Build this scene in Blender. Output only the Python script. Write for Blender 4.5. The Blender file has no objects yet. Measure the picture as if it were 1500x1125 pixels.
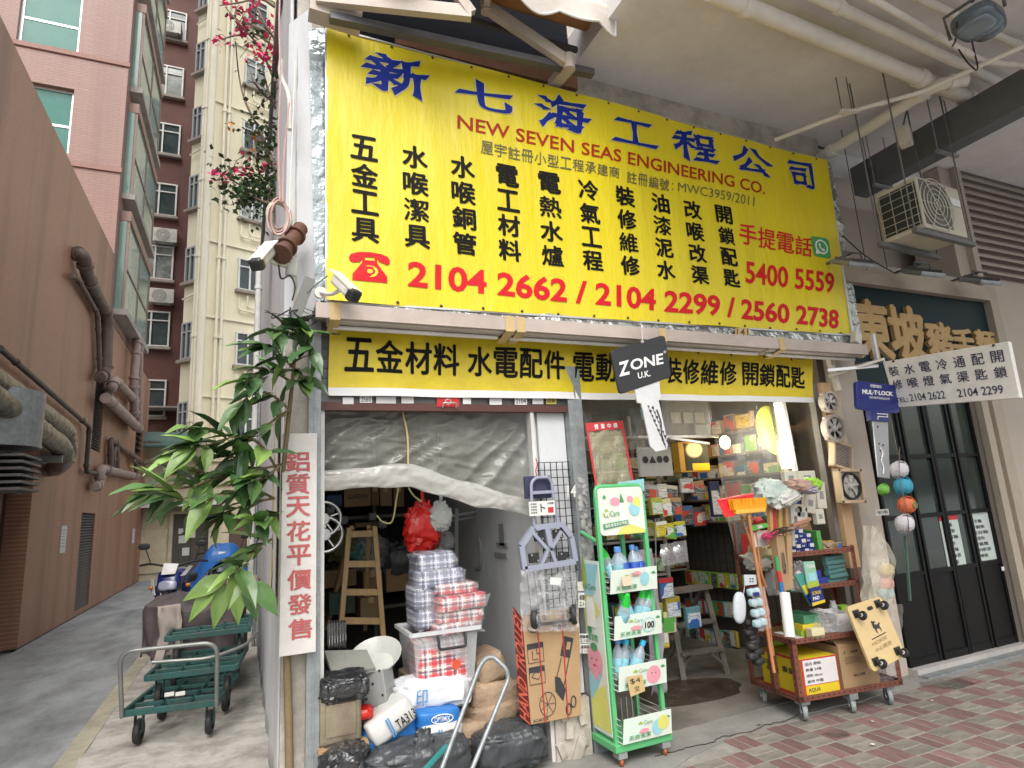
import bpy,bmesh,math,random
from mathutils import Vector,Matrix,Euler
from math import radians as rad,sin,cos,pi
S=bpy.context.scene
COL=S.collection
random.seed(7)
rnd=random.random
def ru(a,b):return random.uniform(a,b)
# ------------------------------------------------------------------ camera
FPX=889.0
def _n(v):return v.normalized()
_V=Vector((-259,-4392,FPX));_D=Vector((-395,203,FPX))
_up=_n(_V);_fw=_n(_D-_up*_D.dot(_up));_rt=_fw.cross(_up)
if _rt.x<0:_rt=-_rt
EYE=Vector((0,0,1.55))
cam_d=bpy.data.cameras.new('camera');cam=bpy.data.objects.new('camera',cam_d);COL.objects.link(cam)
cam_d.sensor_width=36;cam_d.lens=36*FPX/1500;cam_d.clip_start=.05;cam_d.clip_end=500
_cx=Vector((_rt.x,_fw.x,_up.x));_cy=Vector((_rt.y,_fw.y,_up.y));_cz=Vector((_rt.z,_fw.z,_up.z))
Mc=Matrix(((_cx.x,-_cy.x,-_cz.x,EYE.x),(_cx.y,-_cy.y,-_cz.y,EYE.y),(_cx.z,-_cy.z,-_cz.z,EYE.z),(0,0,0,1)))
cam.matrix_world=Mc
S.camera=cam
def _ray(px,py):
 v=Vector((px-750,py-562.5,FPX))
 return Vector((_rt.dot(v),_fw.dot(v),_up.dot(v)))
def W(px,py,Y=3.73):
 d=_ray(px,py);return EYE+d*(Y/d.y)
def WZ(px,py,z=0.0):
 d=_ray(px,py);return EYE+d*((z-EYE.z)/d.z)
def WX(px,py,X):
 d=_ray(px,py);return EYE+d*(X/d.x)
# ------------------------------------------------------------------ sky, sun, exposure
w=bpy.data.worlds.new('World');S.world=w;w.use_nodes=True
nt=w.node_tree;bg=nt.nodes['Background']
sky=nt.nodes.new('ShaderNodeTexSky');sky.sky_type='NISHITA';sky.sun_disc=False
SUN_EL,SUN_ROT=rad(52),rad(200)
sky.sun_elevation=SUN_EL;sky.sun_rotation=SUN_ROT;sky.air_density=1.6;sky.dust_density=5.0;sky.ozone_density=1.0
hs=nt.nodes.new('ShaderNodeHueSaturation');hs.inputs['Saturation'].default_value=.35
nt.links.new(sky.outputs[0],hs.inputs['Color']);nt.links.new(hs.outputs[0],bg.inputs['Color'])
bg.inputs['Strength'].default_value=.15
sl=bpy.data.lights.new('sun','SUN');so=bpy.data.objects.new('sun',sl);COL.objects.link(so)
sl.energy=.8;sl.angle=rad(38);sl.color=(1,.98,.95)
_sd=Vector((sin(SUN_ROT)*cos(SUN_EL),cos(SUN_ROT)*cos(SUN_EL),sin(SUN_EL)))
so.rotation_euler=_sd.to_track_quat('Z','Y').to_euler()
S.view_settings.view_transform='Standard';S.view_settings.look='None'
S.view_settings.exposure=.8;S.view_settings.gamma=1.0;S.view_settings.use_curve_mapping=False
S.render.engine='CYCLES';S.cycles.max_bounces=8;S.cycles.transparent_max_bounces=24
S.cycles.caustics_reflective=False;S.cycles.caustics_refractive=False
# ------------------------------------------------------------------ materials
MATS={}
def mat(name,c,rough=.6,metal=0.,var=.14,vs=5.,bump=.15,bs=60.,c2=None,dirt=.0,dcol=(.05,.04,.03),ds=1.6,
  alpha=1.,aglaze=0.,rndv=.0,emit=0.,coat=0.,spec=.5,stretch=None,bd=.01,trans=0.,sheen=0.):
 if name in MATS:return MATS[name]
 m=bpy.data.materials.new(name);m.use_nodes=True;n=m.node_tree.nodes;L=m.node_tree.links
 b=n['Principled BSDF'];b.inputs['Roughness'].default_value=rough;b.inputs['Metallic'].default_value=metal
 b.inputs['Specular IOR Level'].default_value=spec
 if coat:b.inputs['Coat Weight'].default_value=coat;b.inputs['Coat Roughness'].default_value=.12
 tc=n.new('ShaderNodeTexCoord');src=tc.outputs['Object']
 if stretch:
  mp=n.new('ShaderNodeMapping');mp.inputs['Scale'].default_value=stretch;L.new(src,mp.inputs[0]);src=mp.outputs[0]
 no=n.new('ShaderNodeTexNoise');no.inputs['Scale'].default_value=vs;no.inputs['Detail'].default_value=12;no.inputs['Roughness'].default_value=.74
 L.new(src,no.inputs['Vector'])
 rp=n.new('ShaderNodeMapRange');rp.inputs[1].default_value=.3;rp.inputs[2].default_value=.7;L.new(no.outputs[0],rp.inputs[0])
 mx=n.new('ShaderNodeMix');mx.data_type='RGBA'
 a=tuple(min(1,x*(1+var*.5))for x in c);bb=c2 if c2 else tuple(x*(1-var)for x in c)
 mx.inputs[6].default_value=(*a,1);mx.inputs[7].default_value=(*bb,1);L.new(rp.outputs[0],mx.inputs[0])
 out=mx.outputs[2]
 if rndv:
  oi=n.new('ShaderNodeObjectInfo');hv=n.new('ShaderNodeHueSaturation');mr=n.new('ShaderNodeMapRange')
  mr.inputs[3].default_value=1-rndv;mr.inputs[4].default_value=1+rndv
  L.new(oi.outputs['Random'],mr.inputs[0]);L.new(mr.outputs[0],hv.inputs['Value']);L.new(out,hv.inputs['Color']);out=hv.outputs[0]
 if dirt:
  n2=n.new('ShaderNodeTexNoise');n2.inputs['Scale'].default_value=ds;n2.inputs['Detail'].default_value=9;n2.inputs['Roughness'].default_value=.7
  L.new(src,n2.inputs['Vector']);r2=n.new('ShaderNodeMapRange');r2.inputs[1].default_value=.45;r2.inputs[2].default_value=.75
  r2.inputs[4].default_value=dirt;L.new(n2.outputs[0],r2.inputs[0])
  m2=n.new('ShaderNodeMix');m2.data_type='RGBA';m2.inputs[7].default_value=(*dcol,1)
  L.new(r2.outputs[0],m2.inputs[0]);L.new(out,m2.inputs[6]);out=m2.outputs[2]
 L.new(out,b.inputs['Base Color'])
 if bump:
  n3=n.new('ShaderNodeTexNoise');n3.inputs['Scale'].default_value=bs;n3.inputs['Detail'].default_value=4;L.new(src,n3.inputs['Vector'])
  bp=n.new('ShaderNodeBump');bp.inputs['Strength'].default_value=bump;bp.inputs['Distance'].default_value=bd
  L.new(n3.outputs[0],bp.inputs['Height']);L.new(bp.outputs[0],b.inputs['Normal'])
  rr=n.new('ShaderNodeMapRange');rr.inputs[3].default_value=max(.03,rough-.1);rr.inputs[4].default_value=min(1,rough+.1)
  L.new(no.outputs[0],rr.inputs[0]);L.new(rr.outputs[0],b.inputs['Roughness'])
 if emit:b.inputs['Emission Color'].default_value=(*c,1);b.inputs['Emission Strength'].default_value=emit
 if trans:b.inputs['Transmission Weight'].default_value=trans
 if alpha<1:
  if aglaze:
   mr=n.new('ShaderNodeMapRange');mr.inputs[1].default_value=.35;mr.inputs[2].default_value=.7
   mr.inputs[3].default_value=alpha;mr.inputs[4].default_value=min(1,alpha+aglaze);L.new(no.outputs[0],mr.inputs[0]);L.new(mr.outputs[0],b.inputs['Alpha'])
  else:b.inputs['Alpha'].default_value=alpha
 MATS[name]=m;return m
def printmat(name,base,ink,patch,w=.034,h=.013):
 m=bpy.data.materials.new(name);m.use_nodes=True;n=m.node_tree.nodes;L=m.node_tree.links;b=n['Principled BSDF'];b.inputs['Roughness'].default_value=.4
 tc=n.new('ShaderNodeTexCoord');oi=n.new('ShaderNodeObjectInfo');sp=n.new('ShaderNodeSeparateXYZ');L.new(tc.outputs['Object'],sp.inputs[0]);cb=n.new('ShaderNodeCombineXYZ')
 def mth(op,a,c):
  k=n.new('ShaderNodeMath');k.operation=op;L.new(a,k.inputs[0])
  if isinstance(c,float):k.inputs[1].default_value=c
  else:L.new(c,k.inputs[1])
  return k.outputs[0]
 rn=mth('MULTIPLY',oi.outputs['Random'],37.);L.new(mth('ADD',mth('ADD',sp.outputs[0],sp.outputs[1]),rn),cb.inputs[0]);L.new(mth('ADD',sp.outputs[2],rn),cb.inputs[1])
 t=n.new('ShaderNodeTexBrick');t.inputs['Color1'].default_value=(*ink,1);t.inputs['Color2'].default_value=(*base,1);t.inputs['Mortar'].default_value=(*base,1);t.inputs['Scale'].default_value=1.;t.inputs['Bias'].default_value=.1
 t.inputs['Brick Width'].default_value=w;t.inputs['Row Height'].default_value=h;t.inputs['Mortar Size'].default_value=h*.28;L.new(cb.outputs[0],t.inputs[0])
 v=n.new('ShaderNodeTexVoronoi');v.distance='CHEBYCHEV';v.inputs['Scale'].default_value=11.;L.new(cb.outputs[0],v.inputs['Vector']);s2=n.new('ShaderNodeSeparateColor');L.new(v.outputs['Color'],s2.inputs[0])
 mx=n.new('ShaderNodeMix');mx.data_type='RGBA';mx.inputs[7].default_value=(*patch,1);L.new(mth('GREATER_THAN',s2.outputs[0],.62),mx.inputs[0]);L.new(t.outputs['Color'],mx.inputs[6]);L.new(mx.outputs[2],b.inputs['Base Color'])
 MATS[name]=m;return m
def bricktex(name,c1,c2,mo,w,h,axis='x',ms=.006,rough=.55,stain=.35,off=.5,bump=.35):
 m=bpy.data.materials.new(name);m.use_nodes=True;n=m.node_tree.nodes;L=m.node_tree.links;b=n['Principled BSDF']
 tc=n.new('ShaderNodeTexCoord');sp=n.new('ShaderNodeSeparateXYZ');cb=n.new('ShaderNodeCombineXYZ');L.new(tc.outputs['Object'],sp.inputs[0])
 if axis=='x':L.new(sp.outputs[1],cb.inputs[0]);L.new(sp.outputs[2],cb.inputs[1])
 else:L.new(sp.outputs[0],cb.inputs[0]);L.new(sp.outputs[2],cb.inputs[1])
 t=n.new('ShaderNodeTexBrick');t.inputs['Color1'].default_value=(*c1,1);t.inputs['Color2'].default_value=(*c2,1);t.inputs['Mortar'].default_value=(*mo,1)
 t.inputs['Scale'].default_value=1;t.inputs['Brick Width'].default_value=w;t.inputs['Row Height'].default_value=h;t.inputs['Mortar Size'].default_value=ms
 t.offset=off;L.new(cb.outputs[0],t.inputs[0])
 no=n.new('ShaderNodeTexNoise');no.inputs['Scale'].default_value=.7;no.inputs['Detail'].default_value=8;L.new(tc.outputs['Object'],no.inputs[0])
 mp=n.new('ShaderNodeMapping');mp.inputs['Scale'].default_value=(2.5,2.5,.25);L.new(tc.outputs['Object'],mp.inputs[0]);L.new(mp.outputs[0],no.inputs[0])
 mr=n.new('ShaderNodeMapRange');mr.inputs[1].default_value=.47;mr.inputs[2].default_value=.66;mr.inputs[4].default_value=stain;L.new(no.outputs[0],mr.inputs[0])
 mx=n.new('ShaderNodeMix');mx.data_type='RGBA';mx.inputs[7].default_value=(*[x*.5 for x in c1],1)
 L.new(mr.outputs[0],mx.inputs[0]);L.new(t.outputs['Color'],mx.inputs[6]);L.new(mx.outputs[2],b.inputs['Base Color'])
 bp=n.new('ShaderNodeBump');bp.inputs['Strength'].default_value=bump;bp.inputs['Distance'].default_value=.004;bp.invert=True
 L.new(t.outputs['Fac'],bp.inputs['Height']);L.new(bp.outputs[0],b.inputs['Normal']);b.inputs['Roughness'].default_value=rough
 MATS[name]=m;return m
# ------------------------------------------------------------------ mesh building
class G:
 def __init__(s):s.v=[];s.f=[];s.m=[];s.cm=0;s.mats=[];s.sm=[]
 def use(s,m):
  if m not in s.mats:s.mats.append(m)
  s.cm=s.mats.index(m);return s
 def add(s,vs,fs,smooth=False):
  o=len(s.v);s.v+=[Vector(v)for v in vs]
  for f in fs:s.f.append([i+o for i in f]);s.m.append(s.cm);s.sm.append(smooth)
  return s
 def box(s,x0,x1,y0,y1,z0,z1,M=None):
  vs=[Vector(p)for p in((x0,y0,z0),(x1,y0,z0),(x1,y1,z0),(x0,y1,z0),(x0,y0,z1),(x1,y0,z1),(x1,y1,z1),(x0,y1,z1))]
  if M:vs=[M@v for v in vs]
  return s.add(vs,[(0,3,2,1),(4,5,6,7),(0,1,5,4),(1,2,6,5),(2,3,7,6),(3,0,4,7)])
 def cb(s,c,sz,r=(0,0,0),M=None):
  T=Matrix.Translation(c)@Euler([rad(a)for a in r]).to_matrix().to_4x4()
  if M:T=M@T
  a,b,d=[x/2 for x in sz];return s.box(-a,a,-b,b,-d,d,T)
 def bar(s,p,q,w,h=None,up=(0,0,1)):
  p=Vector(p);q=Vector(q);d=(q-p);L=d.length;d.normalize();u=Vector(up)
  if abs(d.dot(u))>.95:u=Vector((0,1,0))
  x=d.cross(u).normalized();z=x.cross(d);h=h or w
  T=Matrix(((x.x,d.x,z.x,p.x),(x.y,d.y,z.y,p.y),(x.z,d.z,z.z,p.z),(0,0,0,1)))
  return s.box(-w/2,w/2,0,L,-h/2,h/2,T)
 def ring(s,c,x,y,r,n):return[c+x*(r*cos(2*pi*i/n))+y*(r*sin(2*pi*i/n))for i in range(n)]
 def tube(s,pts,r,n=8,closed=False,caps=True,rs=None):
  pts=[Vector(p)for p in pts];N=len(pts);T=[]
  for i in range(N):
   a=pts[i-1]if(i or closed)else pts[0];b=pts[(i+1)%N]if(i<N-1 or closed)else pts[-1]
   d=(b-a);T.append(d.normalized()if d.length>1e-9 else Vector((0,0,1)))
  u=Vector((0,0,1))if abs(T[0].z)<.9 else Vector((1,0,0));x=T[0].cross(u).normalized();vs=[]
  for i in range(N):
   x=(x-T[i]*x.dot(T[i])).normalized();y=T[i].cross(x);vs+=s.ring(pts[i],x,y,rs[i]if rs else r,n)
  fs=[]
  for i in range(N if closed else N-1):
   j=(i+1)%N
   for k in range(n):fs.append((i*n+k,i*n+(k+1)%n,j*n+(k+1)%n,j*n+k))
  if caps and not closed:fs.append(tuple(reversed(range(n))));fs.append(tuple(range((N-1)*n,N*n)))
  s.add(vs,fs,True)
  if caps and not closed:s.sm[-2:]=[False,False]
  return s
 def cyl(s,p,q,r,r2=None,n=16):return s.tube([p,q],r,n,rs=[r,r if r2 is None else r2])
 def lathe(s,pr,c=(0,0,0),n=20,M=None,axis=None):
  c=Vector(c);R=Matrix.Identity(4)
  if axis is not None:R=Vector(axis).to_track_quat('Z','Y').to_matrix().to_4x4()
  T=Matrix.Translation(c)@R;T=M@T if M else T;vs=[];N=len(pr)
  for r,z in pr:vs+=[T@Vector((r*cos(2*pi*i/n),r*sin(2*pi*i/n),z))for i in range(n)]
  fs=[(i*n+k,i*n+(k+1)%n,(i+1)*n+(k+1)%n,(i+1)*n+k)for i in range(N-1)for k in range(n)]
  if pr[0][0]>1e-5:fs.append(tuple(reversed(range(n))))
  if pr[-1][0]>1e-5:fs.append(tuple(range((N-1)*n,N*n)))
  return s.add(vs,fs,True)
 def prism(s,poly,o,u,v,d):
  o,u,v,d=map(Vector,(o,u,v,d));n=len(poly);A=[o+u*a+v*b for a,b in poly]
  return s.add(A+[p+d for p in A],[tuple(reversed(range(n))),tuple(range(n,2*n))]+[(i,(i+1)%n,n+(i+1)%n,n+i)for i in range(n)])
 def poly(s,pts):return s.add(pts,[tuple(range(len(pts)))])
 def grid(s,fn,nu,nv,smooth=True):
  vs=[fn(i/nu,j/nv)for j in range(nv+1)for i in range(nu+1)]
  return s.add(vs,[(j*(nu+1)+i,j*(nu+1)+i+1,(j+1)*(nu+1)+i+1,(j+1)*(nu+1)+i)for j in range(nv)for i in range(nu)],smooth)
 def blob(s,c,sz,r=(0,0,0),p=.45,noise=.04,seed=0,nu=26,nv=16,freq=3.,sag=0.,pinch=0.,fold=0.):
  from mathutils import noise as N
  T=Matrix.Translation(c)@Euler([rad(a)for a in r]).to_matrix().to_4x4();sg=lambda a,e:math.copysign(abs(a)**e,a);vs=[]
  for j in range(nv+1):
   ph=-pi/2+pi*j/nv
   for i in range(nu):
    th=2*pi*i/nu;v=Vector((sg(cos(ph),p)*sg(cos(th),p),sg(cos(ph),p)*sg(sin(th),p),sg(sin(ph),p)))
    k=1+noise*N.noise(v*freq+Vector((seed*7.1,seed*3.3,1)))+noise*.5*N.noise(v*freq*2.7+Vector((seed,0,5)))
    if fold:k+=fold*(abs(N.noise(Vector((v.x*freq*1.7,v.y*freq*.7,v.z*freq*2.2))+Vector((seed*2.2,9,1))))-.25)
    q=Vector((v.x*sz[0]/2,v.y*sz[1]/2,v.z*sz[2]/2))*k
    if pinch:t=max(0,v.z);q.x*=1-pinch*t;q.y*=1-pinch*t
    if sag:q.z-=sag*(v.x*v.x)*sz[2]
    vs.append(T@q)
  fs=[(j*nu+i,j*nu+(i+1)%nu,(j+1)*nu+(i+1)%nu,(j+1)*nu+i)for j in range(nv)for i in range(nu)]
  return s.add(vs,fs,True)
 def build(s,name,material=None,parent=None,world=True,bevel=0,solid=0,sub=0,origin=None,**tags):
  """one mesh object; coordinates are world coordinates (world=True) or the parent's own"""
  me=bpy.data.meshes.new(name);V=s.v
  if parent is not None and world:
   I=parent_matrix(parent).inverted();V=[I@v for v in V];off=None
  off=Vector((0,0,0))
  if parent is None:
   if origin is None:
    lo=[min(v[k]for v in V)for k in range(3)];hi=[max(v[k]for v in V)for k in range(3)]
    off=Vector(((lo[0]+hi[0])/2,(lo[1]+hi[1])/2,lo[2]))
   else:off=Vector(origin)
   V=[v-off for v in V]
  me.from_pydata([tuple(v)for v in V],[],s.f)
  ms=s.mats if s.mats else[material]
  for m_ in ms:me.materials.append(m_)
  me.polygons.foreach_set('material_index',s.m if s.mats else[0]*len(s.f))
  me.polygons.foreach_set('use_smooth',s.sm);me.update()
  if any(s.sm)and len(s.f)<6000:me.set_sharp_from_angle(angle=rad(48))
  o=bpy.data.objects.new(name,me);COL.objects.link(o);o.location=off
  if parent is not None:o.parent=parent
  if solid:md=o.modifiers.new('solid','SOLIDIFY');md.thickness=solid;md.offset=0
  if bevel:md=o.modifiers.new('bevel','BEVEL');md.width=bevel;md.segments=2;md.limit_method='ANGLE';md.angle_limit=rad(40)
  if sub:md=o.modifiers.new('sub','SUBSURF');md.levels=sub;md.render_levels=sub
  for k,t in tags.items():o[{'cat':'category'}.get(k,k)]=t
  return o
def parent_matrix(o):
 M=Matrix.Translation(o.location)@o.rotation_euler.to_matrix().to_4x4()
 return parent_matrix(o.parent)@M if o.parent else M
def thing(name,label,cat,loc=(0,0,0),rz=0,group=None):
 o=bpy.data.objects.new(name,None);o.empty_display_size=.1;COL.objects.link(o);o.location=loc;o.rotation_euler=(0,0,rz)
 o['label']=label;o['category']=cat
 if group:o['group']=group
 return o
def tag(o,label,cat,group=None):
 o['label']=label;o['category']=cat
 if group:o['group']=group
 return o
def kids(o):return[c for c in bpy.data.objects if c.parent==o]
def dup(root,loc,rz=None,label=None,group=None,rot=None):
 ks=kids(root);r=root.copy();COL.objects.link(r);r.location=loc
 if rz is not None:r.rotation_euler=(0,0,rz)
 if rot is not None:r.rotation_euler=rot
 if label:r['label']=label
 if group:r['group']=group
 for ch in ks:
  gk=kids(ch);c=ch.copy();COL.objects.link(c);c.parent=r
  for g_ in gk:d=g_.copy();COL.objects.link(d);d.parent=c
 return r
def struct(o):o['kind']='structure';return o
def arc(pts,r,n=5):
 pts=[Vector(p)for p in pts];out=[pts[0]]
 for i in range(1,len(pts)-1):
  a,b,c=pts[i-1],pts[i],pts[i+1];d1=(a-b);d2=(c-b);k=min(r,d1.length*.49,d2.length*.49);p=b+d1.normalized()*k;q=b+d2.normalized()*k
  for t in range(n+1):t/=n;out.append(p*(1-t)**2+b*2*t*(1-t)+q*t*t)
 out.append(pts[-1]);return out
def spl(pts,n=6):
 P=[Vector(p)for p in pts];P=[P[0]*2-P[1]]+P+[P[-1]*2-P[-2]];out=[]
 for i in range(1,len(P)-2):
  for k in range(n):
   t=k/n;out.append(.5*((2*P[i])+(P[i+1]-P[i-1])*t+(2*P[i-1]-5*P[i]+4*P[i+1]-P[i+2])*t*t+(3*P[i]-P[i-1]-3*P[i+1]+P[i+2])*t**3))
 out.append(P[-2]);return out
# ------------------------------------------------------------------ lettering (flat print, a few millimetres proud)
_GL={}
def glyph(ch,bold=0.,res=3):
 k=(ch,bold)
 if k in _GL:return _GL[k]
 cu=bpy.data.curves.new('t','FONT');cu.body=ch;cu.size=1;cu.offset=bold;cu.resolution_u=res
 ob=bpy.data.objects.new('t',cu);me=bpy.data.meshes.new_from_object(ob)
 vs=[v.co.copy()for v in me.vertices];fs=[tuple(p.vertices)for p in me.polygons]
 bpy.data.objects.remove(ob);bpy.data.curves.remove(cu);bpy.data.meshes.remove(me)
 _GL[k]=(vs,fs);return _GL[k]
def bil(q,a,b):
 return q[0].lerp(q[1],a).lerp(q[3].lerp(q[2],a),b)
def put(g,s,q,bold=0.,fn=None,depth=None):
 """string s stretched over the quad q (four points TL TR BR BL); its ink box fills the quad"""
 if bold and ord(max(s))>0x2000:
  n=(q[3]-q[0]).cross(q[1]-q[0]).normalized();n=n if n.dot(EYE-q[0])>0 else-n
  w_=(q[1]-q[0])/len(s)*bold;h_=(q[3]-q[0])*bold
  for k,(a,b)in enumerate(((0,0),(1,0),(-1,0),(0,.8),(0,-.8),(.7,.6),(-.7,-.6))):
   sh=w_*a*1.0+h_*b+n*.00012*k;put(g,s,[p+sh for p in q],0,fn,depth)
  return
 vs,fs=glyph(s,bold)
 if not vs:return
 x0=min(v.x for v in vs);x1=max(v.x for v in vs);y0=min(v.y for v in vs);y1=max(v.y for v in vs)
 P=[bil(q,(v.x-x0)/(x1-x0),(y1-v.y)/(y1-y0))for v in vs]
 if fn:P=[fn(p)for p in P]
 if depth is None:g.add(P,fs)
 else:
  d=Vector(depth);n=len(P);ed={}
  for f in fs:
   for i in range(len(f)):e=(f[i],f[(i+1)%len(f)]);ed[e]=1
  side=[(a,b,n+b,n+a)for(a,b)in ed if(b,a)not in ed]
  g.add(P+[p+d for p in P],[tuple(reversed(f))for f in fs]+[tuple(n+i for i in f)for f in fs]+side)
def qW(pts,Y):return[W(x,y,Y)for x,y in pts]
def rectq(px0,py0,px1,py1,Y):return qW([(px0,py0),(px1,py0),(px1,py1),(px0,py1)],Y)
def row(g,s,L,R,h,Y,bold=.0,fn=None,gap=.12):
 """characters of s in equal cells between pixel points L and R (centres of the ends), h = height px"""
 n=len(s);A=W(L[0],L[1],Y);B=W(R[0],R[1],Y);up=(W(L[0],L[1]-h/2,Y)-W(L[0],L[1]+h/2,Y)).length
 u=(B-A)/(max(1,n-1))
 for i,ch in enumerate(s):
  if ch==' ':continue
  c=A+u*i;cw=u.normalized()*(min(u.length*(1-gap),up)/2)if n>1 else Vector((up/2,0,0));v=Vector((0,0,up/2))
  put(g,ch,[c-cw+v,c+cw+v,c+cw-v,c-cw-v],bold,fn)
# ================================================================== THE GROUND
m_conc=mat('concrete',(.24,.232,.215),.85,var=.3,vs=3,bump=.35,bs=40,dirt=.45,dcol=(.10,.095,.09),ds=1.3)
m_asph=mat('asphalt_grey',(.36,.38,.39),.85,var=.35,vs=2.3,bump=.3,bs=90,dirt=.8,dcol=(.06,.065,.07),ds=.9,stretch=(1,.5,1))
m_apron=mat('pale_concrete',(.50,.48,.44),.85,var=.35,vs=3.2,bump=.6,bs=18,dirt=.75,dcol=(.20,.175,.14),ds=3.2)
m_kerbp=mat('kerb_concrete',(.46,.43,.33),.85,var=.3,vs=4,bump=.35,bs=40,dirt=.4)
m_floor=mat('wet_shop_floor',(.21,.20,.18),.55,var=.4,vs=2.4,bump=.3,bs=20,dirt=.75,dcol=(.05,.04,.028),ds=1.5)
m_bred=mat('paver_red',(.185,.108,.10),.8,var=.3,vs=9,bump=.35,bs=70,rndv=.22,dirt=.45,dcol=(.12,.10,.085),ds=5)
m_btan=mat('paver_tan',(.21,.19,.16),.8,var=.3,vs=9,bump=.35,bs=70,rndv=.2,dirt=.4,dcol=(.12,.11,.10),ds=5)
m_mort=mat('paver_joint',(.28,.265,.24),.9,var=.3,vs=12,bump=.3,dirt=.5,dcol=(.12,.11,.10),ds=2)
g=G();g.box(-60,70,-60,80,-1.2,-.05);struct(g.build('ground',m_asph))
g=G();g.box(-1.6,14,-3.0,3.74,-.05,-.003);pav=struct(g.build('pavement',m_mort))
CEL=.193;BX0,BY0=3.05,3.045
def edge(x):
 T_=((1.2,3.05),(2.3,3.24),(2.49,3.31),(2.88,3.43),(3.2,3.49),(3.64,3.50),(4.1,3.46),(4.9,3.50),(14,3.54))
 for(a,p),(b,q)in zip(T_,T_[1:]):
  if x<=b:return p+(q-p)*(x-a)/(b-a)+.012*sin(x*13)
_cells=[]
for i in range(-14,48):
 for j in range(-20,3):
  cx_,cy_=BX0+(i+.5)*CEL,BY0+(j+.5)*CEL
  if cx_<1.2 or cx_>10 or cy_+CEL*.3>edge(cx_):continue
  if cx_<2.33+.5*(cy_-3.2):continue
  _cells.append((i,j,cx_,cy_,(Vector((cx_,cy_,0))-Vector((3.6,2.9,0))).length))
_cells.sort(key=lambda c:c[4])
def brick_bm(hl,hw,jx=0):
 g=G();b=.006
 def rr(z,k):return[(-hl+k,-hw+k,z),(hl-k,-hw+k,z),(hl-k,hw-k,z),(-hl+k,hw-k,z)]
 g.add(rr(-.05,0)+rr(-b*.6,0)+rr(0,b*.7),[(0,1,5,4),(1,2,6,5),(2,3,7,6),(3,0,4,7),(4,5,9,8),(5,6,10,9),(6,7,11,10),(7,4,8,11),(8,9,10,11)])
 return g
_pr={}
far={0:G(),1:G()};nb=0
for(i,j,cx_,cy_,_)in _cells:
 red=(i+j)%2==0
 for k in(-1,1):
  hl,hw=CEL/2-.004,CEL/4-.0035
  x,y=(cx_+k*CEL/4,cy_)if red else(cx_,cy_+k*CEL/4)
  z=ru(-.002,.002)
  if nb<290:
   key=red
   if key not in _pr:
    _pr[key]=brick_bm(hl,hw).build('brick',m_bred if red else m_btan,pav,world=False)
    o=_pr[key]
   else:o=_pr[key].copy();COL.objects.link(o)
   o.parent=pav;o.location=Vector((x,y,z))-pav.location
   o.rotation_euler=(ru(-.006,.006),ru(-.006,.006),(pi/2 if red else 0)+ru(-.006,.006));nb+=1
  else:
   b=brick_bm(hl,hw);T=Matrix.Translation((x,y,z))@Matrix.Rotation(pi/2 if red else 0,4,'Z')
   far[int(red)].add([T@v for v in b.v],b.f)
g=G()
for k in(0,1):g.use(m_bred if k else m_btan);g.add(far[k].v,far[k].f)
g.build('pavers',None,pav,kind='stuff')
g=G();n=90
top=[(x,edge(x))for x in[1.3+12.5*k/n for k in range(n+1)]]
vs=[];fs=[]
for k,(x,y)in enumerate(top):
 y0=y-.004 if x>2.2 else y-(2.2-x)*1.8
 vs+=[(x,y0,-.03),(x,y0,.004),(x,3.74,.008)]
for k in range(n):a=3*k;fs+=[(a,a+3,a+4,a+1),(a+1,a+4,a+5,a+2)]
g.add(vs,fs);struct(g.build('cement_path',m_conc))
g=G();g.box(-1.6,1.6,-3,3.738,-.04,-.002);struct(g.build('corner_pavement',m_apron))
g=G();g.box(-60,70,-3.25,-3.0,-.3,-.01);struct(g.build('kerb',m_kerbp))
g=G();g.box(-2.86,-1.12,3.738,26,-.06,-.02);struct(g.build('alley_road',m_asph))
g=G()
def apr(u,v):
 x=-1.0+1.22*u;y=3.74+14*v;x-=.35*max(0,v-.5)*(1-u)*1.0
 from mathutils import noise as N
 return Vector((x,y,.0+.012*N.noise(Vector((x*3,y*3,0)))+.006*N.noise(Vector((x*11,y*11,3)))))
g.grid(apr,26,160);struct(g.build('alley_pavement',m_apron))
g=G();g.bar((-1.06,3.74,-.03),(-1.06,11,-.03),.14,.07);g.bar((-1.06,11,-.03),(-1.45,17.7,-.03),.14,.07)
struct(g.build('alley_kerb',m_kerbp))
g=G();g.box(-1.5,1.2,17.7,26,-.055,-.012);struct(g.build('alley_end_path',m_conc))
m_crack=mat('crack',(.02,.018,.015),.9,bump=0)
g=G();pts=[W(988,1100,3.2)*0+WZ(px,py,.008)for px,py in((960,1108),(988,1100),(1010,1094),(1040,1088),(1060,1079),(1095,1072),(1120,1062),(1150,1056),(1172,1046))]
pts=spl(pts,4)
g.tube([p+Vector((0,ru(-.012,.012),.0))for p in pts],.0028,4);struct(g.build('path_crack',m_crack))
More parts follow.
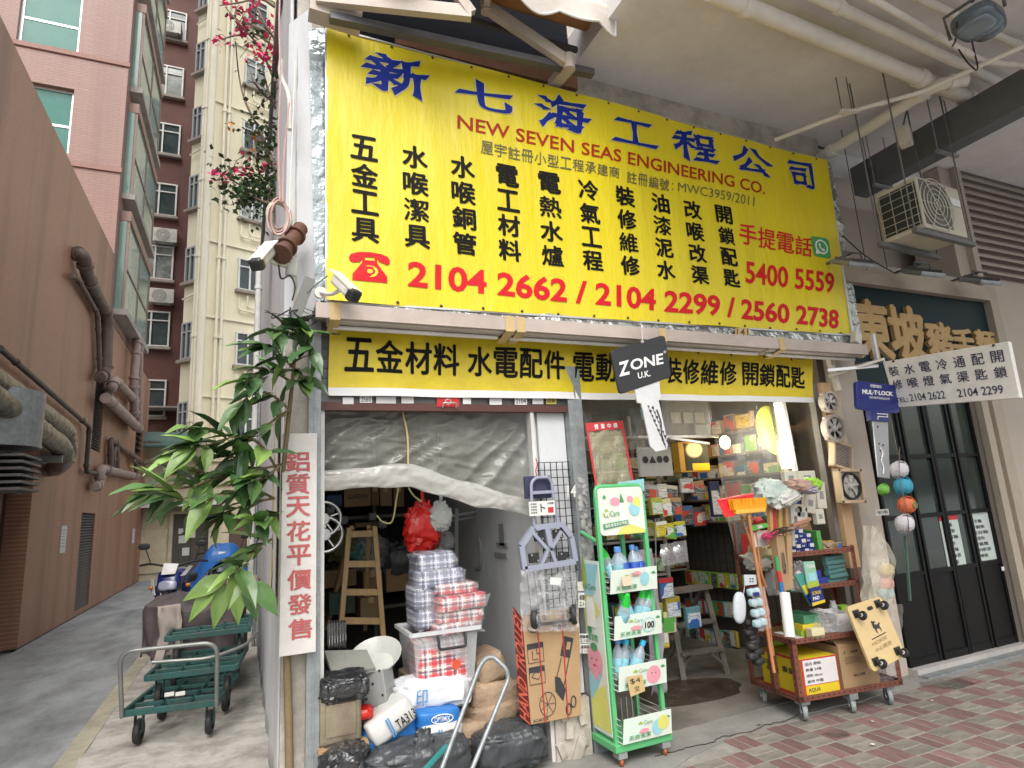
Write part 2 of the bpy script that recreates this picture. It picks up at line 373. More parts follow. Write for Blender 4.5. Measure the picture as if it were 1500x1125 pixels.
# ================================================================== LEFT SIDE OF THE ALLEY
m_brown=bricktex('brown_wall_tile',(.42,.215,.135),(.37,.185,.115),(.26,.135,.09),.06,.03,'x',.004,.5,.75,bump=.5)
m_brown_y=bricktex('brown_wall_tile_front',(.245,.125,.08),(.21,.105,.068),(.17,.10,.07),.09,.045,'y',.005,.5,.3)
m_rtile=bricktex('red_tower_tile',(.27,.15,.12),(.25,.135,.105),(.215,.12,.10),.24,.07,'y',.010,.45,.35,bump=.5)
m_rtile_x=bricktex('red_tower_tile_side',(.27,.15,.12),(.25,.135,.105),(.215,.12,.10),.24,.06,'x',.01,.45,.15)
m_glassg=mat('green_glass',(.02,.13,.11),.12,var=.5,vs=.9,bump=.05,bs=1.2,spec=.25,c2=(.08,.20,.17))
m_glassd=mat('dark_glass',(.02,.03,.032),.1,var=.4,vs=1.5,bump=.04,bs=2,spec=.5,c2=(.07,.09,.09))
m_alu=mat('aluminium',(.55,.56,.57),.4,.7,bump=.1)
m_whitef=mat('white_frame',(.65,.65,.63),.5,dirt=.3)
m_ledge=mat('grey_ledge',(.38,.35,.32),.8,dirt=.5)
m_dkdoor=mat('dark_brown_door',(.05,.036,.03),.5,dirt=.3)
m_steel=mat('galvanised',(.33,.36,.37),.5,.55,var=.35,vs=14,bump=.15,dirt=.4,dcol=(.16,.17,.17),ds=5)
m_rustpipe=mat('grimy_pipe',(.17,.12,.10),.6,.1,var=.4,vs=7,dirt=.6,dcol=(.05,.035,.03))
m_paper=mat('paper',(.62,.62,.60),.8,var=.08,bump=.05)
m_black=mat('black_rubber',(.018,.018,.019),.6,var=.2,bump=.2)
m_slat=mat('louvre_grey',(.16,.15,.145),.6,.2,dirt=.4)
XL=-2.85
blk=thing('brown_tiled_block','low brown tiled block with pipes and louvres along the left of the alley','building',(XL-2,14,0))
g=G()
def wall_x(g,X0,X1,y0,y1,z0,z1,holes):
 holes=[(max(y0,a),min(y1,b),max(z0,c),min(z1,d))for a,b,c,d in holes if b>y0 and a<y1]
 _wx(g,X0,X1,y0,y1,z0,z1,holes)
def _wx(g,X0,X1,y0,y1,z0,z1,holes):
 ys=sorted({y0,y1,*[h[0]for h in holes],*[h[1]for h in holes]});zs=sorted({z0,z1,*[h[2]for h in holes],*[h[3]for h in holes]})
 for a,b in zip(ys,ys[1:]):
  for c,d in zip(zs,zs[1:]):
   if any(h[0]<=(a+b)/2<=h[1]and h[2]<=(c+d)/2<=h[3]for h in holes):continue
   g.box(X0,X1,a,b,c,d)
def wall_y(g,Y0,Y1,x0,x1,z0,z1,holes):
 xs=sorted({x0,x1,*[h[0]for h in holes],*[h[1]for h in holes]});zs=sorted({z0,z1,*[h[2]for h in holes],*[h[3]for h in holes]})
 for a,b in zip(xs,xs[1:]):
  for c,d in zip(zs,zs[1:]):
   if any(h[0]<=(a+b)/2<=h[1]and h[2]<=(c+d)/2<=h[3]for h in holes):continue
   g.box(a,b,Y0,Y1,c,d)
yr0,yr1=WX(30,900,XL).y,WX(62,860,XL).y
recz=3.05
lv=(WX(116,800,XL).y,WX(136,800,XL).y,WX(116,893,XL).z,WX(136,752,XL).z)
tallw=(WX(135,600,XL).y+.15,WX(150,600,XL).y+.1,WX(143,662,XL).z,WX(143,545,XL).z+.2)
smallw=(WX(198,650,XL).y,WX(209,650,XL).y,WX(203,668,XL).z,WX(203,625,XL).z)
holes=[(9.4,11.15,.0,recz),lv,tallw,smallw,(3,9.4,0,2.9)]
wall_x(g,XL-.35,XL,2.0,15.4,0,7.73,holes);wall_x(g,XL-.35,XL,15.4,22.25,0,6.17,[lv,tallw,smallw])
g.box(XL-6,XL-.36,2,15.38,7.3,7.72);g.box(XL-6,XL-.36,15.6,22.25,5.9,6.16)
g.box(XL-6,XL-.36,21.95,22.25,0,5.89)
g.build('wall',m_brown,blk)
g=G();g.box(XL-.75,XL-.40,3,11.3,0,3.3);g.build('recess_wall',m_brown,blk)
for(ya,yb)in((WX(0,850,XL-.3).y-.35,WX(22,850,XL-.3).y),):
 g=G();g.box(XL-.395,XL-.30,ya,yb,0.02,2.15);d=g.build('door',m_dkdoor,blk,bevel=.01)
 g=G();g.cyl((XL-.30,yb-.1,1.0),(XL-.22,yb-.1,1.0),.02);g.box(XL-.24,XL-.22,yb-.2,yb-.08,.985,1.015);g.build('handle',m_alu,d)
 g=G();g.box(XL-.395,XL-.27,ya-.08,ya,0,2.23);g.box(XL-.395,XL-.27,yb,yb+.08,0,2.23);g.box(XL-.395,XL-.27,ya,yb,2.153,2.23);g.build('door_frame',m_brown,blk)
def louvre(par,X,ya,yb,za,zb,n,mt,back):
 g=G();g.box(X-.14,X-.12,ya,yb,za,zb);g.build('louvre_back',back,par)
 s0=None
 for k in range(n):
  z=za+(zb-za)*(k+.5)/n
  g=G();g.cb((0,0,0),(.10,yb-ya,.012),(0,38,0))
  if s0 is None:s0=g.build('slat',mt,par,world=False);o=s0
  else:o=s0.copy();COL.objects.link(o)
  o.parent=par;o.location=Vector((X-.06,(ya+yb)/2,z))-par.location
louvre(blk,XL,lv[0],lv[1],lv[2],lv[3],34,m_slat,m_black)
louvre(blk,XL,tallw[0],tallw[1],tallw[2],tallw[3],30,m_slat,m_black)
louvre(blk,XL,smallw[0],smallw[1],smallw[2],smallw[3],5,m_slat,m_black)
louvre(blk,XL-.02,7.9,WX(36,740,XL).y,WX(20,722,XL).z,2.9,10,m_slat,m_black)
for k,(px,py,wy,hz)in enumerate(((3,795,.28,.42),(34,808,.24,.32),(92,790,.36,.46),(195,785,.34,.40))):
 X=XL if k>1 else XL-.385;p=WX(px,py,X);g=G().use(m_paper)
 g.box(X+.003,X+.012,p.y-wy/2,p.y+wy/2,p.z-hz/2,p.z+hz/2)
 g.use(m_ledge)
 for j in range(6):g.box(X+.012,X+.0125,p.y-wy*.36,p.y+wy*ru(.1,.38),p.z+hz*(.34-.12*j)-.008,p.z+hz*(.34-.12*j)+.008)
 tag(g.build('notice',None),['pale paper notice by the dark door at the near end of the alley','white notice on the recessed brown wall beside the dark door',
  'white notice on the brown wall left of the tall louvre','small white notice near the far corner of the brown wall'][k],'notice','notices on the brown alley wall')
m_lag=mat('aluminium_lagging',(.30,.27,.21),.38,.65,var=.55,vs=9,bump=.9,bs=14,bd=.03,c2=(.12,.10,.075))
def duct(pts,r,name,label,seg=.13,m=None):
 P=arc(pts,r*3,7);Q=[];R=[]
 for a,b in zip(P,P[1:]):
  n=max(1,int((b-a).length/seg*2))
  for k in range(n):Q.append(a.lerp(b,k/n));R.append(r*(1+(.05 if len(Q)%2 else-.05)+ru(-.05,.05)))
 Q.append(P[-1]);R.append(r)
 g=G();g.tube(Q,r,16,rs=R);return g
o=thing('lagged_duct','upper foil-lagged duct running along the brown alley wall','duct',(XL,9,3.4))
duct([WX(-60,520,-2.55),WX(98,632,-2.55),WX(98,668,-2.55)+Vector((0,.1,-.1)),WX(70,660,-2.75)],.13,'','').build('duct',m_lag,o)
G().box(XL,-2.5,11.4,11.45,3.1,3.2).build('bracket',m_steel,o)
o=thing('lagged_duct','lower foil-lagged duct on the brown wall ending in a dark elbow','duct',(XL,9,2.9))
duct([WX(-60,548,-2.45),WX(88,652,-2.45),WX(95,672,-2.45),WX(82,686,-2.7),WX(58,684,-2.95)],.13,'','').build('duct',m_lag,o)
G().box(XL,-2.4,10.6,10.65,2.55,2.65).build('bracket',m_steel,o)
g=G().use(m_steel);p=WX(15,650,-2.6);g.cyl(Vector((-2.62,p.y-.4,2.55)),Vector((-2.62,p.y-.4,3.2)),.42,n=28)
o=thing('exhaust_hood','round grey metal exhaust hood at the left edge under the ducts','hood',(-2.62,p.y-.4,2.5));g.build('drum',None,o)
g=G();[g.box(-2.98,-2.26,p.y-.75,p.y-.05,2.05+.075*k,2.08+.075*k)for k in range(6)];g.build('louvre',m_slat,o)
def pipe(pts,r,label,m=None,name='drain_pipe',cat='pipe',joints=(),grp=None,n=12,rr=None):
 P=[Vector(p)for p in pts];o=thing(name,label,cat,P[-1],group=grp)
 g=G();g.tube(arc(P,rr or r*3,6),r,n);g.build('pipe',m or m_rustpipe,o)
 for a,b in zip(P,P[1:]):
  d=b-a;L=d.length
  for t in((.12,.88)if L>.8 else(.5,)):
   c=a+d*t;u=d.normalized();g=G();g.cyl(c-u*.03,c+u*.03,r*1.25,n=n);g.build('collar',m or m_rustpipe,o)
 return o
m_pinkp=mat('weathered_pink_pipe',(.36,.27,.24),.55,0,var=.3,vs=6,dirt=.5,dcol=(.12,.08,.07))
def WXs(l,X=-2.68):return[WX(a,b,X)for a,b in l]
pipe([WX(108,372,XL)]+WXs([(122,372),(128,405),(158,462),(155,548),(146,553)]),.11,'thick grey soil pipe with swan neck high on the brown wall',m_rustpipe)
pipe(WXs([(104,404),(113,406),(143,460),(145,505),(146,545)],-2.75),.045,'thin pipe beside the thick swan-neck soil pipe')
pipe([WX(150,574,XL-.1)]+WXs([(164,570),(168,556),(199,588)]),.10,'pale pipe bend leaving the tall slot of the brown wall',m_pinkp)
pipe(WXs([(158,578),(200,622)],-2.7),.08,'thin dark pipe under the pale bend on the brown wall')
pipe(WXs([(155,583),(204,628)],-2.6),.11,'lower pale pipe sloping down along the brown wall',m_pinkp)
pipe(WXs([(202,492),(200,512),(196,560),(197,610)],-2.65),.10,'vertical pale pipe near the far end of the brown wall',m_pinkp)
pipe(WXs([(206,495),(204,620)],-2.65),.07,'second vertical pipe beside the pale one at the far end',m_pinkp)
pipe(WXs([(0,510),(131,625),(126,690),(142,694)],-2.75),.04,'thin conduit above the ducts dropping down the brown wall',m_dkdoor)
pipe(WXs([(138,712),(146,712),(147,686),(200,698)],-2.72),.09,'short pink pipe with elbow low on the brown wall',m_pinkp)
pipe(WXs([(162,690),(162,643),(211,680)],-2.75),.06,'brown frame pipe above the low pink pipe',m_rustpipe)
pipe(WXs([(166,688),(167,658),(172,656),(172,688)],-2.72),.05,'small looped pipe inside the brown frame pipe',m_rustpipe)
pipe(WXs([(194,675),(199,676),(200,695)],-2.72),.05,'small hook pipe near the far corner of the brown wall',m_rustpipe)
# ---- red tiled tower
tw=thing('red_tiled_tower','tall red tiled apartment tower with green glass bay windows rising over the brown block','building',(XL-3,18,6))
g=G();YT=15.42
wn=[]
for(a,b)in(((22,-60),(118,80)),((55,118),(104,222)),):
 p=W(a[0],a[1],YT);q=W(b[0],b[1],YT)
w1=(W(23,60,YT).x,W(116,60,YT).x,W(70,70,YT).z,W(70,0,YT).z+.5)
w2=(W(58,170,YT).x,W(104,170,YT).x,W(104,225,YT).z,W(104,130,YT).z)
wn=[(w1[0],w1[1],w1[2],w1[3]),(w1[0],w1[1],w2[2]-.0,w2[3]),(w1[0],w1[1],w1[2]+4.6,w1[3]+4.6),(w1[0],w1[1],w1[2]+9.2,w1[3]+9.2)]
wall_y(g,YT,YT+.3,XL-7,XL,6.2,30,wn)
g.build('front_wall',m_rtile,tw)
g=G();g.box(XL-.3,XL,YT+.3,19.6,6.2,30);g.build('side_wall',m_rtile_x,tw)
for zz in(W(140,86,YT).z,W(140,245,YT).z):
 g=G();g.box(XL-7,XL+.03,YT-.04,YT-.002,zz-.06,zz+.06);g.build('string_course',mat('pink_band',(.27,.14,.11),.6,dirt=.3),tw)
for(x0,x1,z0,z1)in wn:
 g=G();t=.06
 g.box(x0,x1,YT+.12,YT+.16,z0,z0+t);g.box(x0,x1,YT+.12,YT+.16,z1-t,z1);g.box(x0,x0+t,YT+.12,YT+.16,z0+t,z1-t);g.box(x1-t,x1,YT+.12,YT+.16,z0+t,z1-t)
 zm=z0+(z1-z0)*.42;g.box(x0+t,x1-t,YT+.12,YT+.16,zm,zm+t)
 f=g.build('window',m_alu,tw)
 for(a,b)in((z0+t,zm),(zm+t,z1-t)):
  G().box(x0+t,x1-t,YT+.135,YT+.145,a,b).build('pane',m_glassg,f)
m_bayg=mat('bay_glass',(.10,.20,.17),.06,var=.5,vs=.8,bump=.04,bs=1,spec=.4,c2=(.26,.34,.29))
m_bayf=mat('bay_frame',(.30,.20,.17),.6,dirt=.3)
ZB=[6.55,9.45,12.35,15.25,18.15,21.05,23.95]
for k,z in enumerate(ZB):
 ya,yb=YT+.35,19.4;xo=XL+.22
 g=G();g.box(XL+.002,xo+.05,ya,yb,z-.14,z);g.build('ledge',m_ledge,tw)
 g=G();g.box(XL+.002,xo,ya+.02,yb-.02,z+2.2,z+2.45);g.build('bay_head',m_rtile_x,tw)
 g=G()
 for y in(ya+.04,(ya+yb)/2,yb-.09):g.box(xo-.07,xo-.02,y,y+.05,z,z+2.2)
 g.box(xo-.07,xo-.02,ya+.1,yb-.1,z+1.0,z+1.05)
 f=g.build('window',m_bayf,tw)
 for(a,b)in((ya+.09,(ya+yb)/2),((ya+yb)/2+.05,yb-.09)):
  G().box(xo-.05,xo-.04,a,b,z,z+2.2).build('pane',m_bayg,f)
 G().box(XL+.002,xo-.075,ya+.03,ya+.045,z,z+2.2).build('pane',m_bayg,f)
# ---- dark red-brown rear building
m_dkred=mat('dark_red_render',(.115,.04,.03),.7,var=.3,vs=.8,bump=.2,bs=12,dirt=.45,dcol=(.03,.015,.012),ds=.6)
rb=thing('dark_red_building','dark red-brown rear building seen in the gap between the red tower and the cream tower','building',(-3.6,30,0))
g=G();g.box(-12,-2.3,27.5,30,0,40);g.box(-2.3,-1.0,26.0,30,0,40);g.build('wall',m_dkred,rb)
def win(par,o,u,w_,h_,mt=None,gl=None,nrm=None,mull=1,t=.06,dep=.10):
 """window frame + panes: o = lower-left corner, u = unit direction along the wall, nrm = outward"""
 o=Vector(o);u=Vector(u).normalized();nrm=Vector(nrm).normalized();z=Vector((0,0,1));g=G()
 P=lambda a,b,c:o+u*a+z*b+nrm*c
 def slab(g,a0,a1,b0,b1,c0,c1):
  g.add([P(a,b,c)for(a,b,c)in((a0,b0,c0),(a1,b0,c0),(a1,b0,c1),(a0,b0,c1),(a0,b1,c0),(a1,b1,c0),(a1,b1,c1),(a0,b1,c1))],[(0,3,2,1),(4,5,6,7),(0,1,5,4),(1,2,6,5),(2,3,7,6),(3,0,4,7)])
 slab(g,0,w_,0,t,0,dep);slab(g,0,w_,h_-t,h_,0,dep);slab(g,0,t,t,h_-t,0,dep);slab(g,w_-t,w_,t,h_-t,0,dep)
 xs=[t]+[w_*(k+1)/(mull+1)for k in range(mull)]+[w_-t]
 for x in xs[1:-1]:slab(g,x-t/2,x+t/2,t,h_-t,0,dep)
 zt=h_*.72;slab(g,t,w_-t,zt,zt+t*.8,0.002,dep-.002)
 f=g.build('window',mt or m_whitef,par)
 for a,b in zip(xs,xs[1:]):
  for c,d in((t,zt),(zt+t*.8,h_-t)):
   q=G();slab(q,a+.01,b-.01,c+.005,d-.005,.03,.045);q.build('pane',gl or m_glassd,f)
 g=G();slab(g,-.08,w_+.08,-.12,-.01,0,dep+.1);g.build('sill',mat('sill_stone',(.30,.26,.22),.8,dirt=.4),f)
 return f
m_curt=mat('curtained_glass',(.30,.33,.30),.15,var=.5,vs=2.5,bump=.05,spec=1,c2=(.06,.08,.08))
for k in range(12):
 z=3.0+2.87*k
 win(rb,(-4.3,27.5,z),(1,0,0),1.35,1.5,nrm=(0,-1,0),gl=m_curt if k%3==0 else m_glassd)
 win(rb,(-2.12,26.0,z),(1,0,0),.62,1.5,nrm=(0,-1,0),mull=0,mt=mat('brown_frame',(.10,.06,.05),.5))
m_acw=mat('air_con_white',(.52,.51,.47),.5,dirt=.4)
def ac_unit(loc,u,nrm,label,sc=1.):
 """outdoor unit: casing, fan grille, feet"""
 o=thing('air_conditioner',label,'air conditioner',loc,group='air conditioners on the rear buildings');loc=Vector(loc)
 u=Vector(u).normalized();nrm=Vector(nrm).normalized()
 M=Matrix(((u.x,nrm.x,0,loc.x),(u.y,nrm.y,0,loc.y),(0,0,1,loc.z),(0,0,0,1)))
 G().box(-.4*sc,.4*sc,.05,.38*sc,0,.55*sc,M).build('casing',m_acw,o,bevel=.02)
 g=G()
 for r in(.22,.15,.08):
  g.tube([M@Vector((-.08*sc+r*sc*cos(a*pi/10),.40*sc,.28*sc+r*sc*sin(a*pi/10)))for a in range(20)],.008,5,closed=True)
 g.build('fan_grille',m_slat,o)
 g=G();[g.box(x*sc-.02,x*sc+.02,0,.5*sc,-.06,0,M)for x in(-.3,.3)];g.build('bracket',m_steel,o)
 return o
def onY(px,py,Y):return W(px,py,Y)
C0_ac=Vector((-1.5,23.0,0))+Vector((.94,.34,0)).normalized()*3.0+Vector((0,0,8.9))
for(px,py,lab)in((243,352,'white box air conditioner with round fan on the dark red building'),(238,440,'tilted small air conditioner under a green curtain on the dark red building'),
                      (250,48,'boxy air conditioner below the topmost window of the dark red building')):
 p=W(px,py,27.4);ac_unit((p.x,27.5,p.z-.2),(1,0,0),(0,-1,0),lab,1.1)
ac_unit(C0_ac,(.94,.34,0),(.34,-.94,0),'small air conditioner below a right-hand window of the cream tower',.9)
g=G();g.box(-3.7,-2.2,26.6,27.48,6.1,6.16);g.build('canopy',m_ledge,rb)
# ---- cream tower
m_cream=mat('cream_paint',(.76,.70,.52),.75,var=.12,vs=.7,bump=.25,bs=9,dirt=.28,dcol=(.40,.34,.22),ds=.5,stretch=(2,2,.4))
m_creaml=mat('cream_paint_pale',(.80,.75,.60),.75,var=.1,vs=.7,bump=.2,bs=9,dirt=.2,dcol=(.35,.30,.2),ds=.5)
ct=thing('cream_tower','tall cream painted tenement with small windows and external pipes at the end of the alley','building',(-.5,25,0))
C0=Vector((-1.5,23.0,0));UA=Vector((-.68,.73,0)).normalized();UB=Vector((.94,.34,0)).normalized()
LA,LB=.95,9.0;A1=C0+UA*LA;B1=C0+UB*LB
g=G();H=40
g.prism([(0,0)],(0,0,0),(1,0,0),(0,1,0),(0,0,0))if 0 else None
base=[(C0.x,C0.y),(B1.x,B1.y),(B1.x+1,B1.y+6),(A1.x,A1.y+6),(A1.x,A1.y)]
g.prism(base,(0,0,2.9),(1,0,0),(0,1,0),(0,0,H-2.9));g.build('wall',m_cream,ct)
NA=Vector((-UA.y,UA.x,0));NA=-NA if NA.y>0 else NA
NB=Vector((UB.y,-UB.x,0));NB=-NB if NB.y>0 else NB
for t,wd in((.0,.22),(.28,.12)):
 p=C0+UA*t
 g=G();g.box(-wd/2,wd/2,-.09,.0,2.9,40,Matrix.Translation(p)@Matrix.Rotation(math.atan2(UA.y,UA.x)+(pi if 0 else 0),4,'Z')@Matrix.Rotation(0,4,'X'))if 0 else None
g=G();g.cyl(C0+Vector((0,0,2.9)),C0+Vector((0,0,40)),.13,n=8);g.build('corner_band',m_creaml,ct)
for k,(t,U,N_)in enumerate(((.15,UA,NA),(.27,UA,NA),(.45,UB,NB),(.62,UB,NB),(2.35,UB,NB),(2.55,UB,NB),(3.6,UB,NB),(4.3,UB,NB))):
 p=C0+U*t+N_*.10;g=G();g.cyl(p+Vector((0,0,3.0)),p+Vector((0,0,40)),.055,n=8)
 for z in range(5,40,3):g.cyl(p+Vector((0,0,z)),p+Vector((0,0,z+.12)),.085,n=8)
 g.build('pipe',m_creaml,ct)
for k in range(12):
 z=4.4+2.87*k
 win(ct,C0+UA*.36+Vector((0,0,z)),UA,.52,1.35,nrm=NA,mt=mat('grey_frame',(.35,.36,.36),.5))
 win(ct,C0+UB*1.15+Vector((0,0,z-.15)),UB,.85,1.25,nrm=NB,gl=m_curt if k in(3,5,7,8)else m_glassd)
 win(ct,C0+UB*2.75+Vector((0,0,z-.15)),UB,.55,1.05,nrm=NB,mull=0,mt=mat('grey_frame',(.35,.36,.36),.5))
 a=C0+NA*.05+UA*.1+Vector((0,0,z-.75))
 g=G();g.bar(C0+NB*.04+Vector((0,0,z+1.5)),C0+UB*2.4+NB*.04+Vector((0,0,z+1.5)),.07,.05)
 g.tube(arc([C0+UB*1.2+NB*.12+Vector((0,0,z-.5)),C0+UB*1.2+NB*.12+Vector((0,0,z-.95)),C0+UB*2.35+NB*.12+Vector((0,0,z-1.0))],.1),.035,6)
 g.tube(arc([C0+UB*1.5+NB*.12+Vector((0,0,z-.35)),C0+UB*1.5+NB*.12+Vector((0,0,z-.8)),C0+UB*2.35+NB*.12+Vector((0,0,z-.85))],.1),.03,6)
 if k%2==0:g.tube([C0+UA*.1+NA*.1+Vector((0,0,z-.5)),C0+UA*.9+NA*.1+Vector((0,0,z-.62))],.03,6)
 g.build('waste_pipe',m_creaml,ct)
g=G();p=C0+UA*.95+Vector((0,0,7.0));g.bar(p+NA*.0+UA*1.1,p+UA*-.1,.02);
m_cream2=mat('cream_grimy',(.60,.53,.37),.8,var=.2,vs=2,bump=.3,bs=14,dirt=.5,dcol=(.15,.12,.08),ds=1.2)
an=thing('cream_annex','low grimy cream ground-floor front with a grey double door closing the alley','building',(-1.2,22.6,0))
AU=Vector((1,.03,0)).normalized()
ax0,ax1=-4.0,2.5;YA=22.3
dL,dR,dT=W(252,800,YA).x,W(305,800,YA).x,W(280,752,YA).z
d2L,d2R,d2T,d2B=W(335,790,YA).x,W(362,790,YA).x,W(345,760,YA).z,.4
g=G();wall_y(g,YA,YA+.25,ax0,ax1,-.05,4.2,[(dL,dR,-.05,dT),(d2L,d2R,d2B,d2T)]);g.box(ax0,ax1,YA+.25,25,4.0,4.2)
g.build('wall',m_cream2,an)
g=G();g.box(dL,dR,YA+.10,YA+.14,0,dT);d=g.build('door',mat('door_grey_brown',(.085,.07,.062),.55,dirt=.3),an)
g=G();g.box((dL+dR)/2-.01,(dL+dR)/2+.01,YA+.088,YA+.098,0,dT-.1);g.build('door_seam',m_black,d)
for(px,py)in((267,790),(281,782),(272,808),(265,778)):
 p=W(px,py,YA+.09);s=.10 if py!=778 else.07
 G().box(p.x-s,p.x+s,YA+.08,YA+.095,p.z-s*1.2,p.z+s*1.2).build('notice',m_paper,d)
g=G();g.box(dL-.1,dL,YA-.06,YA-.002,0,dT+.1);g.box(dR,dR+.1,YA-.06,YA-.002,0,dT+.1);g.box(dL,dR,YA-.06,YA-.002,dT,dT+.1);g.build('door_frame',m_cream2,an)
g=G();g.box(d2L,d2R,YA+.1,YA+.14,d2B,d2T);g.build('side_door',mat('brown_side_door',(.10,.06,.045),.6),an)
a,b=W(208,765,YA),W(250,845,YA)
g=G();g.box(a.x-.02,b.x-.15,YA-.05,YA-.002,.18,W(230,775,YA).z);g.build('panel',m_cream2,an,bevel=.02)
g=G();p=W(205,738,YA);q=W(318,740,YA);g.box(p.x-.2,q.x+.1,YA-.55,YA-.003,p.z-.16,p.z-.08);g.build('canopy',mat('rusty_red_trim',(.16,.06,.05),.7,dirt=.4),an)
g=G();g.box(p.x-.2,q.x+.1,YA-.60,YA-.56,p.z-.15,p.z-.05);g.build('canopy_edge',m_whitef,an)
g=G()
for k in range(4):
 zz=p.z+.12+.38*k;g.box(p.x-.3,1.3,YA-.06-.03*(k%2),YA-.003,zz,zz+.16)
g.build('moulding',m_cream2,an)
g=G().use(mat('green_canvas',(.10,.17,.15),.7));p=W(240,640,21.8)
g.grid(lambda u,v:Vector((-3.0+1.75*u,22.2-.75*v,W(240,632,22).z-.42*v*v+.04*sin(u*9)*v)),16,6)
g.grid(lambda u,v:Vector((-3.0+1.75*u,21.45,W(240,632,22).z-.42-.14*v-.02*abs(sin(u*25)))),40,1)
tag(g.build('green_awning',None,solid=.01),'small grey-green canvas awning at the foot of the dark red building','awning')
# ================================================================== SHOP SHELL
m_white=mat('white_painted_wall',(.62,.64,.66),.7,var=.1,vs=3,bump=.3,bs=25,dirt=.35,dcol=(.30,.31,.32),ds=1.4,stretch=(1,1,.4))
m_peel=mat('peeling_plaster',(.46,.42,.37),.85,var=.3,vs=5,bump=.7,bs=14,dirt=.6,dcol=(.16,.14,.12),ds=2.5)
m_plywood=mat('brown_plywood',(.24,.115,.06),.65,var=.3,vs=4,bump=.15,dirt=.3)
m_greywall=mat('interior_grey_wall',(.36,.355,.34),.75,var=.2,vs=3,bump=.2,dirt=.35,dcol=(.12,.11,.10),ds=1.5)
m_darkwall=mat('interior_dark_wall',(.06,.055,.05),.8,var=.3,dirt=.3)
m_shut=mat('shutter_grey',(.14,.145,.145),.5,.35,var=.3,vs=6,bump=.12,dirt=.5)
m_rustbar=mat('rust_red_bar',(.10,.035,.028),.55,.1,dirt=.4)
YF=3.73
sh=thing('corner_shop','corner hardware shop with white side wall, steel posts and two open bays','building',(2.5,YF,0))
X0=.22
from mathutils import noise as NZ
def sidew(u,v):
 y=YF+.1+9.6*u;z=6.25*v
 return Vector((X0-.0+.012*NZ.noise(Vector((y*2.2,z*.7,0)))+.008*sin(y*9),y,z))
g=G();g.grid(sidew,150,40);g.build('side_wall',m_white,sh,solid=.02)
g=G();g.box(X0-.06,X0+.3,YF+.1,13.4,6.25,6.42);g.build('roof_edge',mat('grey_roof_edge',(.27,.27,.28),.8,dirt=.4),sh)
g=G();g.box(X0+.03,5.2,YF+.02,YF+.10,2.78,6.3);g.build('upper_wall',m_peel,sh)
g=G();g.box(X0+.3,9.0,YF+.12,13.2,6.2,6.38);g.build('roof',m_conc,sh)
g=G();g.box(X0-.01,.335,YF-.02,YF+.06,0,2.72);g.build('corner_strip',m_peel,sh)
GW2=mat('right_inner_wall',(.10,.085,.07),.8,dirt=.4)
def post(x0,x1,z1,y0=YF-.07,y1=YF+.05,z0=0):
 g=G();g.box(x0,x1,y0,y1,z0,z1);xm=(x0+x1)/2;g.box(xm-.006,xm+.006,y0-.004,y0-.001,z0,z1);return g.build('steel_post',m_steel,sh,bevel=.006)
post(.335,.405,2.72);post(2.06,2.17,2.5)
g=G()
for k in range(70):
 z=1.72-k*.011+ru(-.02,.02);x=ru(2.065,2.13);Y=YF-.0745-.0004*(k%9);n=5;cx_,cz_,r_=x+.02,z,ru(.008,.028)
 g.poly([(cx_+r_*ru(.5,1.2)*cos(-2*pi*a/n),Y,cz_+r_*ru(.5,1.3)*sin(-2*pi*a/n))for a in range(n)])
g.build('torn_notices',mat('old_paper',(.40,.40,.38),.8,var=.5,vs=25),sh,kind='stuff')
g=G();put(g,'14',rectq(831,710,844,728,YF-.076),.02);g.build('number',m_paper,sh)
YB=6.6
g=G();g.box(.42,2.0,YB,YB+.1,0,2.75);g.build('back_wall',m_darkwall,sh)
g=G();g.box(.30,.40,YF+.06,YB,0,2.75);g.build('inner_side_wall',m_greywall,sh)
g=G();g.box(.24,5.1,YF+.11,9.2,2.76,2.84);g.build('shop_ceiling',m_greywall,sh)
g=G();g.box(1.80,1.84,YF+.02,YB,0,2.22);g.box(1.80,1.84,YF+.12,YB,2.22,2.75);g.build('dividing_wall',m_white,sh)
g=G();g.box(2.0,2.07,YF+.06,YB+.2,0,2.75);g.build('dividing_wall_right',m_greywall,sh)
g=G();g.box(1.845,2.055,YF+.0,YF+.03,.35,2.215);g.build('front_panel',m_white,sh)
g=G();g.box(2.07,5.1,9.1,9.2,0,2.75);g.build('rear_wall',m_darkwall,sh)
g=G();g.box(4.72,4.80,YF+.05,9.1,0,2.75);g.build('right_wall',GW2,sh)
g=G();g.box(.3,4.8,YF-.02,9.1,-.02,.012);struct(g.build('shop_floor',m_floor))
bm_=thing('broken_masonry','broken pale plaster and masonry at the foot of the wall beside the steel post','wall',(1.93,YF,0))
g=G();g.box(1.80,2.05,YF-.06,YF-.001,0,.34);g.build('masonry',m_peel,bm_)
for k in range(7):
 x=1.83+.03*k;z=ru(.05,.27);g=G();g.cb((x,YF-.064,z),(ru(.03,.07),.03,ru(.06,.16)),(ru(-8,8),ru(-30,30),ru(-12,12)));g.build('stone',m_peel,bm_)
g=G();g.box(.405,.43,YF-.03,YF+.02,0,2.19);g.build('door_jamb',m_whitef,sh)
g=G();g.box(1.775,1.80,YF-.04,YF+.02,0,2.19);g.build('door_jamb',m_whitef,sh)
sl_=None
for k in range(9):
 z=2.235+.06*k;g=G();g.box(0,1.65,0,.025,-.027,.027);g.cyl((0,0,.028),(1.65,0,.028),.006,n=6)
 if sl_ is None:sl_=g.build('shutter_slat',m_shut,sh,world=False);o=sl_
 else:o=sl_.copy();COL.objects.link(o)
 o.parent=sh;o.location=Vector((.408,YF-.03,z+.05))-sh.location
